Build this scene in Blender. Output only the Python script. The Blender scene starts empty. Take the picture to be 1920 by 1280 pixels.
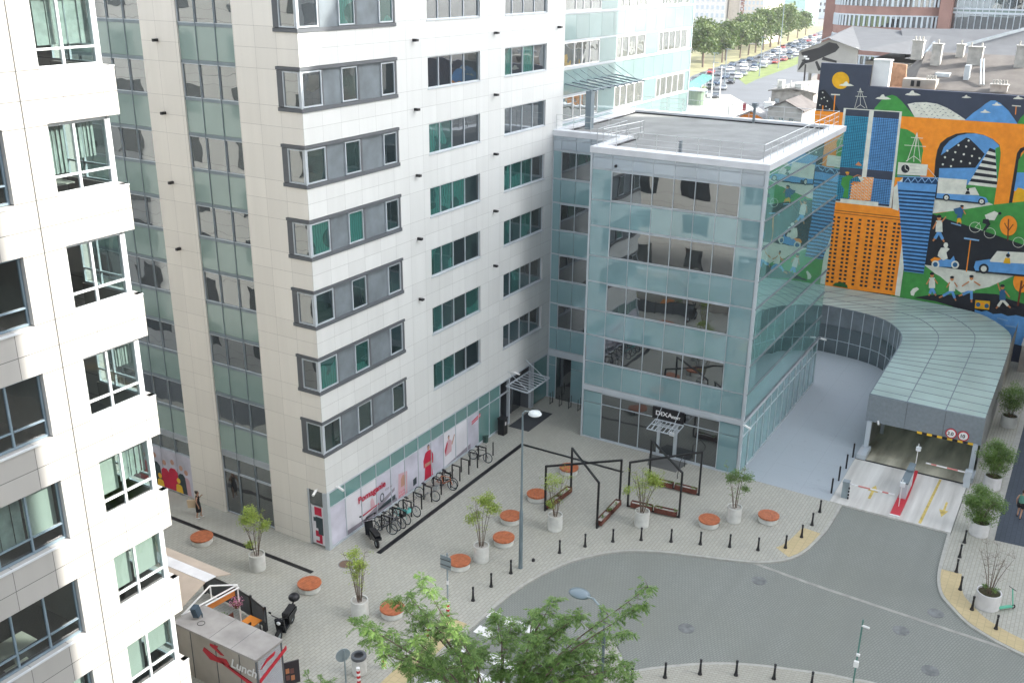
import bpy, math, random
from mathutils import Vector, Matrix
random.seed(7)
C = bpy.context.scene.collection
SC = bpy.context.scene
# ---------------------------------------------------------------- camera, sky, sun
cam = bpy.data.cameras.new('camera'); co = bpy.data.objects.new('camera', cam); C.objects.link(co)
FW = Vector((0.80657836, 0.47571074, -0.35089977)); RT = Vector((0.51109659, -0.85946929, 0.0096343)); UP = Vector((0.29700443, 0.1871145, 0.93636346))
co.matrix_world = Matrix(((RT.x, UP.x, -FW.x, 0), (RT.y, UP.y, -FW.y, 0), (RT.z, UP.z, -FW.z, 29.4), (0, 0, 0, 1)))
cam.sensor_width = 36; cam.lens = 1867.1 / 1920 * 36; cam.clip_start = 0.1; cam.clip_end = 4000
SC.camera = co
EL = math.radians(32); SA = (0.454, -0.891)
wd = bpy.data.worlds.new('World'); SC.world = wd; wd.use_nodes = True
nt = wd.node_tree; bg = nt.nodes['Background']; sk = nt.nodes.new('ShaderNodeTexSky')
sk.sky_type = 'NISHITA'; sk.sun_disc = False; sk.sun_elevation = EL; sk.sun_rotation = math.atan2(SA[0], SA[1]); sk.air_density = 1.0; sk.dust_density = 2.0; sk.ozone_density = 1.0
hs = nt.nodes.new('ShaderNodeHueSaturation'); hs.inputs['Saturation'].default_value = .36; nt.links.new(sk.outputs[0], hs.inputs['Color']); nt.links.new(hs.outputs[0], bg.inputs[0]); bg.inputs[1].default_value = 0.145
sl = bpy.data.lights.new('sun', 'SUN'); so = bpy.data.objects.new('sun', sl); C.objects.link(so)
sl.energy = 2.0; sl.angle = math.radians(0.5); sl.color = (1, .95, .87)
D = Vector((-SA[0] * math.cos(EL), -SA[1] * math.cos(EL), -math.sin(EL)))
so.rotation_euler = D.to_track_quat('-Z', 'Y').to_euler(); so.location = (60, -60, 90)
SC.view_settings.view_transform = 'Standard'; SC.view_settings.look = 'None'; SC.view_settings.exposure = 2.36; SC.view_settings.gamma = 1
SC.cycles.max_bounces = 7; SC.cycles.diffuse_bounces = 4; SC.cycles.glossy_bounces = 4; SC.cycles.transparent_max_bounces = 12; SC.cycles.caustics_reflective = False; SC.cycles.caustics_refractive = False
SC.cycles.sample_clamp_indirect = 6

# ---------------------------------------------------------------- helpers
class MB:
    def __init__(s): s.v = []; s.f = []; s.m = []
    def add(s, vs, fs, mi=0):
        n = len(s.v); s.v += [tuple(v) for v in vs]; s.f += [tuple(i + n for i in f) for f in fs]; s.m += [mi] * len(fs)
    def box(s, x0, y0, z0, x1, y1, z1, mi=0):
        s.add([(x0,y0,z0),(x1,y0,z0),(x1,y1,z0),(x0,y1,z0),(x0,y0,z1),(x1,y0,z1),(x1,y1,z1),(x0,y1,z1)],
              [(0,3,2,1),(4,5,6,7),(0,1,5,4),(1,2,6,5),(2,3,7,6),(3,0,4,7)], mi)
    def quad(s, a, b, c, d, mi=0): s.add([a, b, c, d], [(0,1,2,3)], mi)
    def poly(s, pts, mi=0): s.add(pts, [tuple(range(len(pts)))], mi)
    def prism(s, pts, z0, z1, mi=0, top=None):
        n = len(pts)
        s.add([(x,y,z0) for x,y in pts] + [(x,y,z1) for x,y in pts], [tuple(range(n-1,-1,-1))] + [(i,(i+1)%n,(i+1)%n+n,i+n) for i in range(n)], mi)
        s.add([(x,y,z1) for x,y in pts], [tuple(range(n))], mi if top is None else top)
    def ext(s, pts, vec, mi=0):          # extrude a planar 3d polygon by a vector
        n = len(pts); q = [(p[0]+vec[0], p[1]+vec[1], p[2]+vec[2]) for p in pts]
        s.add(list(pts) + q, [tuple(range(n-1,-1,-1)), tuple(range(n,2*n))] + [(i,(i+1)%n,(i+1)%n+n,i+n) for i in range(n)], mi)
    def tube(s, p, q, r0, r1=None, n=8, mi=0, caps=True):
        r1 = r0 if r1 is None else r1
        p = Vector(p); q = Vector(q); d = (q - p)
        if d.length < 1e-6: return
        d.normalize(); a = d.orthogonal().normalized(); b = d.cross(a)
        vs = []
        for c, r in ((p, r0), (q, r1)):
            for i in range(n):
                t = 2*math.pi*i/n; vs.append(c + a*math.cos(t)*r + b*math.sin(t)*r)
        fs = [(i,(i+1)%n,(i+1)%n+n,i+n) for i in range(n)]
        if caps: fs += [tuple(range(n-1,-1,-1)), tuple(range(n,2*n))]
        s.add(vs, fs, mi)
    def path(s, pts, rs, n=6, mi=0):
        for i in range(len(pts)-1):
            a = rs[i] if isinstance(rs, (list,tuple)) else rs; b = rs[i+1] if isinstance(rs, (list,tuple)) else rs
            s.tube(pts[i], pts[i+1], a, b, n, mi)
    def bar(s, p, q, w, mi=0, h=None):     # square section bar
        p = Vector(p); q = Vector(q); d = (q-p).normalized(); up = Vector((0,0,1)) if abs(d.z) < .9 else Vector((1,0,0))
        a = d.cross(up).normalized()*w/2; b = a.cross(d).normalized()*(h or w)/2
        vs = [c+e for c in (p,q) for e in (a+b, a-b, -a-b, -a+b)]
        s.add(vs, [(0,1,5,4),(1,2,6,5),(2,3,7,6),(3,0,4,7),(3,2,1,0),(4,5,6,7)], mi)
    def lathe(s, cx, cy, prof, n=32, mi=0, mis=None):
        vs = []; m = len(prof)
        for r, z in prof:
            for i in range(n):
                t = 2*math.pi*i/n; vs.append((cx+r*math.cos(t), cy+r*math.sin(t), z))
        for k in range(m-1):
            fs = [(k*n+i, k*n+(i+1)%n, (k+1)*n+(i+1)%n, (k+1)*n+i) for i in range(n)]
            n0 = len(s.v)
            s.add([vs[j] for j in range(k*n,(k+2)*n)], [(i,(i+1)%n,(i+1)%n+n,i+n) for i in range(n)], mi if mis is None else mis[k])
        s.add(vs[:n], [tuple(range(n-1,-1,-1))], mi if mis is None else mis[0]); s.add(vs[-n:], [tuple(range(n))], mi if mis is None else mis[-1])
    def ring(s, c, R, r, ax, n=20, m=5, mi=0):   # torus, axis ax
        c = Vector(c); ax = Vector(ax).normalized(); a = ax.orthogonal().normalized(); b = ax.cross(a); vs = []
        for i in range(n):
            t = 2*math.pi*i/n; d = a*math.cos(t)+b*math.sin(t)
            for j in range(m):
                u = 2*math.pi*j/m; vs.append(c + d*(R + r*math.cos(u)) + ax*r*math.sin(u))
        s.add(vs, [(i*m+j, ((i+1)%n)*m+j, ((i+1)%n)*m+(j+1)%m, i*m+(j+1)%m) for i in range(n) for j in range(m)], mi)
    def sphere(s, c, rx, ry, rz, n=12, m=8, mi=0):
        vs = [(c[0], c[1], c[2]-rz)]
        for j in range(1, m):
            a = -math.pi/2 + math.pi*j/m
            for i in range(n):
                t = 2*math.pi*i/n; vs.append((c[0]+rx*math.cos(a)*math.cos(t), c[1]+ry*math.cos(a)*math.sin(t), c[2]+rz*math.sin(a)))
        vs.append((c[0], c[1], c[2]+rz)); fs = [(0, 1+(i+1)%n, 1+i) for i in range(n)]
        for j in range(m-2): fs += [(1+j*n+i, 1+j*n+(i+1)%n, 1+(j+1)*n+(i+1)%n, 1+(j+1)*n+i) for i in range(n)]
        e = len(vs)-1; fs += [(e, e-n+i, e-n+(i+1)%n) for i in range(n)]
        s.add(vs, fs, mi)
    def build(s, name, mats, parent=None, smooth=False):
        me = bpy.data.meshes.new(name)
        if not isinstance(mats, (list,tuple)): mats = [mats]
        loc = Vector((0,0,0)); p = parent
        while p is not None: loc += p.location; p = p.parent
        me.from_pydata([(a-loc.x, b-loc.y, c-loc.z) for a,b,c in s.v], [], s.f)
        for m in mats: me.materials.append(m)
        me.polygons.foreach_set('material_index', s.m)
        if smooth: me.polygons.foreach_set('use_smooth', [True]*len(s.f))
        me.update(); o = bpy.data.objects.new(name, me); C.objects.link(o); o.parent = parent
        return o
def thing(name, loc, label, cat, group=None, rz=0):
    o = bpy.data.objects.new(name, None); C.objects.link(o); o.location = loc; o.rotation_euler = (0,0,rz); o.empty_display_size = .2
    return tag(o, label, cat, group)
def tag(o, label=None, cat=None, group=None, kind=None):
    if label: o['label'] = label
    if cat: o['category'] = cat
    if group: o['group'] = group
    if kind: o['kind'] = kind
    return o
def struct(name, mb, mats): return tag(mb.build(name, mats), kind='structure')
def dup(root, loc, rz=0, label=None, scale=None):
    kids = {}
    def rec(o, par):
        c = o.copy(); C.objects.link(c); c.parent = par
        for ch in o.children: rec(ch, c)
        return c
    c = rec(root, None); c.location = loc; c.rotation_euler = (0,0,rz)
    if label: c['label'] = label
    if scale: c.scale = scale
    return c
def text(s, size, mtx, mat, parent, name='lettering', depth=.006, align='LEFT', bold=0.0, shear=0, sx=1):
    cu = bpy.data.curves.new('t', 'FONT'); cu.body = s; cu.size = size; cu.extrude = depth; cu.align_x = align; cu.offset = bold; cu.shear = shear
    t = bpy.data.objects.new('t', cu); me = bpy.data.meshes.new_from_object(t); bpy.data.objects.remove(t)
    me.materials.clear(); me.materials.append(mat); me.transform(mtx @ Matrix.Diagonal((sx,1,1,1))); 
    if parent: me.transform(Matrix.Translation(-parent.location))
    o = bpy.data.objects.new(name, me); C.objects.link(o); o.parent = parent; return o
def M_S(x, y, z): return Matrix.Translation((x,y,z)) @ Matrix.Rotation(math.pi/2, 4, 'X')                      # faces -y
def M_W(x, y, z): return Matrix.Translation((x,y,z)) @ Matrix.Rotation(-math.pi/2, 4, 'Z') @ Matrix.Rotation(math.pi/2, 4, 'X')   # faces -x

# ---------------------------------------------------------------- materials
MT = {}
def base(name):
    m = bpy.data.materials.new(name); m.use_nodes = True; return m, m.node_tree, m.node_tree.nodes['Principled BSDF']
def noise(nt, scale, detail=3, vec=None):
    n = nt.nodes.new('ShaderNodeTexNoise'); n.inputs['Scale'].default_value = scale; n.inputs['Detail'].default_value = detail
    if vec is None:
        g = nt.nodes.new('ShaderNodeNewGeometry'); vec = g.outputs['Position']
    nt.links.new(vec, n.inputs['Vector']); return n.outputs['Fac']
def mth(nt, op, a, b=None, c=None):
    n = nt.nodes.new('ShaderNodeMath'); n.operation = op
    for i, v in enumerate((a, b, c)):
        if v is None: continue
        if isinstance(v, (int, float)): n.inputs[i].default_value = v
        else: nt.links.new(v, n.inputs[i])
    return n.outputs[0]
def mixc(nt, fac, a, b):
    n = nt.nodes.new('ShaderNodeMix'); n.data_type = 'RGBA'
    for i, v in ((0, fac), (6, a), (7, b)):
        if isinstance(v, (int, float)): n.inputs[i].default_value = v
        elif isinstance(v, tuple): n.inputs[i].default_value = (*v, 1)
        else: nt.links.new(v, n.inputs[i])
    return n.outputs[2]
def mat(name, col, rough=.7, metal=0, var=.14, scale=1.2, bump=0, bscale=20, ior=1.45, col2=None, spec=.5, stretch=None):
    m, nt, b = base(name); vec = None
    if stretch: g = nt.nodes.new('ShaderNodeNewGeometry'); mp = nt.nodes.new('ShaderNodeMapping'); mp.inputs['Scale'].default_value = stretch; nt.links.new(g.outputs['Position'], mp.inputs[0]); vec = mp.outputs[0]
    f = noise(nt, scale, 4, vec)
    f = mth(nt, 'MULTIPLY_ADD', mth(nt, 'SUBTRACT', f, .5), 2.2, .5); n = nt.nodes.new('ShaderNodeClamp'); nt.links.new(f, n.inputs[0])
    lo = col2 if col2 else tuple(c*(1-var) for c in col); hi = col if col2 else tuple(min(1, c*(1+var*.6)) for c in col)
    nt.links.new(mixc(nt, n.outputs[0], lo, hi), b.inputs['Base Color'])
    b.inputs['Roughness'].default_value = rough; b.inputs['Metallic'].default_value = metal; b.inputs['IOR'].default_value = ior; b.inputs['Specular IOR Level'].default_value = spec
    if bump:
        bp = nt.nodes.new('ShaderNodeBump'); bp.inputs['Strength'].default_value = bump; bp.inputs['Distance'].default_value = .05
        nt.links.new(noise(nt, bscale, 3), bp.inputs['Height']); nt.links.new(bp.outputs[0], b.inputs['Normal'])
    MT[name] = m; return m
def panels(name, col, axis, u0, du, z0, zs, per=3.51, w=.011, jcol=.45, rough=.45, var=.07, spec=.4):
    """stone cladding with open joints on world axes"""
    m, nt, b = base(name); g = nt.nodes.new('ShaderNodeNewGeometry'); sp = nt.nodes.new('ShaderNodeSeparateXYZ'); nt.links.new(g.outputs['Position'], sp.inputs[0])
    u = mth(nt, 'DIVIDE', mth(nt, 'SUBTRACT', sp.outputs[axis], u0), du)
    uf = mth(nt, 'FRACT', u); lu = mth(nt, 'LESS_THAN', uf, w/du)
    zz = mth(nt, 'DIVIDE', mth(nt, 'SUBTRACT', sp.outputs[2], z0), per); zf = mth(nt, 'MULTIPLY', mth(nt, 'FRACT', zz), per)
    acc = lu; row = mth(nt, 'FLOOR', zz)
    for q in zs:
        acc = mth(nt, 'MAXIMUM', acc, mth(nt, 'LESS_THAN', mth(nt, 'ABSOLUTE', mth(nt, 'SUBTRACT', zf, q+.02)), w*.62))
        row = mth(nt, 'ADD', row, mth(nt, 'MULTIPLY', mth(nt, 'GREATER_THAN', zf, q), 7.3))
    wn = nt.nodes.new('ShaderNodeTexWhiteNoise'); wn.noise_dimensions = '2D'; cb = nt.nodes.new('ShaderNodeCombineXYZ')
    nt.links.new(mth(nt, 'FLOOR', u), cb.inputs[0]); nt.links.new(row, cb.inputs[1]); nt.links.new(cb.outputs[0], wn.inputs['Vector'])
    c = mixc(nt, wn.outputs['Value'], tuple(x*(1-var) for x in col), tuple(x*(1+var*.4) for x in col))
    mp = nt.nodes.new('ShaderNodeMapping'); mp.inputs['Scale'].default_value = (2.2, 2.2, .12); nt.links.new(g.outputs['Position'], mp.inputs[0])
    st = noise(nt, 1.0, 4, mp.outputs[0]); c = mixc(nt, mth(nt, 'MULTIPLY', st, .5), c, tuple(x*.70 for x in col))
    c = mixc(nt, mth(nt, 'MULTIPLY', noise(nt, 9, 3), .12), c, tuple(x*.7 for x in col))
    c = mixc(nt, acc, c, tuple(x*jcol for x in col))
    nt.links.new(c, b.inputs['Base Color']); b.inputs['Roughness'].default_value = rough; b.inputs['Specular IOR Level'].default_value = spec
    MT[name] = m; return m
def mirror(name, col, refl=.3, rough=.02, wob=.02, wscale=.8, tint=(.9,.97,1), stripes=None, rscale=None):
    """opaque facade glass: dark or enamelled back, reflecting front, slightly wavy"""
    m, nt, b = base(name); out = nt.nodes['Material Output']
    gi = nt.nodes.new('ShaderNodeNewGeometry'); c = mixc(nt, mth(nt, 'MULTIPLY_ADD', noise(nt, rscale or .7, 2), .5, mth(nt, 'MULTIPLY', gi.outputs['Random Per Island'], .5)), tuple(x*.78 for x in col), tuple(x*1.18 for x in col))
    if stripes:
        g = nt.nodes.new('ShaderNodeNewGeometry'); sp = nt.nodes.new('ShaderNodeSeparateXYZ'); nt.links.new(g.outputs['Position'], sp.inputs[0])
        wv = mth(nt, 'SINE', mth(nt, 'ADD', mth(nt, 'MULTIPLY', mth(nt, 'ADD', sp.outputs[0], sp.outputs[1]), 38.0), mth(nt, 'MULTIPLY', noise(nt, 2.2, 2), 9.0)))
        big = mth(nt, 'GREATER_THAN', noise(nt, .55, 1), .5)
        c = mixc(nt, mth(nt, 'MULTIPLY', mth(nt, 'MULTIPLY_ADD', wv, .25, .5), big), c, stripes)
    nt.links.new(c, b.inputs['Base Color']); b.inputs['Roughness'].default_value = .25; b.inputs['Specular IOR Level'].default_value = .3
    gl = nt.nodes.new('ShaderNodeBsdfGlossy'); gl.inputs['Color'].default_value = (*tint, 1); gl.inputs['Roughness'].default_value = rough
    bp = nt.nodes.new('ShaderNodeBump'); bp.inputs['Strength'].default_value = wob; bp.inputs['Distance'].default_value = 1.0; nt.links.new(noise(nt, wscale, 1), bp.inputs['Height']); nt.links.new(bp.outputs[0], gl.inputs['Normal'])
    fr = nt.nodes.new('ShaderNodeLayerWeight'); fr.inputs[0].default_value = .5
    fac = mth(nt, 'MINIMUM', mth(nt, 'MULTIPLY_ADD', mth(nt, 'POWER', fr.outputs['Facing'], 4.0), .9, refl+.04), .95)
    mx = nt.nodes.new('ShaderNodeMixShader'); nt.links.new(fac, mx.inputs[0]); nt.links.new(b.outputs[0], mx.inputs[1]); nt.links.new(gl.outputs[0], mx.inputs[2]); nt.links.new(mx.outputs[0], out.inputs[0])
    MT[name] = m; return m
def clear(name, tint=(.68,.78,.77), refl=.10, wob=.01):
    m, nt, b = base(name); out = nt.nodes['Material Output']; nt.nodes.remove(b)
    tr = nt.nodes.new('ShaderNodeBsdfTransparent'); tr.inputs[0].default_value = (*tint, 1); gl = nt.nodes.new('ShaderNodeBsdfGlossy'); gl.inputs['Roughness'].default_value = .02
    bp = nt.nodes.new('ShaderNodeBump'); bp.inputs['Strength'].default_value = wob; bp.inputs['Distance'].default_value = 1.0; nt.links.new(noise(nt, .8, 1), bp.inputs['Height']); nt.links.new(bp.outputs[0], gl.inputs['Normal'])
    fr = nt.nodes.new('ShaderNodeLayerWeight'); fr.inputs[0].default_value = .5; mx = nt.nodes.new('ShaderNodeMixShader')
    nt.links.new(mth(nt, 'MULTIPLY_ADD', mth(nt, 'POWER', fr.outputs['Facing'], 4.0), .9, refl+.04), mx.inputs[0]); nt.links.new(tr.outputs[0], mx.inputs[1]); nt.links.new(gl.outputs[0], mx.inputs[2]); nt.links.new(mx.outputs[0], out.inputs[0])
    MT[name] = m; return m
def paving(name, c1, c2, bw, bh, mortar, ms, rot=0, stain=(.6,.6,.55), samt=.35, rough=.85, wave=0):
    m, nt, b = base(name); g = nt.nodes.new('ShaderNodeNewGeometry'); mp = nt.nodes.new('ShaderNodeMapping'); mp.inputs['Rotation'].default_value = (0,0,rot); nt.links.new(g.outputs['Position'], mp.inputs[0])
    v = mp.outputs[0]
    if wave:
        n = nt.nodes.new('ShaderNodeTexNoise'); n.inputs['Scale'].default_value = .12; nt.links.new(v, n.inputs['Vector']); va = nt.nodes.new('ShaderNodeVectorMath'); va.operation = 'MULTIPLY_ADD'
        nt.links.new(n.outputs['Color'], va.inputs[0]); va.inputs[1].default_value = (wave,)*3; nt.links.new(v, va.inputs[2]); v = va.outputs[0]
    br = nt.nodes.new('ShaderNodeTexBrick'); nt.links.new(v, br.inputs['Vector']); br.inputs['Color1'].default_value = (*c1,1); br.inputs['Color2'].default_value = (*c2,1); br.inputs['Mortar'].default_value = (*mortar,1)
    br.inputs['Scale'].default_value = 1; br.inputs['Brick Width'].default_value = bw; br.inputs['Row Height'].default_value = bh; br.inputs['Mortar Size'].default_value = ms; br.inputs['Mortar Smooth'].default_value = .4; br.inputs['Bias'].default_value = 0
    c = br.outputs[0]
    f = mth(nt, 'MULTIPLY', mth(nt, 'POWER', noise(nt, .22, 5), 1.6), samt*2.2); c = mixc(nt, f, c, tuple(a*s for a, s in zip(c1, stain)))
    f = mth(nt, 'MULTIPLY', mth(nt, 'GREATER_THAN', noise(nt, 2.6, 5), .66), .25); c = mixc(nt, f, c, tuple(a*.6 for a in c1))
    f = mth(nt, 'MULTIPLY', noise(nt, 14, 3), .3); c = mixc(nt, f, c, tuple(a*.78 for a in c1))
    if wave:      # tyre-darkened tracks running along the lane
        m2 = nt.nodes.new('ShaderNodeMapping'); m2.inputs['Scale'].default_value = (.07,.75,1); nt.links.new(g.outputs['Position'], m2.inputs[0])
        c = mixc(nt, mth(nt, 'MULTIPLY', mth(nt, 'POWER', noise(nt, 1.0, 5, m2.outputs[0]), 2.2), 1.3), c, tuple(a*.62 for a in c1))
    nt.links.new(c, b.inputs['Base Color']); b.inputs['Roughness'].default_value = rough; b.inputs['Specular IOR Level'].default_value = .25
    bp = nt.nodes.new('ShaderNodeBump'); bp.inputs['Strength'].default_value = .3; bp.inputs['Distance'].default_value = .02; nt.links.new(noise(nt, 18, 2), bp.inputs['Height']); nt.links.new(bp.outputs[0], b.inputs['Normal'])
    MT[name] = m; return m
def leafmat(name, a, b2):
    m, nt, b = base(name); g = nt.nodes.new('ShaderNodeNewGeometry'); c = mixc(nt, g.outputs['Random Per Island'], a, b2)
    nt.links.new(c, b.inputs['Base Color']); b.inputs['Roughness'].default_value = .55
    tl = nt.nodes.new('ShaderNodeBsdfTranslucent'); nt.links.new(c, tl.inputs[0]); mx = nt.nodes.new('ShaderNodeMixShader'); mx.inputs[0].default_value = .3
    nt.links.new(b.outputs[0], mx.inputs[1]); nt.links.new(tl.outputs[0], mx.inputs[2]); nt.links.new(mx.outputs[0], nt.nodes['Material Output'].inputs[0]); MT[name] = m; return m
# stone and walls
JZ = (0, .02, 1.62, 2.58)
stoneR = panels('white_stone', (.665,.685,.675), 0, 34.85, 1.335, 5.75, (0, 1.63, 2.56))
stoneL = panels('cream_stone', (.79,.765,.70), 1, 31.78, 1.31, 5.75, (0, 1.63, 2.56))
stoneA = panels('white_cladding', (.54,.525,.495), 0, 16.84, 1.33, 5.6, (0, 2.0, 2.72), w=.02, jcol=.3)
greyp = mat('grey_plaster', (.16,.19,.21), .6, var=.25, scale=1.3, bump=.1)
dgrey = mat('dark_grey_trim', (.10,.11,.12), .5, var=.1)
alu = mat('pale_metal', (.50,.55,.59), .35, .2, var=.07)
alud = mat('slate_metal', (.20,.25,.28), .4, .3, var=.08)
whitef = mat('white_frame', (.72,.75,.77), .35, var=.04)
teal = mirror('teal_spandrel', (.21,.30,.275), .08, .06, .01, .6)
tealD = mirror('teal_enamel_glass', (.18,.31,.335), .11, .02, .006, .5)
tealF = mirror('storefront_teal', (.12,.25,.24), .08, .06, .01, .6)
tealS = mirror('green_side_glass', (.14,.33,.31), .10, .012, .012, .35)
tealW = mirror('green_side_window', (.05,.13,.125), .22, .008, .015, .35, tint=(.8,1,.95))
win = mirror('window_glass', (.012,.016,.02), .22, .008, .006, .8)
winD = mirror('lobby_glass', (.02,.022,.025), .16, .008, .015, .7)
winG = mirror('green_window_glass', (.012,.06,.052), .05, .015, .006, .8, stripes=(.035,.17,.14))
winK = mirror('dark_window_glass', (.008,.016,.018), .06, .012, .006, .8, stripes=(.03,.06,.055))
winW = mirror('wavy_window_glass', (.03,.035,.033), .30, .01, .012, .7)
clr = clear('clear_glass')
black = mat('black_metal', (.012,.012,.014), .4, var=.1)
conc = mat('pale_concrete', (.58,.59,.56), .85, var=.16, scale=3, bump=.2)
wood = mat('red_wood', (.44,.14,.06), .45, var=.3, scale=5)
rust = mat('rust_steel', (.14,.045,.03), .8, var=.4, scale=6)
gravel = mat('white_gravel', (.55,.53,.48), .95, var=.35, scale=22, bump=.8, bscale=40)
white = mat('white_paint', (.78,.78,.77), .5, var=.06)
red = mat('red_paint', (.5,.02,.035), .45, var=.1)
yellow = mat('yellow_paint', (.8,.5,.04), .6, var=.12)
galv = mat('galvanised_steel', (.30,.36,.39), .4, .5, var=.12)
bark = mat('bark', (.16,.12,.09), .9, var=.3, scale=9)
roofm = mat('roof_felt', (.25,.255,.25), .9, var=.22, scale=.6, bump=.2)
plaza_m = paving('plaza_pavers', (.455,.45,.395), (.395,.395,.35), .36, .18, (.27,.27,.24), .016, samt=.26)
strip_m = paving('small_pavers', (.42,.415,.36), (.37,.36,.31), .25, .12, (.27,.265,.23), .016, rot=.78, samt=.2)
road_m = paving('road_setts', (.315,.332,.305), (.275,.293,.27), .22, .11, (.135,.153,.146), .02, rot=.35, samt=.5, wave=1.2)
drive_m = paving('driveway_slabs', (.385,.43,.465), (.38,.425,.46), 3.2, 2.4, (.29,.325,.36), .01, samt=.12)
pad_m = mat('white_concrete_pad', (.70,.69,.65), .8, scale=.9, col2=(.40,.39,.36), stretch=(.12,1.6,1))
tact_m = paving('tactile_paving', (.56,.46,.27), (.52,.43,.25), .35, .35, (.42,.36,.22), .02, samt=.25)
asph = mat('asphalt', (.105,.115,.125), .9, var=.15, scale=.1)
ground_m = mat('pale_ground', (.16,.15,.135), .95, var=.2, scale=.05)
grass_m = mat('lawn_green', (.13,.17,.045), .95, var=.35, scale=.4)
slate_p = paving('slate_pavers', (.07,.085,.11), (.06,.075,.095), .5, .25, (.04,.05,.06), .015, samt=.3)
kerb_m = mat('kerb_stone', (.40,.40,.365), .85, var=.15, scale=3)
ramp_m = mat('ramp_concrete', (.62,.59,.46), .8, scale=.8, col2=(.20,.19,.14), stretch=(.15,1.5,1))
leafY = leafmat('yellow_green_leaves', (.22,.33,.05), (.40,.48,.10))
leafG = leafmat('mid_green_leaves', (.09,.18,.035), (.19,.30,.07))
leafA = leafmat('street_tree_leaves', (.085,.18,.035), (.22,.35,.085))
skin = mat('skin', (.42,.24,.16), .6, var=.08); cloth_k = mat('black_cloth', (.012,.012,.014), .8); hair = mat('dark_hair', (.03,.018,.012), .6)
# ================================================================ GROUND
def offs(pts, d):
    out = []
    for i, p in enumerate(pts):
        a = Vector(pts[max(i-1,0)]); b = Vector(pts[min(i+1,len(pts)-1)]); t = (b-a).normalized(); out.append((p[0]-t.y*d, p[1]+t.x*d))
    return out
def ribbon(pts, w, z0, z1, name, m):
    mb = MB(); o = offs(pts, w)
    for i in range(len(pts)-1): mb.prism([pts[i], pts[i+1], o[i+1], o[i]] if w < 0 else [o[i], o[i+1], pts[i+1], pts[i]], z0, z1)
    return struct(name, mb, m)
def smooth(pts, n=3):
    out = []
    P = [Vector(p) for p in pts]
    for i in range(len(P)-1):
        a = P[max(i-1,0)]; b = P[i]; c = P[i+1]; d = P[min(i+2,len(P)-1)]
        for k in range(n):
            t = k/n; out.append(tuple(.5*((2*b)+(-a+c)*t+(2*a-5*b+4*c-d)*t*t+(-a+3*b-3*c+d)*t**3)))
    out.append(tuple(P[-1])); return out
mb = MB(); B = 2500; z = -.15
for x0, y0, x1, y1 in ((-B,-B,61,B), (78,-B,B,B), (61,-B,78,3.4), (61,10.1,78,B)): mb.quad((x0,y0,z),(x1,y0,z),(x1,y1,z),(x0,y1,z))
struct('ground', mb, ground_m)
mb = MB(); mb.box(-30,-40,-.14,54.46,23,-.10); struct('road', mb, road_m)
KL = smooth([(-20,21.8),(20,21.8),(31,21.81),(32.82,21.83),(34.94,21.76),(36.71,21.6),(38.42,21.24),(40.23,20.65),(41.7,19.81),(43.13,18.55),(44.14,16.85),(44.85,14.93),(45.56,12.85),(46.31,11.34),(47.83,10.15),(50.52,9.65),(52.6,9.55),(54.43,9.55)])
KR = smooth([(54.43,3.41),(52.05,3.34),(50.31,3.27),(49.05,3.12),(47.94,2.8),(47.07,2.19),(46.19,1.42),(45.6,.5),(45.16,-.5),(44.85,-2),(44.6,-8),(44.5,-30)])
KB = smooth([(-20,16),(31.5,16),(33.99,14.07),(36.16,11.64),(37.42,9.57),(38.25,7.38),(38.88,5.19),(39.2,0),(39.2,-38)])
mb = MB(); mb.prism(KL + [(54.43,10.12),(60.9,10.12),(78.2,10.12),(120,10.12),(120,60),(-20,60)], -.14, 0); struct('plaza_paving', mb, plaza_m)
mb = MB(); mb.prism([(54.43,3.38)] + KR[1:] + [(120,-30),(120,3.38)], -.14, 0); struct('pavement', mb, plaza_m)
mb = MB(); mb.prism(KB + [(-20,-38)], -.14, 0); struct('corner_pavement', mb, strip_m)
ribbon(KL, -.16, -.14, -.012, 'kerb', kerb_m); ribbon(KR, -.16, -.14, -.012, 'kerb_edge', kerb_m); ribbon(KB, .16, -.14, -.012, 'island_kerb', kerb_m)
# line of flush stones across the street mouth
ribbon(smooth([(46.1,11.9),(45.72,12.0),(45.40,8.85),(45.2,5.28),(45.02,1.96),(44.9,-1)][1:]), .22, -.1, -.094, 'flush_kerb_line', mat('flush_stone', (.33,.33,.30), .85, var=.25, scale=2))
# bands of other paving
mb = MB(); o = offs(KL, 1.05); i0 = next(i for i, p in enumerate(KL) if p[0] > 47.2); i1 = next(i for i, p in enumerate(KL) if p[0] > 51.0)
mb.prism(KL[i0:i1] + [p for p in o[i0:i1]][::-1], .002, .006); struct('tactile_strip', mb, tact_m)
mb = MB(); i0 = next(i for i, p in enumerate(KR) if p[0] < 50.6); o = offs(KR, 1.0)
mb.prism(KR[i0:-2] + o[i0:-2][::-1], .002, .006); struct('tactile_band', mb, tact_m)
mb = MB(); mb.box(20,22.0,.002,33.35,22.95,.006); struct('tactile_path', mb, tact_m)
mb = MB(); mb.poly([(54.62,15.78,.006),(54.44,10.14,.006),(60.95,10.14,.006),(78.2,10.16,.006),(79.6,12.6,.006),(80.3,16,.006),(80,22,.006),(72.0,22,.006),(72.0,15.78,.006)]); struct('driveway', mb, drive_m)
mb = MB(); mb.box(54.46,3.42,-.14,60.95,10.12,.002); struct('garage_apron', mb, pad_m)
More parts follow.
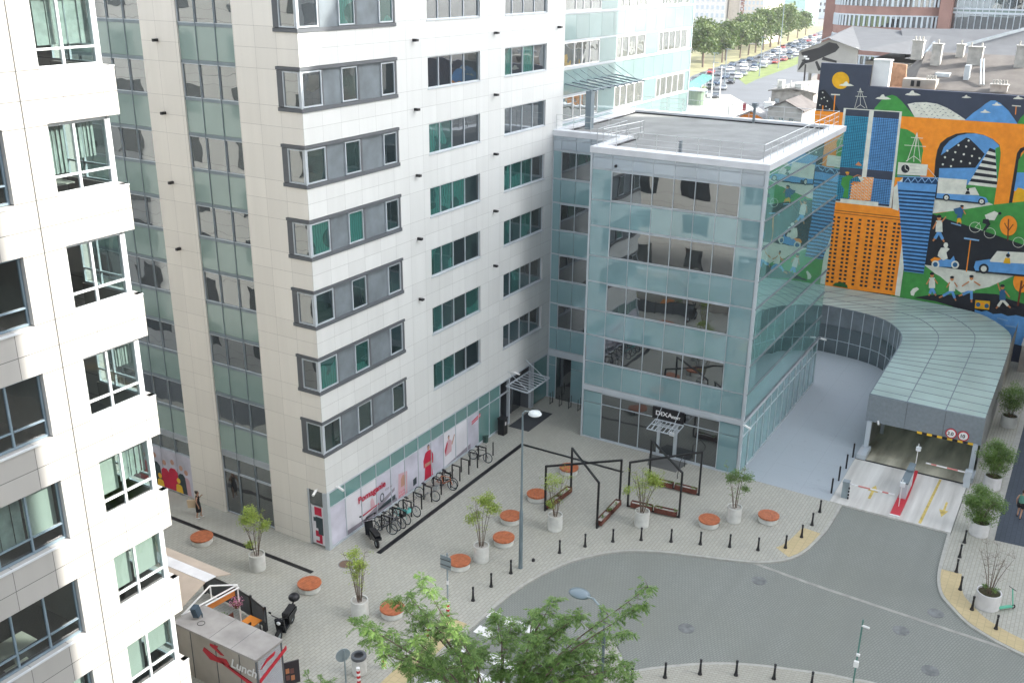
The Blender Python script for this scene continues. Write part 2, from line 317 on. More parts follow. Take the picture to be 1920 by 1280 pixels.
mb = MB(); mb.quad((61,3.4,0),(61,10.1,0),(78,10.1,-2.6),(78,3.4,-2.6)); mb.quad((61,10.1,-.2),(61,10.1,.0),(78,10.1,0),(78,10.1,-2.8)); mb.quad((61,3.4,-.2),(61,3.4,.0),(78,3.4,0),(78,3.4,-2.8)); mb.quad((78,3.4,-2.8),(78,10.1,-2.8),(78,10.1,0),(78,3.4,0)); struct('ramp', mb, ramp_m)
mb = MB(); mb.box(60.9,3.42,.003,61.08,10.1,.012); struct('drain_channel', mb, black)
# black inlaid channels in the plaza
mb = MB(); mb.box(36.0,29.25,.002,51.42,29.55,.012); mb.box(51.2,22.1,.002,51.42,29.24,.012); struct('slot_drain', mb, black)
mb = MB(); mb.box(32.65,31.2,.002,32.9,55,.012); struct('slot_drain_branch', mb, black)
mb = MB(); mb.box(53.2,30.0,.003,56.6,31.6,.02); struct('entrance_mat', mb, mat('mat_rubber', (.05,.055,.06), .95))
mb = MB(); mb.prism([(53.0,21.2),(53.0,19.3),(54.5,19.1),(54.5,21.7)], .002, .03); struct('entrance_ramp', mb, mat('mat_stone', (.12,.125,.12), .9))
mb = MB(); mb.poly([(55.0,-.25,.006),(54.9,1.22,.006),(85,1.6,.006),(85,-6,.006),(54.9,-6,.006)]); struct('slate_path', mb, slate_p)
mb = MB(); mb.box(54.9,1.25,.002,84,1.55,.007); struct('path_edging', mb, kerb_m)
# crossing bars and floor markings on the apron
mb = MB(); zb = -.094
for x0,y0,x1,y1 in ((34.4,21.05,35.0,21.6),(34.35,18.95,34.95,20.75),(33.1,20.6,33.7,21.5),(31.6,18.2,32.2,21.4),(30.2,18.2,30.8,21.4),(28.8,18.2,29.4,21.4),(27.4,18.2,28.0,21.4)): mb.quad((x0,y0,zb),(x1,y0,zb),(x1,y1,zb),(x0,y1,zb))
struct('crossing_stripes', mb, white)
mb = MB(); zb = .007
mb.quad((54.6,5.02,zb),(60.8,4.86,zb),(60.8,5.0,zb),(54.6,5.18,zb))
mb.poly([(56.0,4.15,zb),(56.9,4.4,zb),(56.9,4.2,zb),(58,4.2,zb),(58,4.08,zb),(56.9,4.08,zb),(56.9,3.9,zb)]); mb.poly([(57.9,8.2,zb),(57.0,8.5,zb),(57.0,8.28,zb),(56,8.28,zb),(56,8.12,zb),(57.0,8.12,zb),(57.0,7.9,zb)][::-1])
struct('lane_markings', mb, mat('worn_yellow', (.55,.42,.12), .8, var=.4, scale=3))
# manhole covers
iron = mat('cast_iron', (.19,.20,.20), .7, .2, var=.35, scale=4); brownc = mat('rusty_cover', (.17,.11,.08), .85)
def manhole(x, y, z, label, m, r=.34):
    t = thing('manhole_cover', (x,y,z), label, 'manhole cover', 'manhole covers in the paving')
    a = MB(); a.lathe(x,y,[(r+.05,z+.001),(r+.05,z+.006),(r,z+.006)],24); a.build('frame', iron, t)
    a = MB(); a.lathe(x,y,[(r,z+.002),(r,z+.010)],24); 
    for k in range(4): a.box(x-r*.7,y-r*.6+k*r*.4,z+.010,x+r*.7,y-r*.6+k*r*.4+.03,z+.014)
    a.build('lid', m, t)
manhole(34.28,30.23,0,'brown rusty manhole cover near the corner storefront of the cream building',brownc)
for (x,y,l) in ((44.37,11.19,'dark manhole cover in the roadway just below the plaza kerb'),(43.88,4.09,'grey manhole cover nearest the flush stone line in the street mouth'),(46.2,2.89,'ringed manhole cover in front of the garage apron, above the flush stone line'),(41.52,2.38,'faint manhole cover at the lower right of the roadway'),(38.65,12.94,'manhole cover in the roadway above the lower bollard row')): manhole(x,y,-.1,l,iron)

# ================================================================ facade helpers
def wall_holes(mb, F, u0, u1, z0, z1, holes, depth, mi=0, mr=None):
    """F(u, z, d) -> point, d = how far inside the wall"""
    us = sorted({u0,u1,*[min(max(h[i],u0),u1) for h in holes for i in (0,2)]}); zs = sorted({z0,z1,*[min(max(h[i],z0),z1) for h in holes for i in (1,3)]})
    for a, b in zip(us, us[1:]):
        for c, d in zip(zs, zs[1:]):
            mu, mz = (a+b)/2, (c+d)/2
            if any(h[0] < mu < h[2] and h[1] < mz < h[3] for h in holes): continue
            mb.quad(F(a,c,0),F(b,c,0),F(b,d,0),F(a,d,0),mi)
    mr = mi if mr is None else mr
    for a, c, b, d in holes:
        if a > u0: mb.quad(F(a,c,0),F(a,d,0),F(a,d,depth),F(a,c,depth),mr)
        if b < u1: mb.quad(F(b,c,0),F(b,c,depth),F(b,d,depth),F(b,d,0),mr)
        a = max(a, u0); b = min(b, u1)
        mb.quad(F(a,c,0),F(a,c,depth),F(b,c,depth),F(b,c,0),mr); mb.quad(F(a,d,0),F(b,d,0),F(b,d,depth),F(a,d,depth),mr)
def FS(y): return lambda u, z, d: (u, y+d, z)       # wall facing -y
def FWt(x): return lambda u, z, d: (x+d, u, z)      # wall facing -x (u = y)
def fbox(mb, F, u0, z0, d0, u1, z1, d1, mi=0):
    a = F(u0,z0,d0); b = F(u1,z1,d1); mb.box(min(a[0],b[0]),min(a[1],b[1]),a[2],max(a[0],b[0]),max(a[1],b[1]),b[2],mi)
def window(F, us, z0, z1, d, fm, pm, parent, t=.05, zt=None, proud=.05, name='window', pr=.03):
    """frame with mullions at us, one pane mesh"""
    a = MB(); u0, u1 = us[0], us[-1]
    fbox(a,F,u0,z0,d-proud,u1,z0+t,d+.03); fbox(a,F,u0,z1-t,d-proud,u1,z1,d+.03)
    for i, u in enumerate(us):
        w = t/2 if 0 < i < len(us)-1 else t
        lo, hi = (u-w, u+w) if 0 < i < len(us)-1 else ((u, u+t) if i == 0 else (u-t, u))
        fbox(a,F,lo,z0+t,d-proud+.002,hi,z1-t,d+.028)
    if zt: 
        for p, q in zip(us, us[1:]): fbox(a,F,p+t,zt-t*.4,d-proud+.004,q-t/2,zt+t*.4,d+.026)
    w = a.build(name, fm, parent)
    b = MB(); q = F(u0+.01,z0+.01,d); r = F(u1-.01,z0+.01,d)
    pms = pm if isinstance(pm, list) else [pm]
    for i, (p, s) in enumerate(zip(us, us[1:])):
        j = random.uniform(-pr, pr)*.12
        b.quad(F(p+.002,z0+.01,d+j+.005),F(s-.002,z0+.01,d-j+.005),F(s-.002,z1-.01,d-j+.005),F(p+.002,z1-.01,d+j+.005), i % len(pms))
    b.build('pane', pms, w); return w

# ================================================================ CREAM OFFICE BUILDING
cb = thing('office_building', (34.85,31.78,0), 'pale stone-clad office tower with grey corner window bands and glass strips behind the bicycle racks', 'office building')
X0, Y0, X1, ZT = 34.85, 31.78, 60.3, 40.2
SK = [5.75+3.51*k for k in range(10)]
F1, F2 = FS(Y0), FWt(X0)
mb = MB()
h = [(X0-1, z-.2, 42.04, z+1.82) for z in SK] + [(44.77, z, 49.95, z+1.63) for z in SK] + [(52.72, z, 57.87, z+1.63) for z in SK]
wall_holes(mb, F1, X0, X1, 3.42, ZT, h, .16, 0, 1); mb.build('wall', [stoneR, mat('pale_reveal', (.52,.53,.53), .6)], cb)
mb = MB()
h2 = [(Y0-1, z-.2, 33.2, z+1.82) for z in SK] + [(35.75,-1,39.45,50),(42.06,-1,48.4,50),(51,-1,54.7,50),(Y0-1,-1,33.15,3.42)]
wall_holes(mb, F2, Y0, 62, 0, ZT, h2, .16, 0, 0); mb.build('side_wall', stoneL, cb)
mb = MB(); mb.box(X0+.3,Y0+.3,3.5,X1-.05,61.9,ZT-.05); mb.quad((X0,Y0,ZT),(X1,Y0,ZT),(X1,62,ZT),(X0,62,ZT)); mb.quad((X1,Y0,0),(X1,62,0),(X1,62,ZT),(X1,Y0,ZT)); mb.build('core', greyp, cb)
for z in SK:
    mb = MB(); fbox(mb,F1,X0+.16,z-.2,.10,42.04,z+1.82,.28); fbox(mb,F2,Y0+.12,z-.2,.10,33.2,z+1.82,.25); mb.build('grey_band', greyp, cb)
    mb = MB()
    fbox(mb,F1,X0-.05,z-.2,-.05,42.06,z-.03,.20); fbox(mb,F1,X0-.05,z+1.66,-.05,42.06,z+1.80,.20); fbox(mb,F2,Y0+.201,z-.2,-.05,33.22,z-.03,.20); fbox(mb,F2,Y0+.201,z+1.66,-.05,33.22,z+1.80,.20)
    mb.build('band_trim', dgrey, cb)
gm = {0:[winK,winD],1:[winG],2:[winK],3:[winG],4:[winK],5:[win],6:[win,winG],7:[win]}
for k, z in enumerate(SK[:8]):
    w = window(F1, [34.93,36.28], z, z+1.62, .04, alu, gm[k][0], cb, .07)
    w2 = window(F2, [31.87,32.86], z, z+1.62, .04, alu, winW if k else winK, cb, .06)
    mb = MB(); mb.box(X0+.0,Y0+.0,z-.03,X0+.079,Y0+.079,z+1.66); mb.build('corner_post', alu, cb)
    mb = MB(); fbox(mb,F1,36.28,z,-.02,36.36,z+1.64,.10); mb.build('corner_jamb', dgrey, cb); mb = MB(); fbox(mb,F2,32.87,z,-.02,33.19,z+1.64,.09); mb.build('side_jamb', dgrey, cb)
    for (a, b) in ((37.76,38.92),(40.8,41.9)):
        window(F1, [a,b], z, z+1.6, .075, alu, random.choice(gm[k]+[winK]), cb, .06)
        mb = MB(); fbox(mb,F1,b+.005,z,-.0,b+.12,z+1.6,.09); mb.build('window_jamb', dgrey, cb)
    pool = [[winG,winG,winK,winK],[winG,winK,winK,winG],[winG,winG,winK,winK],[winG,winG,winG,winK],[winG,winG,winD,winD],[win,win,win,winK],[win]*4,[win]*4][k]
    window(F1, [44.77,45.9,47.12,48.4,49.95], z, z+1.63, .13, alu, pool, cb, .05)
    pool = [[winD],[winK,winG,winD,winD],[winG,winK],[winG,winG,winG,winD],[win],[winG,win],[win],[win]][k]
    window(F1, [52.72,53.66,55,56.34,57.87], z, z+1.63, .13, alu, pool, cb, .05)
    mb = MB(); fbox(mb,F1,44.72,z-.05,-.04,50.0,z-.002,.15); mb.build('window_sill', alu, cb); mb = MB(); fbox(mb,F1,52.67,z-.05,-.04,57.92,z-.002,.15); mb.build('window_sill', alu, cb)
# glass strips of the side wall
for (ya, yb, us) in ((35.75,39.45,[35.75,36.97,38.27,39.45]),(42.06,48.4,[42.06,43.3,44.56,45.84,47.1,48.4]),(51,54.7,[51,52.23,53.46,54.7])):
    for z in [2.25] + SK:
        mb = MB()
        for a, b in zip(us, us[1:]): fbox(mb,F2,a-.001,z+1.80,.09,b-.003,z+3.36,.14)
        mb.build('spandrel_glass', teal, cb)
    mb = MB()
    for z in SK: fbox(mb,F2,ya,z-.145,.07,yb,z-.001,.16); fbox(mb,F2,ya,z+1.635,.07,yb,z+1.79,.16)
    for u in us[1:-1]: fbox(mb,F2,u-.02,0,.05,u+.02,ZT,.068)
    mb.build('mullions', alud, cb)
    for z in SK[:8]: window(F2, us, z, z+1.63, .12, alu, winW, cb, .035)
    window(F2, us, .05, 2.72, .12, alu, winD, cb, .045); window(F2, us, 2.74, 3.70, .12, alu, win, cb, .045, name='transom_window')
    mb = MB()
    for i in range(6): fbox(mb,F2,ya,3.72+i*.06,.05,yb,3.75+i*.06,.15)
    mb.build('louvre', alu, cb)
mb = MB(); mb.box(X0+.2,35.7,0,X0+.3,61.9,ZT-.1); mb.build('backing', dgrey, cb)
# black wall lamps on the joints
mb0 = MB(); mb0.box(-.06,-.22,-.07,.06,-.0,.07); mb0.box(-.10,-.30,-.06,.10,-.2,.06)
for x, ks in ((43.5,range(2,9)),(51.5,range(2,9)),(59.3,range(6,9))):
    for k in ks:
        o = mb0.build('wall_lamp', black); o.parent = cb; o.location = (x-X0, 0, 5.75+3.51*k-.95+.0)
for k in range(3,8):
    mb = MB(); mb.box(X0-.28,40.84,5.75+3.51*k-.95,X0,40.98,5.75+3.51*k-.81); mb.build('wall_lamp', black, cb)
# storefront
mb = MB(); xs = [35.07]+[36.35+1.34*i for i in range(14)]
xs = [x for x in xs if x < 53.6]
for a, b in zip(xs, xs[1:]):
    fbox(mb,F1,a+.02,2.5,.06,b-.02,3.38,.12)
    if a > 49.6: fbox(mb,F1,a+.02,.12,.06,b-.02,2.44,.12)
mb.build('storefront_glass', tealF, cb); mb = MB(); fbox(mb,F1,57.0,.1,.06,59.0,3.38,.12); mb.build('end_glass', tealF, cb)
mb = MB(); fbox(mb,F1,X0-.02,3.38,-.03,X1,3.46,.16); fbox(mb,F1,X0+.01,0,.0,53.6,.12,.16)
for x in xs: fbox(mb,F1,x-.025,.12,.02,x+.025,3.38,.14)
fbox(mb,F1,X0+.01,2.44,.025,53.6,2.5,.14); mb.box(X0-.02,Y0-.02,0,X0+.16,Y0+.3,3.4); fbox(mb,F2,33.02,0,.02,33.14,3.4,.14)
fbox(mb,F1,53.55,0,.0,53.7,3.38,.2); fbox(mb,F1,56.6,0,.0,57.0,3.38,.2)
mb.build('storefront_frame', alu, cb)
mb = MB(); mb.quad((53.7,32.6,0),(56.6,32.6,0),(56.6,32.6,3.4),(53.7,32.6,3.4)); mb.build('entrance_door', winD, cb)
mb = MB(); fbox(mb,F1,53.7,0,.2,53.75,3.38,.82); fbox(mb,F1,56.55,0,.2,56.6,3.38,.82); fbox(mb,F1,55.1,0,.75,55.2,2.6,.8); fbox(mb,F1,53.7,2.6,.74,56.6,2.7,.8); mb.build('door_frame', dgrey, cb)
mb = MB(); fbox(mb,F2,31.97,2.5,.06,33.02,3.38,.12); mb.build('corner_transom', winD, cb)
# advertising sheets inside the storefront, printed film
lav = mat('lilac_print', (.52,.52,.60), .5, var=.25, scale=.9); lav2 = mat('white_print', (.66,.66,.70), .5, var=.12, scale=.7); mag = mat('magenta_print', (.50,.012,.05), .5, var=.2); pinkp = mat('pale_pink_print', (.56,.36,.40), .5); dk = mat('dark_print', (.03,.05,.06), .5); grp = mat('shadow_print', (.26,.24,.28), .5)
mb = MB(); yp = .05
for i, (a, b) in enumerate(zip(xs, xs[1:])):
    if a < 49.6: fbox(mb,F1,a+.03,.14,yp,b-.03,2.43,.1, 0 if i in (0,3,4,5,10,11) else (1 if i > 7 or i in (1,2) else 0))
def bl(pts, mi, k): mb.poly([(x,Y0+yp-.002*k,z) for x,z in pts], mi)
bl([(37.9,.3),(40.75,.3),(40.75,.62),(38.0,.45)],4,1); bl([(38.0,.45),(39.0,.35),(40.7,.9),(40.7,1.1)],5,2); bl([(36.4,.14),(40.9,.14),(40.9,.34),(36.4,.42)],5,1)
bl([(37.5,.75),(38.3,.85),(38.1,1.35),(37.6,1.3)],1,3); bl([(38.45,.8),(38.85,.8),(38.75,1.2),(38.6,1.42),(38.45,1.25)],3,4); bl([(37.7,.62),(39.2,.72),(39.2,.8),(37.7,.72)],2,5)
for k in range(16):
    a = k*math.pi/8; bl([(39.5+.2*math.cos(a),1.0+.28*math.sin(a)),(39.5+.2*math.cos(a+.4),1.0+.28*math.sin(a+.4)),(39.5+.13*math.cos(a+.4),1.0+.2*math.sin(a+.4)),(39.5+.13*math.cos(a),1.0+.2*math.sin(a))],4,6)
bl([(41.0,.14),(41.9,.14),(41.95,1.6),(41.1,1.75)],3,1)
for k in range(14): bl([(41.1+.09*(k%7)+.02,.2+.22*(k//7)+.04*(k%3)),(41.17+.09*(k%7),.25+.22*(k//7)+.04*(k%3)),(41.12+.09*(k%7),.36+.22*(k//7))],2,3)
bl([(41.3,.8),(41.75,.8),(41.8,1.4),(41.5,1.55),(41.3,1.3)],6,3)
bl([(42.5,.3),(42.85,.35),(42.85,.8),(42.5,.75)],4,1)
# printed person in red
bl([(43.65,.16),(44.55,.16),(44.45,1.0),(43.75,1.0)],2,1); bl([(43.6,1.0),(44.6,1.0),(44.62,1.55),(44.4,1.95),(44.25,2.0),(44.0,2.0),(43.8,1.95),(43.58,1.5)],2,2); bl([(43.7,1.02),(44.5,1.0),(44.52,1.2),(43.72,1.25)],6,3)
for (cx,cz,rr,m_) in ((44.12,2.17,.13,6),(44.12,2.27,.12,4),(46.3,1.95,.1,6),(46.3,2.03,.1,4)): bl([(cx+rr*math.cos(t*math.pi/6),cz+rr*1.1*math.sin(t*math.pi/6)) for t in range(12)],m_,5+(m_==4)*-1)
bl([(45.9,.8),(46.6,.9),(46.65,1.6),(46.35,1.85),(46.15,1.8),(45.85,1.3)],3,2); bl([(45.95,.9),(46.2,1.6),(46.1,1.75),(45.85,1.2)],2,3); bl([(46.0,.14),(48.8,.14),(48.8,.5),(47.3,.3)],5,1); bl([(46.7,1.3),(47.0,1.9),(46.9,1.95),(46.6,1.4)],6,4)
bl([(48.95,1.75),(50.0,1.95),(50.0,2.2),(48.95,2.0)],2,1); bl([(48.95,1.85),(50.0,2.05),(50.0,2.09),(48.95,1.89)],1,2)
fr = mat('print_skin', (.45,.26,.19), .5)
mb.build('window_poster', [lav,lav2,mag,pinkp,dk,grp,fr], cb)
text('Pomaganie', .56, M_S(37.35,Y0-.012,1.62), mag, cb, depth=.002, bold=.012, sx=1.02); text('ma w', .30, M_S(39.75,Y0-.012,1.30), grp, cb, depth=.002)
# side poster at the corner and the picture poster further along
mb = MB(); fbox(mb,F2,32.0,.12,.05,32.98,2.45,.1,0)
def bw(pts, mi, k): mb.poly([(X0+.05-.002*k,y,z) for y,z in pts], mi)
for j, (y0,z0,y1,z1,mi) in enumerate(((32.25,1.9,32.75,2.4,1),(32.2,1.1,32.7,1.8,2),(32.45,1.5,32.85,1.75,2),(32.3,.2,32.75,.95,1),(32.2,.75,32.55,1.15,2),(32.5,.35,32.8,.6,0))): bw([(y0,z0),(y1,z0),(y1,z1),(y0,z1)],mi,j+1)
mb.build('corner_poster', [lav2,mag,dk], cb)
mb = MB(); fbox(mb,F2,42.1,.1,.05,48.3,2.7,.1,0); 
for j, (cy,w_,h_,mi) in enumerate(((42.6,.28,1.5,2),(43.0,.35,1.7,3),(43.7,.45,1.9,1),(44.4,.4,1.7,1),(45.2,.5,2.0,3),(46.2,.5,1.8,1),(47.2,.5,1.9,2),(43.3,.3,.8,4),(44.9,.3,.7,4))):
    bw([(cy-w_,.14),(cy+w_,.14),(cy+w_*.8,h_*.75),(cy+w_*.35,h_*.85),(cy-w_*.35,h_*.85),(cy-w_*.8,h_*.75)],mi,j+1); bw([(cy+.16*math.cos(t),h_+.12+.18*math.sin(t)) for t in [i*.63 for i in range(10)]],4 if mi == 4 else 5,j+1)
mb.build('picture_poster', [lav,mag,pinkp,dk,yellow,fr], cb)
# cctv cameras
def cctv(p, d, parent):
    a = MB(); p = Vector(p); d = Vector(d); a.tube(p, p+d*.25, .025, n=6); a.tube(p+d*.2+Vector((0,0,.02)), p+d*.62-Vector((0,0,.06)), .07, n=8); a.build('cctv_camera', white, parent)
cctv((X0,32.4,3.55), (-.9,-.3,0), cb); cctv((35.6,Y0,3.55), (-.1,-.95,0), cb); cctv((53.9,Y0,3.75), (0,-1,0), cb)
# glazed entrance canopy of the cream building
mb = MB(); xa, xb, ya, yb, zz = 53.05, 56.1, 30.05, 31.7, 2.9
for a, b in (((xa,ya,zz),(xb,ya,zz)),((xa,yb,zz+.12),(xb,yb,zz+.12))): mb.bar(a,b,.08)
for i in range(9):
    x = xa+(xb-xa)*i/8; mb.bar((x,ya,zz),(x,yb,zz+.12),.05 if 0<i<8 else .08)
mb.build('entrance_canopy', alu, cb)
mb = MB(); mb.tube((xa+.3,ya+.1,zz),(xa+.3,Y0,4.0),.02); mb.tube((xb-.3,ya+.1,zz),(xb-.3,Y0,4.0),.02); mb.build('canopy_rods', alu, cb)

# ================================================================ GLASS PAVILION BLOCK (with the shop sign)
gb = thing('glass_building', (54.6,15.8,0), 'five storey blue-green glass office block with a railed flat roof and the DIXA sign', 'glass building')
XA, XB, YA, YB, YC, XC = 54.6, 72.0, 15.8, 26.75, 31.75, 59.0
RB = [5.5,9.03,12.6,16.15]; RT_ = [7.25,10.85,14.45,18.0]
core = MB(); core.prism([(XA+.06,YA+.06),(XB-.06,YA+.06),(XB-.06,YC+.2),(XC+.06,YC+.2),(XC+.06,YB),(XA+.06,YB)], 3.4, 19.0); core.prism([(XB-.06,YA+.1),(XB-.06,YC+.2),(XC+.06,YC+.2),(XC+.06,YB),(XA+.1,YB),(XA+.1,YA+.1)], 0, 3.4); core.build('core', alu, gb)
FA, FB, FC = FWt(XA), FS(YA), FWt(XC)
yg = [26.65-1.335*i for i in range(9)]
bands = [(3.86,5.42)] + [(t+.1,b-.08) for t, b in zip(RT_[:3], RB[1:])] + [(18.10,18.72),(18.78,18.98)]
palep = mirror('pale_blue_panel', (.36,.42,.47), .06, .06, .008, .5)
def curtain(F, cols, vis, parent, spm, wm, name, winrow=True, gaps=.02):
    for z0, z1 in bands:
        sp = MB()
        for a, b in zip(cols, cols[1:]): fbox(sp,F,min(a,b)+gaps,z0,0,max(a,b)-gaps,z1,.05)
        sp.build(name, palep if z0 > 18 and F is not FB else spm, parent)
    for z0, z1 in zip(RB, RT_):
        for i, (a, b) in enumerate(zip(cols, cols[1:])):
            if i not in vis: sp = MB(); fbox(sp,F,min(a,b)+gaps,z0+.02,0,max(a,b)-gaps,z1-.02,.05); sp.build('end_panel', spm, parent)
    for z0, z1 in zip(RB, RT_):
        us = sorted({cols[i] for i in vis} | {cols[i+1] for i in vis})
        if F is FB:
            a_ = MB(); fbox(a_,F,us[0],z0+.02,.0,us[-1],z1-.02,.05); a_.build('ribbon_window', wm, parent); continue
        window(F, us, z0+.02, z1-.02, .03, alu, wm, parent, .04, proud=.045)
curtain(FA, yg, range(1,7), gb, tealD, win, 'front_panels')
curtain(FC, [31.7,31.1,30.0,28.9,27.8,26.78], (1,2,3), gb, tealD, winD, 'link_panels')
xg = [54.68+1.44*i for i in range(13)]
curtain(FB, xg, range(1,12), gb, tealS, tealW, 'side_panels', gaps=.004)
mb = MB(); zz = [3.76] + [t+.02 for t in RT_] + [b-.05 for b in RB]
for z in zz: fbox(mb,FB,XA,z-.025,-.06,XB,z+.04,.04)
mb.build('side_ledges', greyp, gb)
mb = MB()
fbox(mb,FA,YA,3.42,-.015,YB,3.8,.05); fbox(mb,FB,XA,3.42,-.015,XB,3.73,.05); fbox(mb,FC,YB,3.3,-.015,YC,3.8,.05)
mb.build('grey_fascia', alu, gb)
mb = MB(); mb.box(XA-.03,YA-.03,0,XA+.13,YA+.13,19.0); mb.box(XA-.03,YB-.1,0,XA+.1,YB+.02,19.0)
for p in yg[1:-1]: fbox(mb,FA,p-.014,3.86,-.02,p+.014,18.98,.02)
mb.build('corner_trim', alu, gb)
# ground floor glazing
window(FA, yg[1:8], .1, 3.38, .06, alu, winD, gb, .045, zt=2.6, name='lobby_window')
for F_, l_ in ((FA,((yg[0],yg[1]),(yg[7],yg[8]))),(FC,((31.7,31.15),(29.9,28.6),(28.55,26.8)))):
    for a, b in l_: sp = MB(); fbox(sp,F_,b+.02,.1,.02,a-.02,2.57,.06); fbox(sp,F_,b+.02,2.62,.02,a-.02,3.36,.06); sp.build('ground_panel', tealD, gb)
mb = MB(); mb.quad((XC+.04,29.9,.0),(XC+.04,31.1,.0),(XC+.04,31.1,3.3),(XC+.04,29.9,3.3)); mb.build('side_door', winD, gb)
mb = MB()
for a, b in zip(xg, xg[1:]):
    for z0, z1 in ((.12,2.55),(2.62,3.36)): fbox(mb,FB,a+.03,z0,.03,b-.03,z1,.07)
mb.build('side_storefront_glass', tealS, gb)
mb = MB()
for x in xg: fbox(mb,FB,x-.03,0,-.02,x+.03,3.38,.05)
fbox(mb,FB,XA,2.56,-.01,XB,2.61,.04); fbox(mb,FB,XA,0,-.01,XB,.1,.06); fbox(mb,FA,YA,0,-.01,YB,.1,.06); mb.build('side_storefront_frame', alu, gb)
for k, x in enumerate((60.1,64.5,67.4)): pass
# roof
mb = MB(); mb.prism([(XA+.9,YA+.9),(XB-.6,YA+.9),(XB-.6,YC-.4),(XC+.9,YC-.4),(XC+.9,YB-.6),(XA+.9,YB-.6)], 19.0, 19.12); mb.build('roof', roofm, gb)
cop = mat('white_coping', (.62,.64,.67), .5, var=.08)
mb = MB(); o = [(XA-.08,YA-.08),(XB+.08,YA-.08),(XB+.08,YC+.2),(XC-.05,YC+.2),(XC-.05,YB+.06),(XA-.08,YB+.06)]; i = [(XA+.85,YA+.85),(XB-.55,YA+.85),(XB-.55,YC-.35),(XC+.55,YC-.35),(XC+.55,YB-.55),(XA+.85,YB-.55)]
for k in range(6): mb.prism([o[k],o[(k+1)%6],i[(k+1)%6],i[k]], 18.99, 19.36)
mb.build('parapet', cop, gb)
mb = MB(); o2 = [(XA+.98,YA+.98),(XB-.7,YA+.98),(XB-.7,YC-.5),(XC+.98,YC-.5),(XC+.98,YB-.7),(XA+.98,YB-.7)]
for k in range(6): mb.prism([i[k],i[(k+1)%6],o2[(k+1)%6],o2[k]], 19.1, 19.2)
mb.build('roof_edge_strip', black, gb)  # black strip running round the inside of the parapet
rail = mat('rail_steel', (.55,.57,.58), .35, .6)
mb = MB()
def railing(mb, pts, z, h=1.05, sp=1.3, r=.018):
    for a, b in zip(pts, pts[1:]):
        a = Vector((*a,z)); b = Vector((*b,z)); L = (b-a).length; n = max(1, round(L/sp))
        for q in (h, h*.66, h*.33): mb.tube(a+Vector((0,0,q)), b+Vector((0,0,q)), r if q == h else r*.6, n=5)
        for k in range(n+1): p = a.lerp(b, k/n); mb.tube(p, p+Vector((0,0,h)), r, n=5)
railing(mb, [(XC+.2,YC-.1),(XC+.2,YB-.2),(XA+1.2,YB-.2),(XA+.35,YB-.2),(XA+.35,YA+.45),(XB-.2,YA+.45),(XB-.2,YC-.2)], 19.3); railing(mb, [(XA+1.2,YB-.2),(XC+1.0,YB-.8),(XC+1.5,YB-.8)], 19.2); mb.build('roof_railing', rail, gb)
mb = MB(); mb.box(XA+1.0,21.4,19.12,XA+1.16,21.55,20.0); mb.build('roof_vent', greyp, gb); mb = MB(); mb.box(71.2,22.0,19.1,71.35,22.15,20.3); mb.box(71.1,21.9,20.3,71.5,22.25,20.55); mb.build('roof_vent', greyp, gb)
mb = MB(); mb.box(XA-.18,25.0,18.25,XA,25.1,18.4); mb.build('wall_lamp', black, gb)
# shop sign and canopy
mb = MB(); mb.box(XA-.16,19.55,2.62,XA-.06,21.66,3.42); sg = mb.build('shop_sign', mat('sign_black', (.01,.01,.012), .3), gb)
text('DIXA', .42, M_W(XA-.165,21.45,2.90), white, gb, 'sign_lettering', .006, bold=.008, sx=1.15); text('RENT', .22, M_W(XA-.165,20.32,2.90), white, gb, 'sign_lettering', .006, bold=.006)
mb = MB(); xa, xb, ya, yb, zz = 53.0, 54.4, 19.5, 21.4, 2.5
for a, b in (((xa,ya,zz),(xa,yb,zz)),((xb,ya,zz+.1),(xb,yb,zz+.1)),((xa+.7,ya,zz+.05),(xa+.7,yb,zz+.05))): mb.bar(a,b,.06)
for k in range(8): y = ya+(yb-ya)*k/7; mb.bar((xa,y,zz),(xb,y,zz+.1),.045)
mb.tube((xa+.1,ya+.35,zz),(XA,ya+.35,3.6),.02); mb.tube((xa+.1,yb-.35,zz),(XA,yb-.35,3.6),.02); mb.build('entrance_canopy', alu, gb)
mb = MB(); mb.box(XA-.06,20.0,0,XA+.02,20.16,2.5); mb.box(XA-.06,21.1,0,XA+.02,21.3,2.5); mb.box(XA-.05,20.16,2.2,XA+.02,21.1,2.3); mb.build('door_frame', alu, gb)
mb = MB(); mb.box(53.3,19.7,2.25,53.36,20.0,2.5); mb.build('hanging_sign', white, gb)
cctv((XA,YA+.05,3.5), (-.3,-.95,0), gb); cctv((XB-.2,YA,3.7), (.3,-.95,0), gb)

# ================================================================ TALL GLASS WING BEHIND
tw = thing('glass_wing', (60.9,32,0), 'pale green glass office wing with ribbon windows rising behind the flat roof', 'glass building')
sunteal = mirror('pale_green_glass', (.22,.32,.315), .10, .05, .01, .5)
FT = FS(32.0); mb = MB(); mb.box(60.32,32.1,0,83.7,60,42); mb.build('core', alu, tw)
mb = MB(); SW = [12.65,16.15,19.66,23.2,26.75,30.25,33.8]
for z in SW:
    for k in range(12): a = 60.4+k*1.94; fbox(mb,FT,a+.01,z+1.75,.0,min(a+1.93,83.7),z+3.35,.06)
    for a, b in ((66.05,68.85),(74.0,76.6),(82.7,83.7)): fbox(mb,FT,a+.02,z+.02,.0,b-.02,z+1.6,.06)
fbox(mb,FT,60.4,0,0,83.7,12.5,.06); mb.build('spandrel_glass', sunteal, tw)
mb = MB()
for z in SW: fbox(mb,FT,60.32,z-.14,-.03,83.72,z-.0,.05); fbox(mb,FT,60.32,z+1.62,-.03,83.72,z+1.73,.05)
mb.box(83.7,31.95,0,83.8,32.3,42); mb.build('ledges', alu, tw)
wb = mirror('beige_reflecting_glass', (.16,.17,.15), .30, .01, .03, .9)
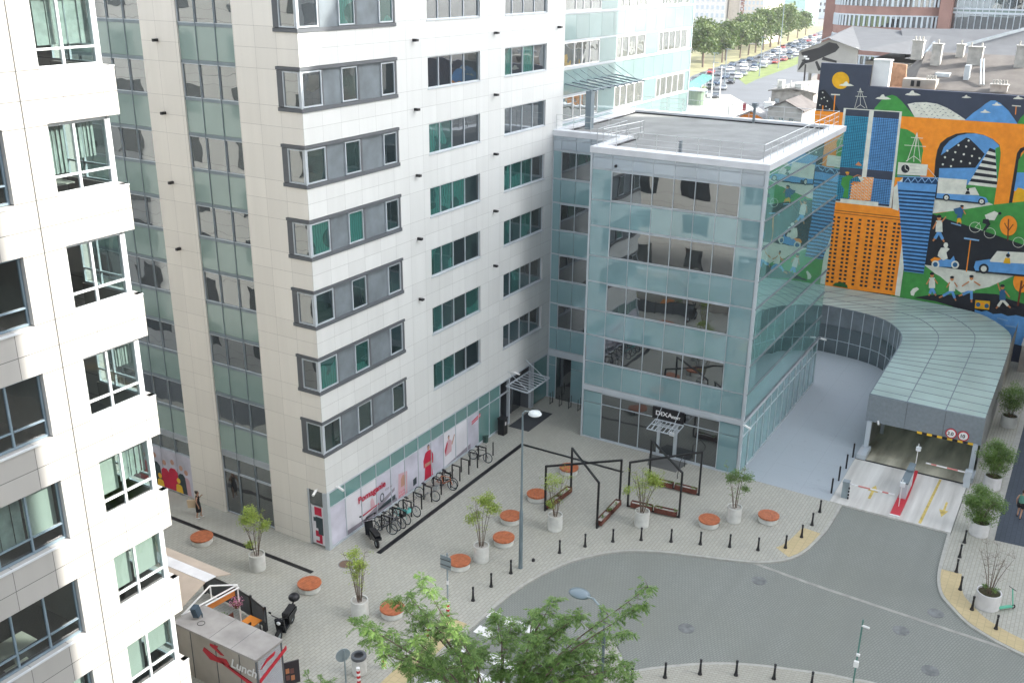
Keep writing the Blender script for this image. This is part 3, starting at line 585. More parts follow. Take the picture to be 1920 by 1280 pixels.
for z in SW:
    window(FT, [60.4,62.19,63.35,64.54,66.02], z+.02, z+1.6, .04, white, wb, tw, .07); window(FT, [68.8,69.8,70.95,72.4,74.0], z+.02, z+1.6, .04, white, wb, tw, .07); window(FT, [76.65,77.5,78.75,80.05,81.3,82.7], z+.02, z+1.6, .04, white, wb, tw, .07)
# rooftop terrace pergola against this wing
mb = MB()
mb.bar((60.6,29.95,21.85),(69.0,29.95,21.85),.12)
for k in range(8): x = 60.9+k*1.12; mb.bar((x,29.6,21.83),(x,32.0,22.15),.09); mb.tube((x,30.2,21.9),(x,32.0,22.9),.02)
mb.box(60.7,29.9,19.3,61.2,30.3,21.8); mb.build('roof_pergola', alud, tw)
MURAL='''
green:16.58,19.1 16.12,19.77 15.75,20.11 15.36,20.24 15,20.13 14.54,19.77 13.99,19.23 13.28,18.51 14.51,18.56 16.5,18.47
cream:14.11,19.61 13.53,19.78 12.74,19.85 11.93,19.79 11.1,19.51 10.4,19.15 9.62,18.71 13.34,18.51
navy:13.69,19.58 13.57,19.66 13.59,19.69 13.71,19.61
navy:13.3,19.59 13.16,19.55 13.16,19.57 13.3,19.62
navy:12.89,19.6 12.77,19.68 12.79,19.7 12.91,19.63
navy:12.51,19.61 12.37,19.56 12.36,19.59 12.5,19.64
navy:12.1,19.62 11.98,19.69 12,19.72 12.12,19.64
navy:11.72,19.62 11.58,19.58 11.57,19.61 11.71,19.65
navy:13.47,19.35 13.35,19.43 13.37,19.45 13.49,19.38
navy:13.08,19.36 12.94,19.31 12.94,19.34 13.08,19.39
navy:12.67,19.37 12.55,19.45 12.57,19.47 12.69,19.39
navy:12.29,19.38 12.15,19.33 12.14,19.36 12.28,19.4
navy:11.88,19.39 11.76,19.46 11.78,19.49 11.9,19.41
navy:11.5,19.39 11.36,19.35 11.35,19.38 11.49,19.42
navy:11.09,19.4 10.98,19.48 10.99,19.51 11.11,19.43
navy:13.25,19.12 13.13,19.19 13.14,19.22 13.27,19.14
navy:12.86,19.12 12.72,19.08 12.71,19.11 12.85,19.15
navy:12.45,19.14 12.33,19.21 12.35,19.24 12.47,19.16
navy:12.07,19.14 11.93,19.1 11.92,19.13 12.06,19.17
navy:11.66,19.15 11.54,19.23 11.56,19.26 11.68,19.18
navy:11.28,19.16 11.14,19.12 11.13,19.15 11.27,19.19
navy:10.88,19.17 10.76,19.25 10.77,19.28 10.89,19.2
navy:13.03,18.88 12.91,18.96 12.92,18.99 13.05,18.91
navy:12.64,18.89 12.5,18.85 12.49,18.88 12.63,18.92
navy:12.23,18.9 12.11,18.98 12.13,19.01 12.25,18.93
navy:11.85,18.91 11.71,18.87 11.7,18.9 11.84,18.94
navy:11.44,18.92 11.32,19 11.34,19.03 11.46,18.95
navy:11.06,18.93 10.92,18.89 10.92,18.92 11.05,18.96
navy:10.66,18.94 10.54,19.02 10.56,19.05 10.68,18.97
navy:10.28,18.95 10.15,18.91 10.14,18.94 10.28,18.98
navy:12.42,18.66 12.28,18.61 12.27,18.64 12.41,18.69
navy:12.01,18.67 11.89,18.75 11.91,18.78 12.03,18.7
navy:11.63,18.68 11.49,18.64 11.48,18.66 11.62,18.71
blue:9.75,18.7 9.26,19.28 8.82,19.68 8.49,20.04 8.16,20.31 7.85,20.33 7.45,20.14 6.8,19.63 6.03,18.73
green:6.09,18.69 5.92,19.17 5.68,19.52 5.53,18.67
black:21.23,18.54 21.13,20.21 20.73,20.31 20.08,19.71 19.21,18.55
cream:20.76,20.07 20.78,20.02 20.81,20 20.86,20.02 20.88,20.06 20.87,20.1 20.83,20.12 20.79,20.1
cream:20.81,19.56 20.82,19.52 20.86,19.5 20.9,19.51 20.92,19.55 20.91,19.59 20.87,19.61 20.83,19.6
cream:20.31,19.41 20.32,19.36 20.36,19.34 20.4,19.36 20.42,19.4 20.41,19.44 20.37,19.46 20.33,19.44
cream:20.88,19.05 20.89,19 20.93,18.98 20.97,19 20.99,19.04 20.98,19.08 20.94,19.1 20.9,19.08
cream:20.37,18.97 20.38,18.92 20.42,18.9 20.46,18.92 20.49,18.96 20.47,19 20.43,19.02 20.39,19.01
cream:20.05,18.77 20.07,18.73 20.11,18.71 20.15,18.72 20.17,18.76 20.16,18.81 20.12,18.83 20.08,18.81
cream:20.6,19.67 20.61,19.63 20.65,19.61 20.69,19.63 20.72,19.66 20.7,19.71 20.66,19.73 20.62,19.71
yellow:18.82,21.14 18.82,21.01 18.84,20.88 18.89,20.76 18.96,20.65 19.05,20.56 19.16,20.49 19.29,20.45 19.42,20.43 19.55,20.43 19.69,20.46 19.81,20.52 19.93,20.59 20.02,20.69 20.1,20.8 20.16,20.93 20.19,21.06 20.19,21.19 20.16,21.32 20.12,21.44 20.04,21.55 19.95,21.64 19.84,21.71 19.71,21.75 19.58,21.77 19.45,21.77 19.32,21.74 19.19,21.68 19.08,21.61 18.98,21.51 18.9,21.4 18.85,21.27
cream:19.58,20.7 19.41,20.82 19.27,20.84 19.14,21.02 18.99,21.06 18.88,20.89 18.7,20.87 18.39,20.75 18.8,20.69 19.22,20.68
cream:16.61,19.85 16.44,19.98 16.29,20 16.16,20.2 16.01,20.24 15.89,20.06 15.7,20.04 15.38,19.9 15.8,19.84 16.24,19.83
cream:14.41,20.31 14.25,20.43 14.1,20.45 13.97,20.65 13.83,20.69 13.71,20.51 13.53,20.49 13.21,20.36 13.62,20.3 14.04,20.28
cream:10.24,20.38 10.14,20.45 10.06,20.46 9.99,20.58 9.9,20.61 9.83,20.5 9.72,20.49 9.53,20.41 9.77,20.37 10.02,20.36
cream:8.77,19.38 8.66,19.46 8.57,19.47 8.5,19.6 8.41,19.62 8.33,19.51 8.22,19.5 8.01,19.41 8.27,19.37 8.54,19.36
cream:8.04,19.97 7.94,20.05 7.85,20.06 7.78,20.19 7.69,20.21 7.61,20.1 7.5,20.09 7.3,20 7.55,19.96 7.81,19.95
cream:6.67,20.54 6.57,20.63 6.48,20.64 6.4,20.77 6.31,20.8 6.23,20.68 6.11,20.67 5.9,20.58 6.16,20.54 6.44,20.53
orange:19.84,20.02 19.8,18.58 19.71,18.58 19.76,20.01
cream:20.13,19.9 19.41,19.92 19.42,20.02 20.14,20
orange:20.73,19.02 20.69,18.44 20.6,18.44 20.64,19.02
orange:6.39,20.06 6.33,19.4 6.27,19.4 6.33,20.06
cream:6.65,20 6.03,20 6.04,20.07 6.65,20.08
orange:21.29,18.56 5.55,18.74 4.16,10.68 20.7,8.4
green:14.42,17.7 13.87,17.65 13.33,17.4 12.9,17.04 12.58,16.61 12.41,16.1 12.44,15.63 12.41,14.97 12.32,13.97 14.22,13.76 14.26,11.21 14.52,11.17
black:11.32,14.21 11.41,15.47 11.38,16.26 11.24,16.8 10.82,17.26 10.2,17.62 9.56,17.77 8.97,17.79 8.24,17.71 7.55,17.45 7.02,17.06 6.82,16.44 6.73,15.16 6.62,13.62 6.55,12.44 10.88,11.9
blue:10.95,14.05 11.05,15.11 11.06,15.9 10.95,16.5 10.6,17.05 10.06,17.49 9.43,17.7 8.85,17.77 8.18,17.68 7.54,17.42 7.04,17.02 6.85,16.44 6.74,15.03 6.68,13.61 8.63,13.38 10.81,13.13
green:7.26,16.78 6.97,16.94 6.82,16.44 6.73,15.04 6.67,14.07
black:11.1,15.83 9.44,17.4 9.19,17.34 8.58,16.85 7.92,16.27 8.43,15.15 11.19,14.83 11.22,15.62
cream:9.15,17.19 9.16,17.14 9.19,17.11 9.24,17.11 9.29,17.13 9.31,17.18 9.3,17.23 9.27,17.26 9.22,17.27 9.18,17.24
cream:9.82,16.78 9.83,16.73 9.87,16.69 9.91,16.69 9.96,16.72 9.98,16.76 9.97,16.81 9.94,16.85 9.89,16.85 9.85,16.83
cream:9.26,16.72 9.27,16.67 9.3,16.64 9.35,16.63 9.39,16.66 9.41,16.71 9.41,16.76 9.37,16.79 9.33,16.79 9.28,16.77
cream:8.65,16.6 8.66,16.55 8.69,16.51 8.74,16.51 8.78,16.54 8.8,16.58 8.8,16.63 8.76,16.67 8.72,16.67 8.67,16.64
cream:10.56,16.27 10.57,16.22 10.6,16.19 10.65,16.18 10.69,16.21 10.72,16.26 10.71,16.31 10.67,16.34 10.63,16.35 10.58,16.32
cream:9.97,16.22 9.98,16.17 10.01,16.13 10.06,16.13 10.1,16.16 10.13,16.2 10.12,16.25 10.08,16.29 10.04,16.29 9.99,16.27
cream:9.33,16.11 9.34,16.06 9.37,16.03 9.42,16.02 9.47,16.05 9.49,16.1 9.48,16.15 9.45,16.18 9.4,16.19 9.35,16.16
cream:8.73,16.04 8.74,15.99 8.77,15.96 8.82,15.95 8.86,15.98 8.88,16.03 8.88,16.08 8.84,16.11 8.8,16.11 8.75,16.09
cream:10.66,15.75 10.66,15.7 10.7,15.67 10.75,15.66 10.79,15.69 10.82,15.74 10.81,15.79 10.77,15.82 10.72,15.83 10.68,15.8
cream:10.05,15.62 10.06,15.57 10.09,15.54 10.14,15.53 10.18,15.56 10.2,15.61 10.2,15.66 10.16,15.69 10.11,15.7 10.07,15.67
cream:9.44,15.55 9.45,15.5 9.48,15.46 9.53,15.46 9.57,15.48 9.59,15.53 9.59,15.58 9.55,15.62 9.5,15.62 9.46,15.59
cream:8.79,15.47 8.8,15.42 8.83,15.38 8.88,15.38 8.92,15.41 8.94,15.45 8.94,15.5 8.9,15.54 8.86,15.54 8.81,15.52
cream:10.73,15.19 10.74,15.13 10.77,15.1 10.82,15.09 10.87,15.12 10.89,15.17 10.88,15.22 10.85,15.25 10.8,15.26 10.75,15.23
cream:10.11,15.1 10.12,15.05 10.16,15.02 10.21,15.01 10.25,15.04 10.27,15.09 10.26,15.14 10.23,15.17 10.18,15.18 10.14,15.15
cream:8.17,15.92 8.18,15.87 8.21,15.84 8.26,15.83 8.3,15.86 8.32,15.91 8.32,15.96 8.28,15.99 8.24,15.99 8.19,15.97
green:8.93,13.75 6.69,14 6.59,12.37 7.7,12.5 8.81,12.96
black:7.65,16.78 7.24,16.65 7.19,16.42 7.74,16.53
cream:7.74,16.53 7.19,16.42 7.14,16.18 7.83,16.29
black:7.83,16.29 7.14,16.18 7.09,15.94 7.92,16.04
cream:7.92,16.04 7.09,15.94 7.04,15.7 8.01,15.8
black:8.01,15.8 7.04,15.7 6.98,15.46 8.1,15.55
cream:8.1,15.55 6.98,15.46 6.93,15.22 8.19,15.3
black:8.19,15.3 6.93,15.22 6.88,14.98 8.29,15.05
cream:8.29,15.05 6.88,14.98 6.83,14.74 8.38,14.8
black:8.38,14.8 6.83,14.74 6.78,14.5 8.47,14.55
cream:8.47,14.55 6.78,14.5 6.72,14.26 8.57,14.3
black:8.57,14.3 6.72,14.26 6.67,14.02 8.66,14.05
cream:8.66,14.05 6.67,14.02 6.62,13.78 8.76,13.8
orange:6.77,16.44 6.28,16.49 5.82,16.54 5.59,12.43 6.65,12.36 6.7,14.26
black:5.63,12.46 5.71,16.55 5.55,16.94 5.28,17.09 5.24,16.85 5.43,16.57 5.4,12.48
green:5.51,16.06 5.22,16.72 4.94,15.1 5.46,15.11
blue:5.46,15.11 4.95,15.16 4.71,13.77 5.43,13.69
yellow:5.37,12.85 5.37,13.5 5.21,13.97 4.92,13.94 4.72,13.84 4.57,12.95
green:13.9,11.06 10.68,11.25 6.69,12.45 4.52,12.98 3.09,4.69 13.73,2.78 12.57,5.33
cream:11.06,12.45 7,12.57 6.69,12.45 9.01,11.73 11.03,11.2
black:11.13,11.19 9.77,10.87 8.33,10.57 6.21,10.11 3.93,9.57 3.51,7.15 7.06,6.91 11,6.85
cream:11.01,6.91 7.06,6.93 4.26,7.09 5.9,5.87 7.86,5.03 9.08,5.68
green:12.74,6.12 10.9,6.18 10.97,6.63 9.66,6.15 8.07,5.05 9.73,4.54 12.59,3.93
green:7.85,4.98 5.9,5.87 4.26,7.05 3.49,7.05 3.13,4.91 5.13,4.77
black:11.43,4.01 10.13,4.47 8.23,4.8 6.79,5.22 5.23,5.37 4.41,5.12 3.13,4.91 2.94,3.82 6.51,3.5 9.64,3.98
blue:6.66,3.82 6.15,3.74 5.78,3.89 5.25,3.68 4.69,3.84 4.18,3.71 3.63,3.9 2.94,3.82 2.52,1.42 6.34,1.81
black:14.17,11.13 14.22,13.01 13.91,13.04 13.81,11.18
cream:18.98,18.95 14.43,19.01 14.18,11.19 18.92,11.13
navy:18.79,18.88 16.94,18.9 16.81,11.31 18.73,11.29
teal:18.78,18.35 16.94,18.37 16.86,14.19 18.75,14.16
teal:18.75,13.45 16.85,13.48 16.81,11.48 18.73,11.45
deep:18.65,18.35 18.61,18.35 18.58,14.17 18.61,14.17
deep:18.49,18.35 18.46,18.35 18.42,14.17 18.45,14.17
deep:18.33,18.35 18.3,18.36 18.26,14.17 18.29,14.17
deep:18.18,18.36 18.15,18.36 18.1,14.17 18.13,14.17
deep:18.03,18.36 17.99,18.36 17.94,14.17 17.98,14.17
deep:17.87,18.36 17.84,18.36 17.78,14.18 17.82,14.18
deep:17.72,18.36 17.68,18.36 17.63,14.18 17.66,14.18
deep:17.56,18.36 17.53,18.36 17.47,14.18 17.5,14.18
deep:17.41,18.37 17.38,18.37 17.31,14.18 17.34,14.18
deep:17.26,18.37 17.22,18.37 17.16,14.18 17.19,14.18
deep:17.1,18.37 17.07,18.37 17,14.19 17.03,14.19
deep:18.78,18.24 16.93,18.27 16.93,18.23 18.78,18.21
deep:18.78,18.12 16.93,18.15 16.93,18.11 18.78,18.09
deep:18.78,18 16.93,18.03 16.93,17.99 18.78,17.97
deep:18.78,17.88 16.93,17.9 16.93,17.87 18.78,17.85
deep:18.78,17.76 16.92,17.78 16.92,17.75 18.78,17.73
deep:18.78,17.64 16.92,17.66 16.92,17.63 18.78,17.6
deep:18.78,17.52 16.92,17.54 16.92,17.51 18.78,17.48
deep:18.78,17.39 16.92,17.42 16.92,17.38 18.78,17.36
deep:18.78,17.27 16.92,17.3 16.91,17.26 18.78,17.24
deep:18.78,17.15 16.91,17.17 16.91,17.14 18.78,17.12
deep:18.77,17.03 16.91,17.05 16.91,17.02 18.77,16.99
deep:18.77,16.91 16.91,16.93 16.91,16.9 18.77,16.87
deep:18.77,16.78 16.91,16.81 16.91,16.77 18.77,16.75
deep:18.77,16.66 16.9,16.68 16.9,16.65 18.77,16.63
deep:18.77,16.54 16.9,16.56 16.9,16.53 18.77,16.5
deep:18.77,16.42 16.9,16.44 16.9,16.4 18.77,16.38
deep:18.77,16.29 16.9,16.32 16.9,16.28 18.77,16.26
deep:18.77,16.17 16.9,16.19 16.89,16.16 18.77,16.13
deep:18.77,16.05 16.89,16.07 16.89,16.04 18.77,16.01
deep:18.77,15.92 16.89,15.95 16.89,15.91 18.77,15.89
deep:18.77,15.8 16.89,15.82 16.89,15.79 18.76,15.76
deep:18.76,15.68 16.89,15.7 16.89,15.66 18.76,15.64
deep:18.76,15.55 16.88,15.57 16.88,15.54 18.76,15.52
deep:18.76,15.43 16.88,15.45 16.88,15.42 18.76,15.39
deep:18.76,15.3 16.88,15.33 16.88,15.29 18.76,15.27
deep:18.76,15.18 16.88,15.2 16.88,15.17 18.76,15.15
deep:18.76,15.06 16.87,15.08 16.87,15.04 18.76,15.02
deep:18.76,14.93 16.87,14.95 16.87,14.92 18.76,14.9
deep:18.76,14.81 16.87,14.83 16.87,14.8 18.76,14.77
deep:18.76,14.68 16.87,14.71 16.87,14.67 18.76,14.65
deep:18.76,14.56 16.87,14.58 16.87,14.55 18.76,14.52
deep:18.75,14.43 16.86,14.46 16.86,14.42 18.75,14.4
deep:18.75,14.31 16.86,14.33 16.86,14.3 18.75,14.27
deep:18.6,13.45 18.57,13.45 18.55,11.45 18.59,11.45
deep:18.44,13.46 18.41,13.46 18.39,11.46 18.43,11.46
deep:18.28,13.46 18.25,13.46 18.23,11.46 18.26,11.46
deep:18.13,13.46 18.09,13.46 18.07,11.46 18.1,11.46
deep:17.97,13.46 17.93,13.46 17.91,11.46 17.94,11.46
deep:17.81,13.46 17.77,13.46 17.75,11.46 17.78,11.46
deep:17.65,13.47 17.62,13.47 17.59,11.47 17.62,11.47
deep:17.49,13.47 17.46,13.47 17.43,11.47 17.46,11.47
deep:17.33,13.47 17.3,13.47 17.27,11.47 17.3,11.47
deep:17.18,13.47 17.14,13.47 17.11,11.47 17.14,11.47
deep:17.02,13.47 16.99,13.47 16.95,11.47 16.98,11.47
deep:18.75,13.34 16.84,13.36 16.84,13.33 18.75,13.3
deep:18.75,13.21 16.84,13.23 16.84,13.19 18.75,13.17
deep:18.74,13.07 16.84,13.1 16.84,13.06 18.74,13.04
deep:18.74,12.94 16.84,12.96 16.84,12.93 18.74,12.9
deep:18.74,12.81 16.83,12.83 16.83,12.8 18.74,12.77
deep:18.74,12.67 16.83,12.7 16.83,12.66 18.74,12.64
deep:18.74,12.54 16.83,12.56 16.83,12.53 18.74,12.51
deep:18.74,12.41 16.83,12.43 16.83,12.4 18.74,12.37
deep:18.74,12.27 16.82,12.3 16.82,12.26 18.74,12.24
deep:18.74,12.14 16.82,12.16 16.82,12.13 18.74,12.1
deep:18.74,12.01 16.82,12.03 16.82,11.99 18.74,11.97
deep:18.74,11.87 16.82,11.9 16.82,11.86 18.73,11.84
deep:18.73,11.74 16.81,11.76 16.81,11.73 18.73,11.7
deep:18.73,11.6 16.81,11.63 16.81,11.59 18.73,11.57
navy:16.58,18.91 14.61,18.93 14.37,11.34 16.43,11.32
blue:16.57,18.38 14.59,18.4 14.46,14.22 16.48,14.19
blue:16.47,13.48 14.44,13.51 14.37,11.51 16.43,11.48
deep:16.42,18.38 16.39,18.38 16.3,14.19 16.33,14.19
deep:16.25,18.38 16.22,18.38 16.13,14.2 16.16,14.2
deep:16.09,18.38 16.05,18.38 15.96,14.2 15.99,14.2
deep:15.92,18.39 15.89,18.39 15.79,14.2 15.82,14.2
deep:15.76,18.39 15.72,18.39 15.62,14.2 15.65,14.2
deep:15.59,18.39 15.56,18.39 15.45,14.21 15.48,14.2
deep:15.43,18.39 15.39,18.39 15.28,14.21 15.31,14.21
deep:15.26,18.39 15.23,18.39 15.11,14.21 15.14,14.21
deep:15.1,18.4 15.07,18.4 14.94,14.21 14.98,14.21
deep:14.93,18.4 14.9,18.4 14.78,14.21 14.81,14.21
deep:14.77,18.4 14.74,18.4 14.61,14.22 14.64,14.22
deep:16.57,18.27 14.59,18.3 14.59,18.26 16.57,18.24
deep:16.57,18.15 14.58,18.18 14.58,18.14 16.56,18.12
deep:16.56,18.03 14.58,18.06 14.58,18.02 16.56,18
deep:16.56,17.91 14.58,17.93 14.57,17.9 16.56,17.88
deep:16.56,17.79 14.57,17.81 14.57,17.78 16.56,17.75
deep:16.56,17.67 14.57,17.69 14.57,17.66 16.55,17.63
deep:16.55,17.54 14.56,17.57 14.56,17.54 16.55,17.51
deep:16.55,17.42 14.56,17.45 14.56,17.41 16.55,17.39
deep:16.55,17.3 14.56,17.33 14.56,17.29 16.55,17.27
deep:16.55,17.18 14.55,17.2 14.55,17.17 16.55,17.14
deep:16.54,17.06 14.55,17.08 14.55,17.05 16.54,17.02
deep:16.54,16.93 14.54,16.96 14.54,16.92 16.54,16.9
deep:16.54,16.81 14.54,16.84 14.54,16.8 16.54,16.78
deep:16.54,16.69 14.54,16.71 14.54,16.68 16.54,16.65
deep:16.53,16.57 14.53,16.59 14.53,16.56 16.53,16.53
deep:16.53,16.44 14.53,16.47 14.53,16.43 16.53,16.41
deep:16.53,16.32 14.53,16.35 14.52,16.31 16.53,16.29
deep:16.53,16.2 14.52,16.22 14.52,16.19 16.53,16.16
deep:16.52,16.07 14.52,16.1 14.52,16.06 16.52,16.04
deep:16.52,15.95 14.51,15.98 14.51,15.94 16.52,15.92
deep:16.52,15.83 14.51,15.85 14.51,15.82 16.52,15.79
deep:16.52,15.7 14.51,15.73 14.5,15.69 16.51,15.67
deep:16.51,15.58 14.5,15.6 14.5,15.57 16.51,15.55
deep:16.51,15.46 14.5,15.48 14.5,15.45 16.51,15.42
deep:16.51,15.33 14.49,15.36 14.49,15.32 16.51,15.3
deep:16.51,15.21 14.49,15.23 14.49,15.2 16.5,15.17
deep:16.5,15.08 14.49,15.11 14.48,15.07 16.5,15.05
deep:16.5,14.96 14.48,14.98 14.48,14.95 16.5,14.92
deep:16.5,14.83 14.48,14.86 14.48,14.82 16.5,14.8
deep:16.5,14.71 14.47,14.73 14.47,14.7 16.49,14.68
deep:16.49,14.58 14.47,14.61 14.47,14.58 16.49,14.55
deep:16.49,14.46 14.47,14.49 14.47,14.45 16.49,14.43
deep:16.49,14.33 14.46,14.36 14.46,14.33 16.49,14.3
deep:16.32,13.48 16.28,13.48 16.24,11.48 16.27,11.48
deep:16.14,13.48 16.11,13.48 16.07,11.49 16.1,11.48
deep:15.97,13.49 15.94,13.49 15.89,11.49 15.93,11.49
deep:15.8,13.49 15.77,13.49 15.72,11.49 15.75,11.49
deep:15.63,13.49 15.6,13.49 15.55,11.49 15.58,11.49
deep:15.46,13.49 15.43,13.49 15.38,11.49 15.41,11.49
deep:15.29,13.5 15.26,13.5 15.21,11.5 15.24,11.5
deep:15.12,13.5 15.09,13.5 15.04,11.5 15.07,11.5
deep:14.96,13.5 14.92,13.5 14.87,11.5 14.9,11.5
deep:14.79,13.5 14.75,13.5 14.69,11.5 14.73,11.5
deep:14.62,13.5 14.59,13.5 14.53,11.5 14.56,11.5
deep:16.47,13.37 14.43,13.39 14.43,13.36 16.47,13.33
deep:16.47,13.23 14.43,13.26 14.43,13.22 16.46,13.2
deep:16.46,13.1 14.42,13.13 14.42,13.09 16.46,13.07
deep:16.46,12.97 14.42,12.99 14.42,12.96 16.46,12.93
deep:16.46,12.84 14.41,12.86 14.41,12.83 16.46,12.8
deep:16.45,12.7 14.41,12.73 14.41,12.69 16.45,12.67
deep:16.45,12.57 14.41,12.59 14.41,12.56 16.45,12.53
deep:16.45,12.44 14.4,12.46 14.4,12.43 16.45,12.4
deep:16.45,12.3 14.4,12.33 14.4,12.29 16.45,12.27
deep:16.44,12.17 14.39,12.19 14.39,12.16 16.44,12.13
deep:16.44,12.03 14.39,12.06 14.39,12.02 16.44,12
deep:16.44,11.9 14.38,11.93 14.38,11.89 16.44,11.87
deep:16.44,11.77 14.38,11.79 14.38,11.76 16.43,11.73
deep:16.43,11.63 14.38,11.66 14.38,11.62 16.43,11.6
cream:17.89,20.61 18.14,19.01 18.11,19 17.86,20.61
cream:17.89,20.6 17.15,19.03 17.12,19.04 17.86,20.62
cream:18.17,19.92 17.28,19.94 17.29,19.98 18.17,19.96
cream:18.08,20.3 17.58,20.3 17.59,20.34 18.08,20.33
cream:17.89,20.61 17.71,19.3 17.68,19.31 17.86,20.61
cream:17.71,19.32 18.06,19.02 18.04,18.99 17.68,19.29
cream:17.7,19.29 17.29,19.04 17.27,19.07 17.69,19.32
cream:17.15,13.51 15.88,13.59 15.91,11.65 17.56,11.61 17.54,12.74 16.83,13.1
orange:16.75,13.5 16.5,13.51 16.49,13.42 16.74,13.41
orange:16.46,13.53 16.2,13.54 16.19,13.45 16.45,13.44
orange:16.16,13.56 15.91,13.57 15.9,13.49 16.15,13.48
orange:16.62,13.39 16.37,13.4 16.36,13.31 16.61,13.3
orange:16.33,13.42 16.07,13.43 16.06,13.35 16.32,13.34
orange:16.03,13.46 15.89,13.45 15.88,13.37 16.02,13.37
orange:16.75,13.25 16.49,13.27 16.48,13.18 16.74,13.17
orange:16.45,13.29 16.2,13.3 16.19,13.21 16.44,13.2
orange:16.16,13.32 15.9,13.33 15.89,13.24 16.15,13.23
orange:17.51,13.05 17.25,13.06 17.24,12.97 17.5,12.96
orange:17.21,13.08 16.95,13.09 16.94,13 17.2,12.99
orange:16.91,13.11 16.66,13.13 16.65,13.04 16.9,13.03
orange:16.62,13.15 16.36,13.16 16.35,13.07 16.61,13.06
orange:16.32,13.18 16.07,13.19 16.06,13.1 16.31,13.09
orange:16.03,13.21 15.89,13.21 15.88,13.12 16.02,13.13
orange:17.64,12.91 17.38,12.92 17.37,12.83 17.63,12.82
orange:17.34,12.94 17.08,12.96 17.07,12.87 17.33,12.86
orange:17.04,12.98 16.78,12.99 16.77,12.9 17.03,12.89
orange:16.74,13.01 16.49,13.02 16.47,12.94 16.73,12.92
orange:16.45,13.04 16.19,13.06 16.18,12.97 16.43,12.96
orange:16.15,13.08 15.9,13.09 15.88,13 16.14,12.99
orange:17.51,12.8 17.25,12.81 17.24,12.73 17.49,12.71
orange:17.21,12.84 16.95,12.85 16.94,12.76 17.19,12.75
orange:16.91,12.87 16.65,12.88 16.64,12.79 16.9,12.78
orange:16.61,12.9 16.36,12.92 16.34,12.83 16.6,12.82
orange:16.32,12.94 16.06,12.95 16.05,12.86 16.3,12.85
orange:16.02,12.97 15.89,12.97 15.88,12.88 16.01,12.88
orange:17.63,12.66 17.37,12.68 17.36,12.59 17.62,12.58
orange:17.33,12.7 17.07,12.71 17.06,12.62 17.32,12.61
orange:17.03,12.73 16.78,12.74 16.76,12.66 17.02,12.64
orange:16.74,12.77 16.48,12.78 16.47,12.69 16.72,12.68
orange:16.44,12.8 16.18,12.81 16.17,12.72 16.43,12.71
orange:16.14,12.83 15.89,12.85 15.88,12.76 16.13,12.75
orange:17.5,12.56 17.24,12.57 17.23,12.48 17.49,12.47
orange:17.2,12.59 16.94,12.6 16.93,12.51 17.19,12.5
orange:16.9,12.62 16.65,12.64 16.63,12.55 16.89,12.54
orange:16.61,12.66 16.35,12.67 16.34,12.58 16.59,12.57
orange:16.31,12.69 16.05,12.71 16.04,12.62 16.3,12.6
orange:16.01,12.73 15.89,12.72 15.88,12.64 16,12.64
orange:17.63,12.42 17.37,12.43 17.36,12.34 17.62,12.33
orange:17.33,12.45 17.07,12.47 17.06,12.38 17.32,12.36
orange:17.03,12.49 16.77,12.5 16.76,12.41 17.02,12.4
orange:16.73,12.52 16.47,12.53 16.46,12.45 16.72,12.43
orange:16.43,12.56 16.18,12.57 16.17,12.48 16.42,12.47
orange:16.14,12.59 15.89,12.6 15.88,12.51 16.13,12.5
orange:17.5,12.31 17.24,12.32 17.22,12.23 17.48,12.22
orange:17.2,12.34 16.94,12.36 16.93,12.27 17.18,12.26
orange:16.9,12.38 16.64,12.39 16.63,12.3 16.89,12.29
orange:16.6,12.41 16.34,12.43 16.33,12.34 16.59,12.33
orange:16.3,12.45 16.05,12.46 16.04,12.37 16.29,12.36
orange:16.01,12.48 15.89,12.48 15.88,12.39 16,12.39
orange:17.62,12.17 17.36,12.18 17.35,12.1 17.61,12.08
orange:17.32,12.21 17.06,12.22 17.05,12.13 17.31,12.12
orange:17.02,12.24 16.76,12.25 16.75,12.17 17.01,12.15
orange:16.72,12.28 16.47,12.29 16.46,12.2 16.71,12.19
orange:16.43,12.31 16.17,12.32 16.16,12.24 16.42,12.22
orange:16.13,12.35 15.89,12.36 15.87,12.27 16.12,12.26
orange:17.49,12.06 17.23,12.08 17.22,11.99 17.48,11.97
orange:17.19,12.1 16.93,12.11 16.92,12.02 17.18,12.01
orange:16.89,12.13 16.63,12.15 16.62,12.06 16.88,12.04
orange:16.59,12.17 16.34,12.18 16.33,12.09 16.58,12.08
orange:16.3,12.2 16.04,12.22 16.03,12.13 16.29,12.12
orange:16,12.24 15.89,12.23 15.87,12.15 15.99,12.15
orange:17.62,11.92 17.36,11.94 17.35,11.85 17.61,11.83
orange:17.32,11.96 17.06,11.97 17.05,11.88 17.3,11.87
orange:17.02,11.99 16.76,12.01 16.75,11.92 17,11.91
orange:16.72,12.03 16.46,12.04 16.45,11.96 16.71,11.94
orange:16.42,12.07 16.16,12.08 16.15,11.99 16.41,11.98
orange:16.12,12.1 15.89,12.11 15.87,12.02 16.11,12.01
orange:17.48,11.82 17.23,11.83 17.21,11.74 17.47,11.73
orange:17.18,11.85 16.93,11.87 16.91,11.78 17.17,11.76
orange:16.89,11.89 16.63,11.9 16.62,11.81 16.87,11.8
orange:16.59,11.92 16.33,11.94 16.32,11.85 16.58,11.83
orange:16.29,11.96 16.03,11.97 16.02,11.88 16.28,11.87
orange:15.99,11.99 15.89,11.99 15.87,11.9 15.98,11.91
orange:17.61,11.68 17.35,11.69 17.34,11.6 17.6,11.59
orange:17.31,11.71 17.05,11.73 17.04,11.64 17.3,11.62
orange:17.01,11.75 16.75,11.76 16.74,11.67 17,11.66
orange:16.71,11.78 16.45,11.8 16.44,11.71 16.7,11.7
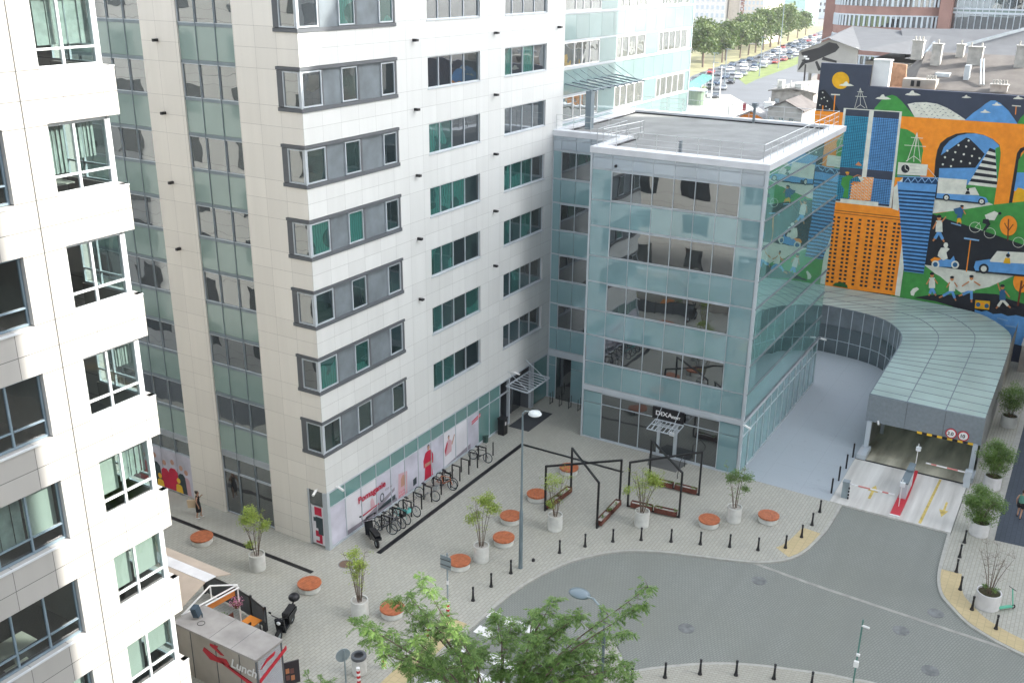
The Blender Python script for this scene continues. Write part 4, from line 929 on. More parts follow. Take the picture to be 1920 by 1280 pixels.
orange:16.41,11.82 16.16,11.83 16.15,11.75 16.4,11.73
orange:16.12,11.86 15.89,11.87 15.87,11.78 16.11,11.77
orange:17.48,11.57 17.22,11.58 17.21,11.49 17.47,11.48
orange:17.18,11.6 16.92,11.62 16.91,11.53 17.17,11.51
orange:16.88,11.64 16.62,11.65 16.61,11.57 16.87,11.55
orange:16.58,11.68 16.32,11.69 16.31,11.6 16.57,11.59
orange:16.28,11.71 16.03,11.73 16.02,11.64 16.27,11.62
orange:15.99,11.75 15.89,11.74 15.87,11.66 15.98,11.66
skin:17.88,13.71 17.88,13.65 17.9,13.6 17.94,13.56 17.99,13.54 18.04,13.55 18.09,13.58 18.12,13.62 18.14,13.68 18.14,13.74 18.11,13.79 18.08,13.83 18.03,13.85 17.98,13.84 17.93,13.81 17.9,13.77
green:18.38,13.32 17.91,13.54 17.42,13.48 17.76,13.16 17.75,12.27 17.73,11.65 18.17,11.65 18.09,12.34 18.44,12.75
skin:17.5,13.4 17.15,13.62 17.19,13.69 17.54,13.47
skin:17.18,13.63 16.9,13.57 16.89,13.62 17.17,13.68
yellow:18.17,13.81 17.87,13.82 17.9,13.73 18.21,13.72
skin:17.47,14.44 17.26,14.75 16.96,14.49 17,14.41
cream:18.32,11.55 15.24,11.61 15.22,10.83 18.29,10.82
orange:19.02,11.19 12.99,11.26 12.84,3.98 18.89,3.81
brown:19.01,10.53 12.97,10.61 12.97,10.55 19.01,10.47
brown:19,10.32 12.97,10.41 12.97,10.35 19,10.27
black:18.77,10 18.54,10.01 18.54,9.83 18.76,9.83
black:18.36,10.01 18.14,10.01 18.14,9.84 18.36,9.84
black:17.71,10.02 17.49,10.02 17.49,9.85 17.71,9.85
black:17.32,10.02 17.09,10.03 17.09,9.85 17.31,9.85
black:16.61,10.03 16.39,10.04 16.39,9.87 16.61,9.86
black:15.92,10.05 15.7,10.05 15.7,9.88 15.91,9.87
black:15.53,10.05 15.31,10.05 15.31,9.88 15.52,9.88
black:14.84,10.06 14.62,10.06 14.62,9.89 14.83,9.89
black:14.48,10.07 14.27,10.07 14.26,9.9 14.48,9.89
black:13.83,10.08 13.62,10.08 13.62,9.91 13.83,9.9
black:13.48,10.08 13.27,10.08 13.26,9.91 13.48,9.91
black:18.76,9.66 18.54,9.66 18.53,9.49 18.76,9.48
black:18.36,9.66 18.13,9.67 18.13,9.49 18.35,9.49
black:17.71,9.68 17.49,9.68 17.48,9.5 17.71,9.5
black:17.31,9.68 17.09,9.68 17.09,9.51 17.31,9.51
black:16.61,9.69 16.39,9.7 16.38,9.52 16.6,9.52
black:15.91,9.7 15.69,9.71 15.69,9.53 15.91,9.53
black:15.52,9.71 15.3,9.71 15.3,9.54 15.52,9.54
black:14.83,9.72 14.62,9.72 14.61,9.55 14.83,9.55
black:14.47,9.73 14.26,9.73 14.26,9.56 14.47,9.55
black:13.82,9.74 13.61,9.74 13.61,9.57 13.82,9.56
black:13.47,9.74 13.26,9.74 13.26,9.57 13.47,9.57
black:18.76,9.31 18.53,9.32 18.53,9.14 18.75,9.14
black:18.35,9.32 18.13,9.32 18.12,9.15 18.35,9.15
black:17.7,9.33 17.48,9.33 17.48,9.16 17.7,9.16
black:17.3,9.34 17.08,9.34 17.08,9.17 17.3,9.16
black:16.6,9.35 16.38,9.35 16.38,9.18 16.6,9.18
black:15.9,9.36 15.69,9.36 15.68,9.19 15.9,9.19
black:15.51,9.37 15.3,9.37 15.29,9.2 15.51,9.19
black:14.82,9.38 14.61,9.38 14.61,9.21 14.82,9.21
black:14.47,9.38 14.25,9.39 14.25,9.21 14.46,9.21
black:13.82,9.39 13.61,9.4 13.6,9.23 13.81,9.22
black:13.47,9.4 13.25,9.4 13.25,9.23 13.46,9.23
black:18.75,8.97 18.52,8.97 18.52,8.8 18.75,8.79
black:18.34,8.97 18.12,8.98 18.12,8.8 18.34,8.8
black:17.7,8.99 17.47,8.99 17.47,8.82 17.69,8.81
black:17.3,8.99 17.08,9 17.07,8.82 17.29,8.82
black:16.59,9 16.38,9.01 16.37,8.83 16.59,8.83
black:15.9,9.02 15.68,9.02 15.68,8.85 15.89,8.84
black:15.51,9.02 15.29,9.03 15.29,8.85 15.5,8.85
black:14.82,9.04 14.6,9.04 14.6,8.87 14.81,8.86
black:14.46,9.04 14.25,9.05 14.24,8.87 14.46,8.87
black:13.81,9.05 13.6,9.06 13.6,8.88 13.81,8.88
black:13.46,9.06 13.25,9.06 13.24,8.89 13.46,8.89
black:18.74,8.62 18.52,8.63 18.52,8.45 18.74,8.45
black:18.34,8.63 18.12,8.63 18.11,8.46 18.34,8.45
black:17.69,8.64 17.47,8.64 17.46,8.47 17.69,8.46
black:17.29,8.65 17.07,8.65 17.07,8.48 17.29,8.47
black:16.59,8.66 16.37,8.66 16.37,8.49 16.58,8.49
black:15.89,8.67 15.67,8.68 15.67,8.5 15.89,8.5
black:15.5,8.68 15.28,8.68 15.28,8.51 15.5,8.5
black:14.81,8.69 14.6,8.7 14.59,8.52 14.81,8.52
black:14.45,8.7 14.24,8.7 14.24,8.53 14.45,8.52
black:13.8,8.71 13.59,8.71 13.59,8.54 13.8,8.54
black:13.45,8.72 13.24,8.72 13.24,8.55 13.45,8.54
black:18.74,8.27 18.51,8.28 18.51,8.1 18.73,8.1
black:18.33,8.28 18.11,8.29 18.11,8.11 18.33,8.11
black:17.68,8.29 17.46,8.3 17.46,8.12 17.68,8.12
black:17.28,8.3 17.06,8.3 17.06,8.13 17.28,8.13
black:16.58,8.31 16.36,8.32 16.36,8.14 16.58,8.14
black:15.88,8.33 15.67,8.33 15.66,8.16 15.88,8.15
black:15.49,8.33 15.28,8.34 15.27,8.16 15.49,8.16
black:14.8,8.35 14.59,8.35 14.59,8.18 14.8,8.17
black:14.45,8.35 14.23,8.36 14.23,8.18 14.44,8.18
black:13.8,8.37 13.59,8.37 13.58,8.2 13.79,8.19
black:13.45,8.37 13.23,8.38 13.23,8.2 13.44,8.2
black:18.73,7.92 18.51,7.93 18.5,7.75 18.73,7.75
black:18.33,7.93 18.1,7.94 18.1,7.76 18.32,7.76
black:17.68,7.95 17.45,7.95 17.45,7.77 17.67,7.77
black:17.28,7.95 17.06,7.96 17.05,7.78 17.27,7.78
black:16.57,7.97 16.36,7.97 16.35,7.8 16.57,7.79
black:15.88,7.98 15.66,7.98 15.66,7.81 15.87,7.8
black:15.49,7.99 15.27,7.99 15.27,7.82 15.48,7.81
black:14.8,8 14.58,8.01 14.58,7.83 14.79,7.83
black:14.44,8.01 14.23,8.01 14.22,7.84 14.44,7.83
black:13.79,8.02 13.58,8.02 13.58,7.85 13.79,7.85
black:13.44,8.03 13.23,8.03 13.22,7.86 13.43,7.85
black:18.72,7.57 18.5,7.58 18.5,7.4 18.72,7.4
black:18.32,7.58 18.1,7.59 18.09,7.41 18.32,7.41
black:17.67,7.6 17.45,7.6 17.45,7.42 17.67,7.42
black:17.27,7.6 17.05,7.61 17.05,7.43 17.27,7.43
black:16.57,7.62 16.35,7.62 16.35,7.45 16.56,7.44
black:15.87,7.63 15.65,7.64 15.65,7.46 15.87,7.46
black:15.48,7.64 15.26,7.64 15.26,7.47 15.48,7.46
black:14.79,7.65 14.58,7.66 14.57,7.48 14.79,7.48
black:14.43,7.66 14.22,7.67 14.22,7.49 14.43,7.49
black:13.78,7.67 13.57,7.68 13.57,7.5 13.78,7.5
black:13.43,7.68 13.22,7.69 13.22,7.51 13.43,7.51
black:18.72,7.22 18.49,7.23 18.49,7.05 18.71,7.05
black:18.31,7.23 18.09,7.24 18.09,7.06 18.31,7.06
black:17.66,7.25 17.44,7.25 17.44,7.07 17.66,7.07
black:17.26,7.25 17.04,7.26 17.04,7.08 17.26,7.08
black:16.56,7.27 16.34,7.27 16.34,7.1 16.56,7.09
black:15.86,7.28 15.65,7.29 15.64,7.11 15.86,7.11
black:15.47,7.29 15.26,7.3 15.25,7.12 15.47,7.12
black:14.78,7.31 14.57,7.31 14.57,7.13 14.78,7.13
black:14.43,7.31 14.21,7.32 14.21,7.14 14.42,7.14
black:13.78,7.33 13.57,7.33 13.56,7.16 13.77,7.15
black:13.42,7.33 13.21,7.34 13.21,7.16 13.42,7.16
black:18.71,6.87 18.49,6.88 18.48,6.7 18.71,6.69
black:18.31,6.88 18.08,6.89 18.08,6.71 18.3,6.7
black:17.66,6.9 17.44,6.9 17.43,6.72 17.65,6.72
black:17.26,6.9 17.04,6.91 17.03,6.73 17.25,6.73
black:16.55,6.92 16.34,6.92 16.33,6.75 16.55,6.74
black:15.86,6.93 15.64,6.94 15.64,6.76 15.85,6.76
black:15.47,6.94 15.25,6.95 15.25,6.77 15.46,6.77
black:14.78,6.96 14.56,6.96 14.56,6.79 14.77,6.78
black:14.42,6.97 14.21,6.97 14.2,6.79 14.42,6.79
black:13.77,6.98 13.56,6.98 13.56,6.81 13.77,6.8
black:13.42,6.99 13.21,6.99 13.2,6.82 13.41,6.81
black:18.7,6.52 18.48,6.52 18.48,6.35 18.7,6.34
black:18.3,6.53 18.08,6.53 18.07,6.36 18.3,6.35
black:17.65,6.54 17.43,6.55 17.43,6.37 17.65,6.37
black:17.25,6.55 17.03,6.56 17.03,6.38 17.25,6.37
black:16.55,6.57 16.33,6.57 16.33,6.4 16.54,6.39
black:15.85,6.58 15.63,6.59 15.63,6.41 15.85,6.41
black:15.46,6.59 15.24,6.6 15.24,6.42 15.46,6.42
black:14.77,6.61 14.56,6.61 14.55,6.44 14.77,6.43
black:14.41,6.62 14.2,6.62 14.2,6.44 14.41,6.44
black:13.76,6.63 13.55,6.64 13.55,6.46 13.76,6.45
black:13.41,6.64 13.2,6.64 13.2,6.47 13.41,6.46
black:18.7,6.17 18.47,6.17 18.47,5.99 18.69,5.99
black:18.29,6.18 18.07,6.18 18.07,6 18.29,6
black:17.64,6.19 17.42,6.2 17.42,6.02 17.64,6.01
black:17.24,6.2 17.02,6.2 17.02,6.03 17.24,6.02
black:16.54,6.22 16.32,6.22 16.32,6.04 16.54,6.04
black:15.84,6.23 15.63,6.24 15.62,6.06 15.84,6.05
black:15.45,6.24 15.24,6.25 15.23,6.07 15.45,6.06
black:14.76,6.26 14.55,6.26 14.55,6.08 14.76,6.08
black:14.41,6.27 14.19,6.27 14.19,6.09 14.4,6.09
black:13.76,6.28 13.54,6.29 13.54,6.11 13.75,6.1
black:13.4,6.29 13.19,6.29 13.19,6.12 13.4,6.11
black:18.69,5.81 18.47,5.82 18.46,5.64 18.69,5.63
black:18.29,5.82 18.06,5.83 18.06,5.65 18.28,5.64
black:17.64,5.84 17.42,5.84 17.41,5.66 17.63,5.66
black:17.24,5.85 17.02,5.85 17.01,5.67 17.23,5.67
black:16.53,5.86 16.32,5.87 16.31,5.69 16.53,5.68
black:15.84,5.88 15.62,5.88 15.62,5.71 15.83,5.7
black:15.45,5.89 15.23,5.89 15.23,5.72 15.44,5.71
black:14.76,5.91 14.54,5.91 14.54,5.73 14.75,5.73
black:14.4,5.91 14.19,5.92 14.18,5.74 14.4,5.74
black:13.75,5.93 13.54,5.93 13.53,5.76 13.75,5.75
black:13.4,5.94 13.19,5.94 13.18,5.77 13.39,5.76
black:18.68,5.46 18.46,5.46 18.46,5.28 18.68,5.28
black:18.28,5.47 18.06,5.47 18.05,5.29 18.28,5.29
black:17.63,5.48 17.41,5.49 17.41,5.31 17.63,5.3
black:17.23,5.49 17.01,5.5 17.01,5.32 17.23,5.31
black:16.53,5.51 16.31,5.51 16.31,5.34 16.52,5.33
black:15.83,5.53 15.61,5.53 15.61,5.35 15.83,5.35
black:15.44,5.54 15.22,5.54 15.22,5.36 15.44,5.36
black:14.75,5.55 14.54,5.56 14.53,5.38 14.75,5.37
black:14.39,5.56 14.18,5.57 14.18,5.39 14.39,5.38
black:13.74,5.58 13.53,5.58 13.53,5.4 13.74,5.4
black:13.39,5.59 13.18,5.59 13.18,5.41 13.39,5.41
black:18.68,5.1 18.45,5.1 18.45,4.92 18.67,4.92
black:18.27,5.11 18.05,5.12 18.05,4.93 18.27,4.93
black:17.62,5.13 17.4,5.13 17.4,4.95 17.62,4.95
black:17.22,5.14 17,5.14 17,4.96 17.22,4.96
black:16.52,5.15 16.3,5.16 16.3,4.98 16.52,4.97
black:15.82,5.17 15.61,5.18 15.6,5 15.82,4.99
black:15.43,5.18 15.22,5.19 15.21,5.01 15.43,5
black:14.74,5.2 14.53,5.2 14.53,5.03 14.74,5.02
black:14.39,5.21 14.17,5.21 14.17,5.03 14.38,5.03
black:13.74,5.22 13.52,5.23 13.52,5.05 13.73,5.05
black:13.38,5.23 13.17,5.24 13.17,5.06 13.38,5.05
black:18.67,4.74 18.45,4.75 18.44,4.57 18.67,4.56
black:18.27,4.75 18.04,4.76 18.04,4.58 18.26,4.57
black:17.62,4.77 17.4,4.77 17.39,4.59 17.61,4.59
black:17.22,4.78 17,4.79 16.99,4.6 17.21,4.6
black:16.51,4.8 16.3,4.8 16.29,4.62 16.51,4.62
black:15.82,4.82 15.6,4.82 15.6,4.64 15.81,4.64
black:15.43,4.83 15.21,4.83 15.21,4.65 15.42,4.65
black:14.74,4.84 14.52,4.85 14.52,4.67 14.73,4.66
black:14.38,4.85 14.17,4.86 14.16,4.68 14.38,4.67
black:13.73,4.87 13.52,4.88 13.51,4.7 13.73,4.69
black:13.38,4.88 13.16,4.89 13.16,4.71 13.37,4.7
black:18.66,4.38 18.44,4.39 18.44,4.21 18.66,4.2
black:18.26,4.39 18.04,4.4 18.03,4.22 18.26,4.21
black:17.61,4.41 17.39,4.42 17.39,4.24 17.61,4.23
black:17.21,4.42 16.99,4.43 16.99,4.25 17.21,4.24
black:16.51,4.44 16.29,4.45 16.29,4.27 16.5,4.26
black:15.81,4.46 15.59,4.47 15.59,4.28 15.81,4.28
black:15.42,4.47 15.2,4.48 15.2,4.3 15.42,4.29
black:14.73,4.49 14.52,4.49 14.51,4.31 14.73,4.31
black:14.37,4.5 14.16,4.5 14.16,4.32 14.37,4.32
black:13.72,4.52 13.51,4.52 13.51,4.34 13.72,4.34
black:13.37,4.52 13.16,4.53 13.15,4.35 13.37,4.35
cream:12.99,11.3 12.6,11.3 12.48,3.94 12.88,3.95
leaf:18.07,3.95 17.87,4.24 17.27,4.38 16.85,4.21 16.76,3.95
green:12.54,11.01 12.48,11.35 12.49,6.27 12.41,4.19 12.46,4.18
cream:14.21,12.95 13.61,13.84 13.59,11.1 14.08,11.2
blue:14.01,13.47 11,13.59 10.92,6.18 12.45,6.14
navy2:13.87,12.82 11,12.94 10.99,12.79 13.84,12.67
navy2:13.8,12.52 10.99,12.64 10.99,12.49 13.77,12.37
navy2:13.74,12.22 10.99,12.34 10.99,12.18 13.71,12.07
navy2:13.68,11.92 10.99,12.03 10.98,11.88 13.64,11.76
navy2:13.61,11.61 10.98,11.72 10.98,11.57 13.58,11.46
navy2:13.55,11.31 10.98,11.42 10.98,11.26 13.51,11.15
navy2:13.48,11 10.98,11.11 10.97,10.95 13.45,10.85
navy2:13.42,10.69 10.97,10.8 10.97,10.65 13.38,10.54
navy2:13.35,10.39 10.97,10.49 10.97,10.34 13.32,10.23
navy2:13.29,10.08 10.97,10.18 10.97,10.02 13.25,9.93
navy2:13.22,9.77 10.96,9.87 10.96,9.71 13.19,9.62
navy2:13.16,9.46 10.96,9.56 10.96,9.4 13.12,9.31
navy2:13.09,9.16 10.96,9.24 10.96,9.09 13.06,9
navy2:13.03,8.85 10.95,8.93 10.95,8.77 12.99,8.69
navy2:12.96,8.54 10.95,8.62 10.95,8.46 12.93,8.38
navy2:12.89,8.23 10.95,8.3 10.95,8.14 12.86,8.07
navy2:12.83,7.91 10.94,7.99 10.94,7.83 12.79,7.76
navy2:12.76,7.6 10.94,7.67 10.94,7.51 12.73,7.45
navy2:12.7,7.29 10.94,7.35 10.94,7.19 12.66,7.13
navy2:12.63,6.98 10.93,7.03 10.93,6.87 12.6,6.82
navy2:12.56,6.66 10.93,6.71 10.93,6.55 12.53,6.51
navy2:12.5,6.35 10.93,6.39 10.93,6.23 12.46,6.19
navy2:13.61,13.86 10.98,14.11 11.03,13.57 13.61,13.46
sky:13.43,13.46 13.2,13.84 13.25,13.88 13.48,13.5
sky:13.25,13.84 12.97,13.46 12.92,13.5 13.2,13.88
sky:12.9,13.52 12.67,13.9 12.73,13.94 12.96,13.56
sky:12.72,13.9 12.44,13.52 12.4,13.56 12.68,13.94
sky:12.38,13.58 12.15,13.96 12.2,13.99 12.43,13.61
sky:12.2,13.96 11.92,13.58 11.88,13.62 12.16,14
sky:11.86,13.64 11.64,14.02 11.69,14.05 11.91,13.67
sky:11.68,14.01 11.41,13.64 11.36,13.67 11.64,14.05
sky:11.35,13.69 11.12,14.07 11.17,14.11 11.4,13.73
sky:11.17,14.07 10.89,13.7 10.85,13.73 11.12,14.11
sky:14.06,13.86 10.97,14.05 10.98,14.12 14.07,13.94
cream:14.14,15.03 12.46,15.06 11.88,15.05 11.87,14.16 14.1,14.03
black:13.22,14.59 13.22,14.48 13.26,14.39 13.32,14.31 13.4,14.25 13.49,14.22 13.59,14.23 13.68,14.27 13.76,14.33 13.82,14.42 13.85,14.52 13.85,14.62 13.82,14.72 13.76,14.8 13.68,14.86 13.58,14.88 13.48,14.88 13.39,14.84 13.31,14.77 13.25,14.69
cream:13.52,14.56 13.58,14.84 13.62,14.83 13.56,14.55
cream:13.55,14.53 13.32,14.42 13.31,14.46 13.53,14.57
grey:13.24,14.82 12.48,14.85 12.48,14.87 13.24,14.84
grey:13.2,14.56 12.44,14.58 12.44,14.6 13.2,14.58
grey:13.16,14.29 12.4,14.32 12.4,14.34 13.16,14.31
cream:11.86,14.77 11.18,14.12 11.15,14.15 11.83,14.8
orange:11.91,14.61 11.69,14.17 11.66,14.19 11.87,14.63
cream:13.08,17.49 13.51,15.16 13.46,15.15 13.03,17.48
cream:13.08,17.48 12.49,15.16 12.45,15.17 13.04,17.49
cream:13.06,15.65 13.59,15.17 13.56,15.13 13.03,15.62
cream:13.05,15.62 12.46,15.24 12.44,15.28 13.03,15.66
cream:13.47,17.04 12.56,17.06 12.56,17.11 13.47,17.09
cream:13.87,16.4 12.25,16.43 12.25,16.48 13.88,16.44
cream:13.08,17.49 13.06,15.64 13.02,15.63 13.03,17.48
cream:13.08,17.49 13.01,16.37 12.97,16.37 13.03,17.49
cream:13.06,15.63 13,15.17 12.95,15.18 13.02,15.64
cream:10.96,14.12 8.85,14.19 8.81,13 10.89,12.88
blue:10.89,12.88 8.81,13 7.85,13.04 7.29,12.95 7.06,12.64 7.33,12.48 10.89,12.48
cream:8.85,13.46 8.19,13.67 7.79,13.08 8.81,13
black:8.82,13.03 8.77,13.3 8.56,13.32 8.46,13.1
black:8.59,13.45 8.58,13.41 8.6,13.37 8.62,13.34 8.65,13.33 8.68,13.33 8.72,13.35 8.74,13.39 8.75,13.44 8.75,13.48 8.74,13.52 8.72,13.55 8.69,13.56 8.65,13.56 8.62,13.53 8.6,13.5
black:10.97,12.5 7.28,12.52 7.26,12.41 10.95,12.38
black:9.89,12.65 9.89,12.54 9.93,12.44 10,12.37 10.1,12.34 10.2,12.35 10.29,12.4 10.36,12.48 10.4,12.59 10.4,12.69 10.35,12.79 10.28,12.86 10.18,12.89 10.08,12.88 9.99,12.83 9.92,12.75
cream:9.98,12.64 9.99,12.57 10.01,12.51 10.06,12.46 10.12,12.44 10.18,12.45 10.24,12.48 10.28,12.53 10.3,12.6 10.3,12.66 10.27,12.72 10.23,12.77 10.17,12.79 10.11,12.78 10.05,12.75 10.01,12.7
grey:10.09,12.62 10.1,12.58 10.13,12.56 10.17,12.57 10.19,12.61 10.18,12.65 10.15,12.67 10.11,12.66
black:7.3,12.65 7.3,12.54 7.34,12.44 7.41,12.37 7.5,12.34 7.6,12.35 7.69,12.4 7.76,12.48 7.8,12.59 7.79,12.69 7.75,12.79 7.68,12.86 7.59,12.89 7.49,12.88 7.4,12.83 7.34,12.75
cream:7.39,12.63 7.4,12.57 7.42,12.51 7.46,12.47 7.52,12.45 7.58,12.45 7.64,12.48 7.68,12.53 7.7,12.6 7.7,12.66 7.68,12.72 7.63,12.76 7.58,12.78 7.51,12.78 7.46,12.75 7.42,12.7
grey:7.5,12.62 7.51,12.58 7.54,12.56 7.58,12.57 7.6,12.61 7.59,12.65 7.56,12.67 7.52,12.66
blue:10.21,5.14 10.3,4.61 10.1,4.56 10,5.1
skin:10.25,4.6 10.3,4.42 10.19,4.39 10.15,4.57
blue:10.19,5.06 9.9,4.59 9.73,4.72 10.02,5.18
skin:9.86,4.61 9.74,4.46 9.66,4.54 9.77,4.69
cream:10.45,5.93 10.01,6 9.86,5.12 10.34,5.04
skin:10.44,5.85 10.62,5.34 10.52,5.3 10.35,5.81
skin:10.07,5.85 9.77,5.49 9.7,5.56 10,5.92
skin:10.11,6.18 10.12,6.08 10.16,6 10.23,5.97 10.31,5.98 10.37,6.04 10.4,6.13 10.4,6.23 10.35,6.3 10.29,6.34 10.21,6.33 10.15,6.27
black:10.11,6.31 10.12,6.25 10.18,6.2 10.26,6.17 10.35,6.17 10.42,6.2 10.45,6.26 10.43,6.32 10.38,6.38 10.3,6.41 10.21,6.4 10.14,6.37
blue:8.63,5.21 9.24,4.66 9.12,4.48 8.5,5.03
skin:9.21,4.62 9.48,4.42 9.42,4.32 9.15,4.52
blue:8.65,5.07 8.35,4.48 8.18,4.58 8.48,5.17
skin:8.31,4.5 8.19,4.31 8.11,4.37 8.23,4.56
cream:8.89,5.89 8.48,5.96 8.33,5.12 8.79,5.04
skin:8.89,5.81 9.05,5.33 8.96,5.29 8.8,5.77
skin:8.53,5.82 8.25,5.47 8.18,5.54 8.47,5.88
skin:8.58,6.12 8.58,6.03 8.62,5.96 8.69,5.92 8.76,5.94 8.82,5.99 8.85,6.08 8.85,6.17 8.81,6.24 8.74,6.28 8.67,6.27 8.61,6.21
black:8.58,6.25 8.59,6.19 8.64,6.14 8.72,6.11 8.8,6.12 8.86,6.15 8.89,6.2 8.88,6.26 8.83,6.31 8.75,6.34 8.67,6.34 8.61,6.31
blue:7.19,5.49 7.79,5.03 7.68,4.84 7.08,5.3
skin:7.76,4.99 8.03,4.82 7.97,4.72 7.71,4.88
blue:7.23,5.38 7.12,4.63 6.92,4.67 7.04,5.41
skin:7.07,4.64 7.03,4.39 6.92,4.41 6.96,4.66
cream:7.48,6.19 7.06,6.26 6.89,5.4 7.36,5.32
skin:7.46,6.13 7.92,5.65 7.86,5.57 7.39,6.05
skin:7.09,6.1 6.58,5.85 6.54,5.95 7.06,6.2
skin:7.16,6.43 7.16,6.34 7.2,6.26 7.27,6.22 7.34,6.24 7.4,6.3 7.44,6.39 7.43,6.48 7.39,6.56 7.32,6.59 7.25,6.58 7.19,6.52
black:7.15,6.57 7.17,6.5 7.22,6.45 7.3,6.42 7.38,6.42 7.45,6.46 7.48,6.51 7.47,6.58 7.41,6.63 7.33,6.66 7.25,6.65 7.18,6.62
cream:4.87,5.06 5.1,4.47 4.92,4.37 4.69,4.97
skin:5.06,4.45 5.16,4.24 5.07,4.18 4.97,4.39
cream:4.84,4.93 4.36,4.51 4.25,4.68 4.73,5.1
skin:4.33,4.54 4.13,4.41 4.08,4.51 4.28,4.65
blue2:5.12,5.8 4.72,5.87 4.55,5.02 5,4.94
skin:5.03,5.72 5.31,6.34 5.39,6.3 5.11,5.68
skin:4.76,5.72 4.34,5.26 4.28,5.34 4.7,5.8
skin:4.81,6.04 4.82,5.95 4.86,5.87 4.92,5.83 4.99,5.85 5.05,5.91 5.09,5.99 5.08,6.09 5.04,6.16 4.98,6.2 4.91,6.18 4.85,6.13
black:4.81,6.17 4.83,6.11 4.88,6.06 4.95,6.03 5.03,6.03 5.1,6.06 5.13,6.12 5.12,6.18 5.07,6.23 4.99,6.26 4.91,6.26 4.84,6.23
blue:10.37,9.88 10.6,9.26 10.39,9.16 10.16,9.79
skin:10.55,9.24 10.66,9.03 10.55,8.96 10.44,9.18
blue:10.36,9.77 9.99,9.17 9.81,9.3 10.18,9.9
skin:9.94,9.2 9.8,9 9.71,9.08 9.86,9.28
cream:10.63,10.69 10.17,10.75 10,9.83 10.52,9.76
skin:10.15,10.6 9.89,11.06 9.98,11.12 10.23,10.66
skin:10.63,10.6 10.8,10 10.7,9.96 10.53,10.56
skin:10.28,10.93 10.28,10.83 10.33,10.75 10.4,10.72 10.48,10.73 10.55,10.8 10.58,10.89 10.58,10.99 10.53,11.07 10.46,11.11 10.38,11.09 10.31,11.03
black:10.27,11.08 10.29,11.01 10.34,10.96 10.43,10.93 10.52,10.93 10.6,10.97 10.63,11.03 10.62,11.1 10.56,11.15 10.47,11.18 10.38,11.17 10.3,11.14
yellow:9.05,11.16 9.09,10.79 8.93,10.75 8.88,11.13
skin:9.05,10.78 9.08,10.66 8.99,10.63 8.97,10.76
yellow:9.04,11.11 8.88,10.76 8.73,10.83 8.89,11.18
skin:8.84,10.77 8.78,10.66 8.71,10.71 8.77,10.82
blue2:9.07,11.81 8.72,11.85 8.77,11.14 9.15,11.08
skin:8.77,11.74 8.57,11.44 8.51,11.49 8.7,11.79
skin:9.07,11.73 9.08,11.52 9,11.51 8.99,11.72
skin:8.77,12 8.77,11.92 8.8,11.86 8.86,11.84 8.92,11.85 8.97,11.9 9,11.97 8.99,12.05 8.96,12.11 8.91,12.13 8.84,12.12 8.79,12.07
black:8.76,12.11 8.77,12.06 8.82,12.02 8.88,12 8.95,12 9.01,12.03 9.03,12.07 9.02,12.12 8.98,12.16 8.91,12.18 8.84,12.18 8.79,12.15
sky:9.49,10.6 8.72,10.48 8.72,10.57 9.48,10.68
blue2:9.49,11.78 8.95,12.01 8.68,11.56 9.25,11.38
cream:11.71,4.49 11.54,4.81 11.25,4.97 11.07,4.83 11.34,4.49 11.4,4.19 11.62,4.21
cream:7.3,10.59 7.3,10.46 7.27,10.46 7.27,10.59
cream:7.3,10.47 7.34,10.35 7.31,10.33 7.27,10.45
cream:7.34,10.35 7.41,10.25 7.38,10.23 7.31,10.33
cream:7.41,10.25 7.51,10.18 7.49,10.15 7.39,10.22
cream:7.51,10.18 7.63,10.15 7.62,10.11 7.5,10.15
cream:7.62,10.15 7.75,10.15 7.75,10.11 7.62,10.11
cream:7.75,10.15 7.87,10.19 7.88,10.16 7.75,10.11
cream:7.86,10.19 7.97,10.27 7.98,10.23 7.88,10.16
cream:7.96,10.26 8.04,10.37 8.06,10.34 7.99,10.24
cream:8.03,10.36 8.07,10.48 8.11,10.47 8.07,10.35
cream:8.07,10.48 8.07,10.6 8.11,10.61 8.11,10.48
cream:8.07,10.6 8.03,10.72 8.07,10.73 8.11,10.61
cream:8.04,10.71 7.96,10.81 7.99,10.84 8.06,10.74
cream:7.97,10.81 7.86,10.88 7.88,10.91 7.99,10.84
cream:7.87,10.88 7.75,10.92 7.76,10.95 7.88,10.92
cream:7.75,10.92 7.62,10.91 7.62,10.95 7.75,10.95
cream:7.63,10.91 7.51,10.87 7.5,10.91 7.62,10.95
cream:7.51,10.87 7.41,10.8 7.39,10.83 7.49,10.9
cream:7.41,10.8 7.34,10.7 7.31,10.72 7.39,10.82
cream:7.34,10.7 7.3,10.58 7.27,10.59 7.31,10.71
cream:6.19,10.28 6.19,10.15 6.15,10.15 6.15,10.27
cream:6.18,10.16 6.22,10.04 6.19,10.02 6.15,10.14
cream:6.22,10.04 6.29,9.94 6.27,9.92 6.19,10.02
cream:6.29,9.94 6.39,9.87 6.37,9.84 6.27,9.91
cream:6.39,9.87 6.51,9.84 6.49,9.8 6.38,9.84
cream:6.5,9.84 6.63,9.84 6.63,9.8 6.5,9.8
cream:6.62,9.84 6.74,9.88 6.75,9.84 6.63,9.8
cream:6.74,9.88 6.84,9.95 6.86,9.92 6.76,9.85
cream:6.84,9.95 6.91,10.05 6.94,10.03 6.86,9.93
cream:6.91,10.05 6.95,10.17 6.98,10.16 6.94,10.04
cream:6.95,10.16 6.95,10.29 6.98,10.29 6.98,10.17
cream:6.95,10.29 6.91,10.4 6.94,10.42 6.98,10.3
cream:6.91,10.4 6.84,10.5 6.87,10.53 6.94,10.42
cream:6.84,10.5 6.74,10.57 6.76,10.6 6.86,10.53
cream:6.75,10.57 6.63,10.6 6.64,10.64 6.76,10.6
cream:6.63,10.6 6.51,10.6 6.51,10.64 6.63,10.64
cream:6.51,10.6 6.39,10.56 6.38,10.59 6.5,10.64
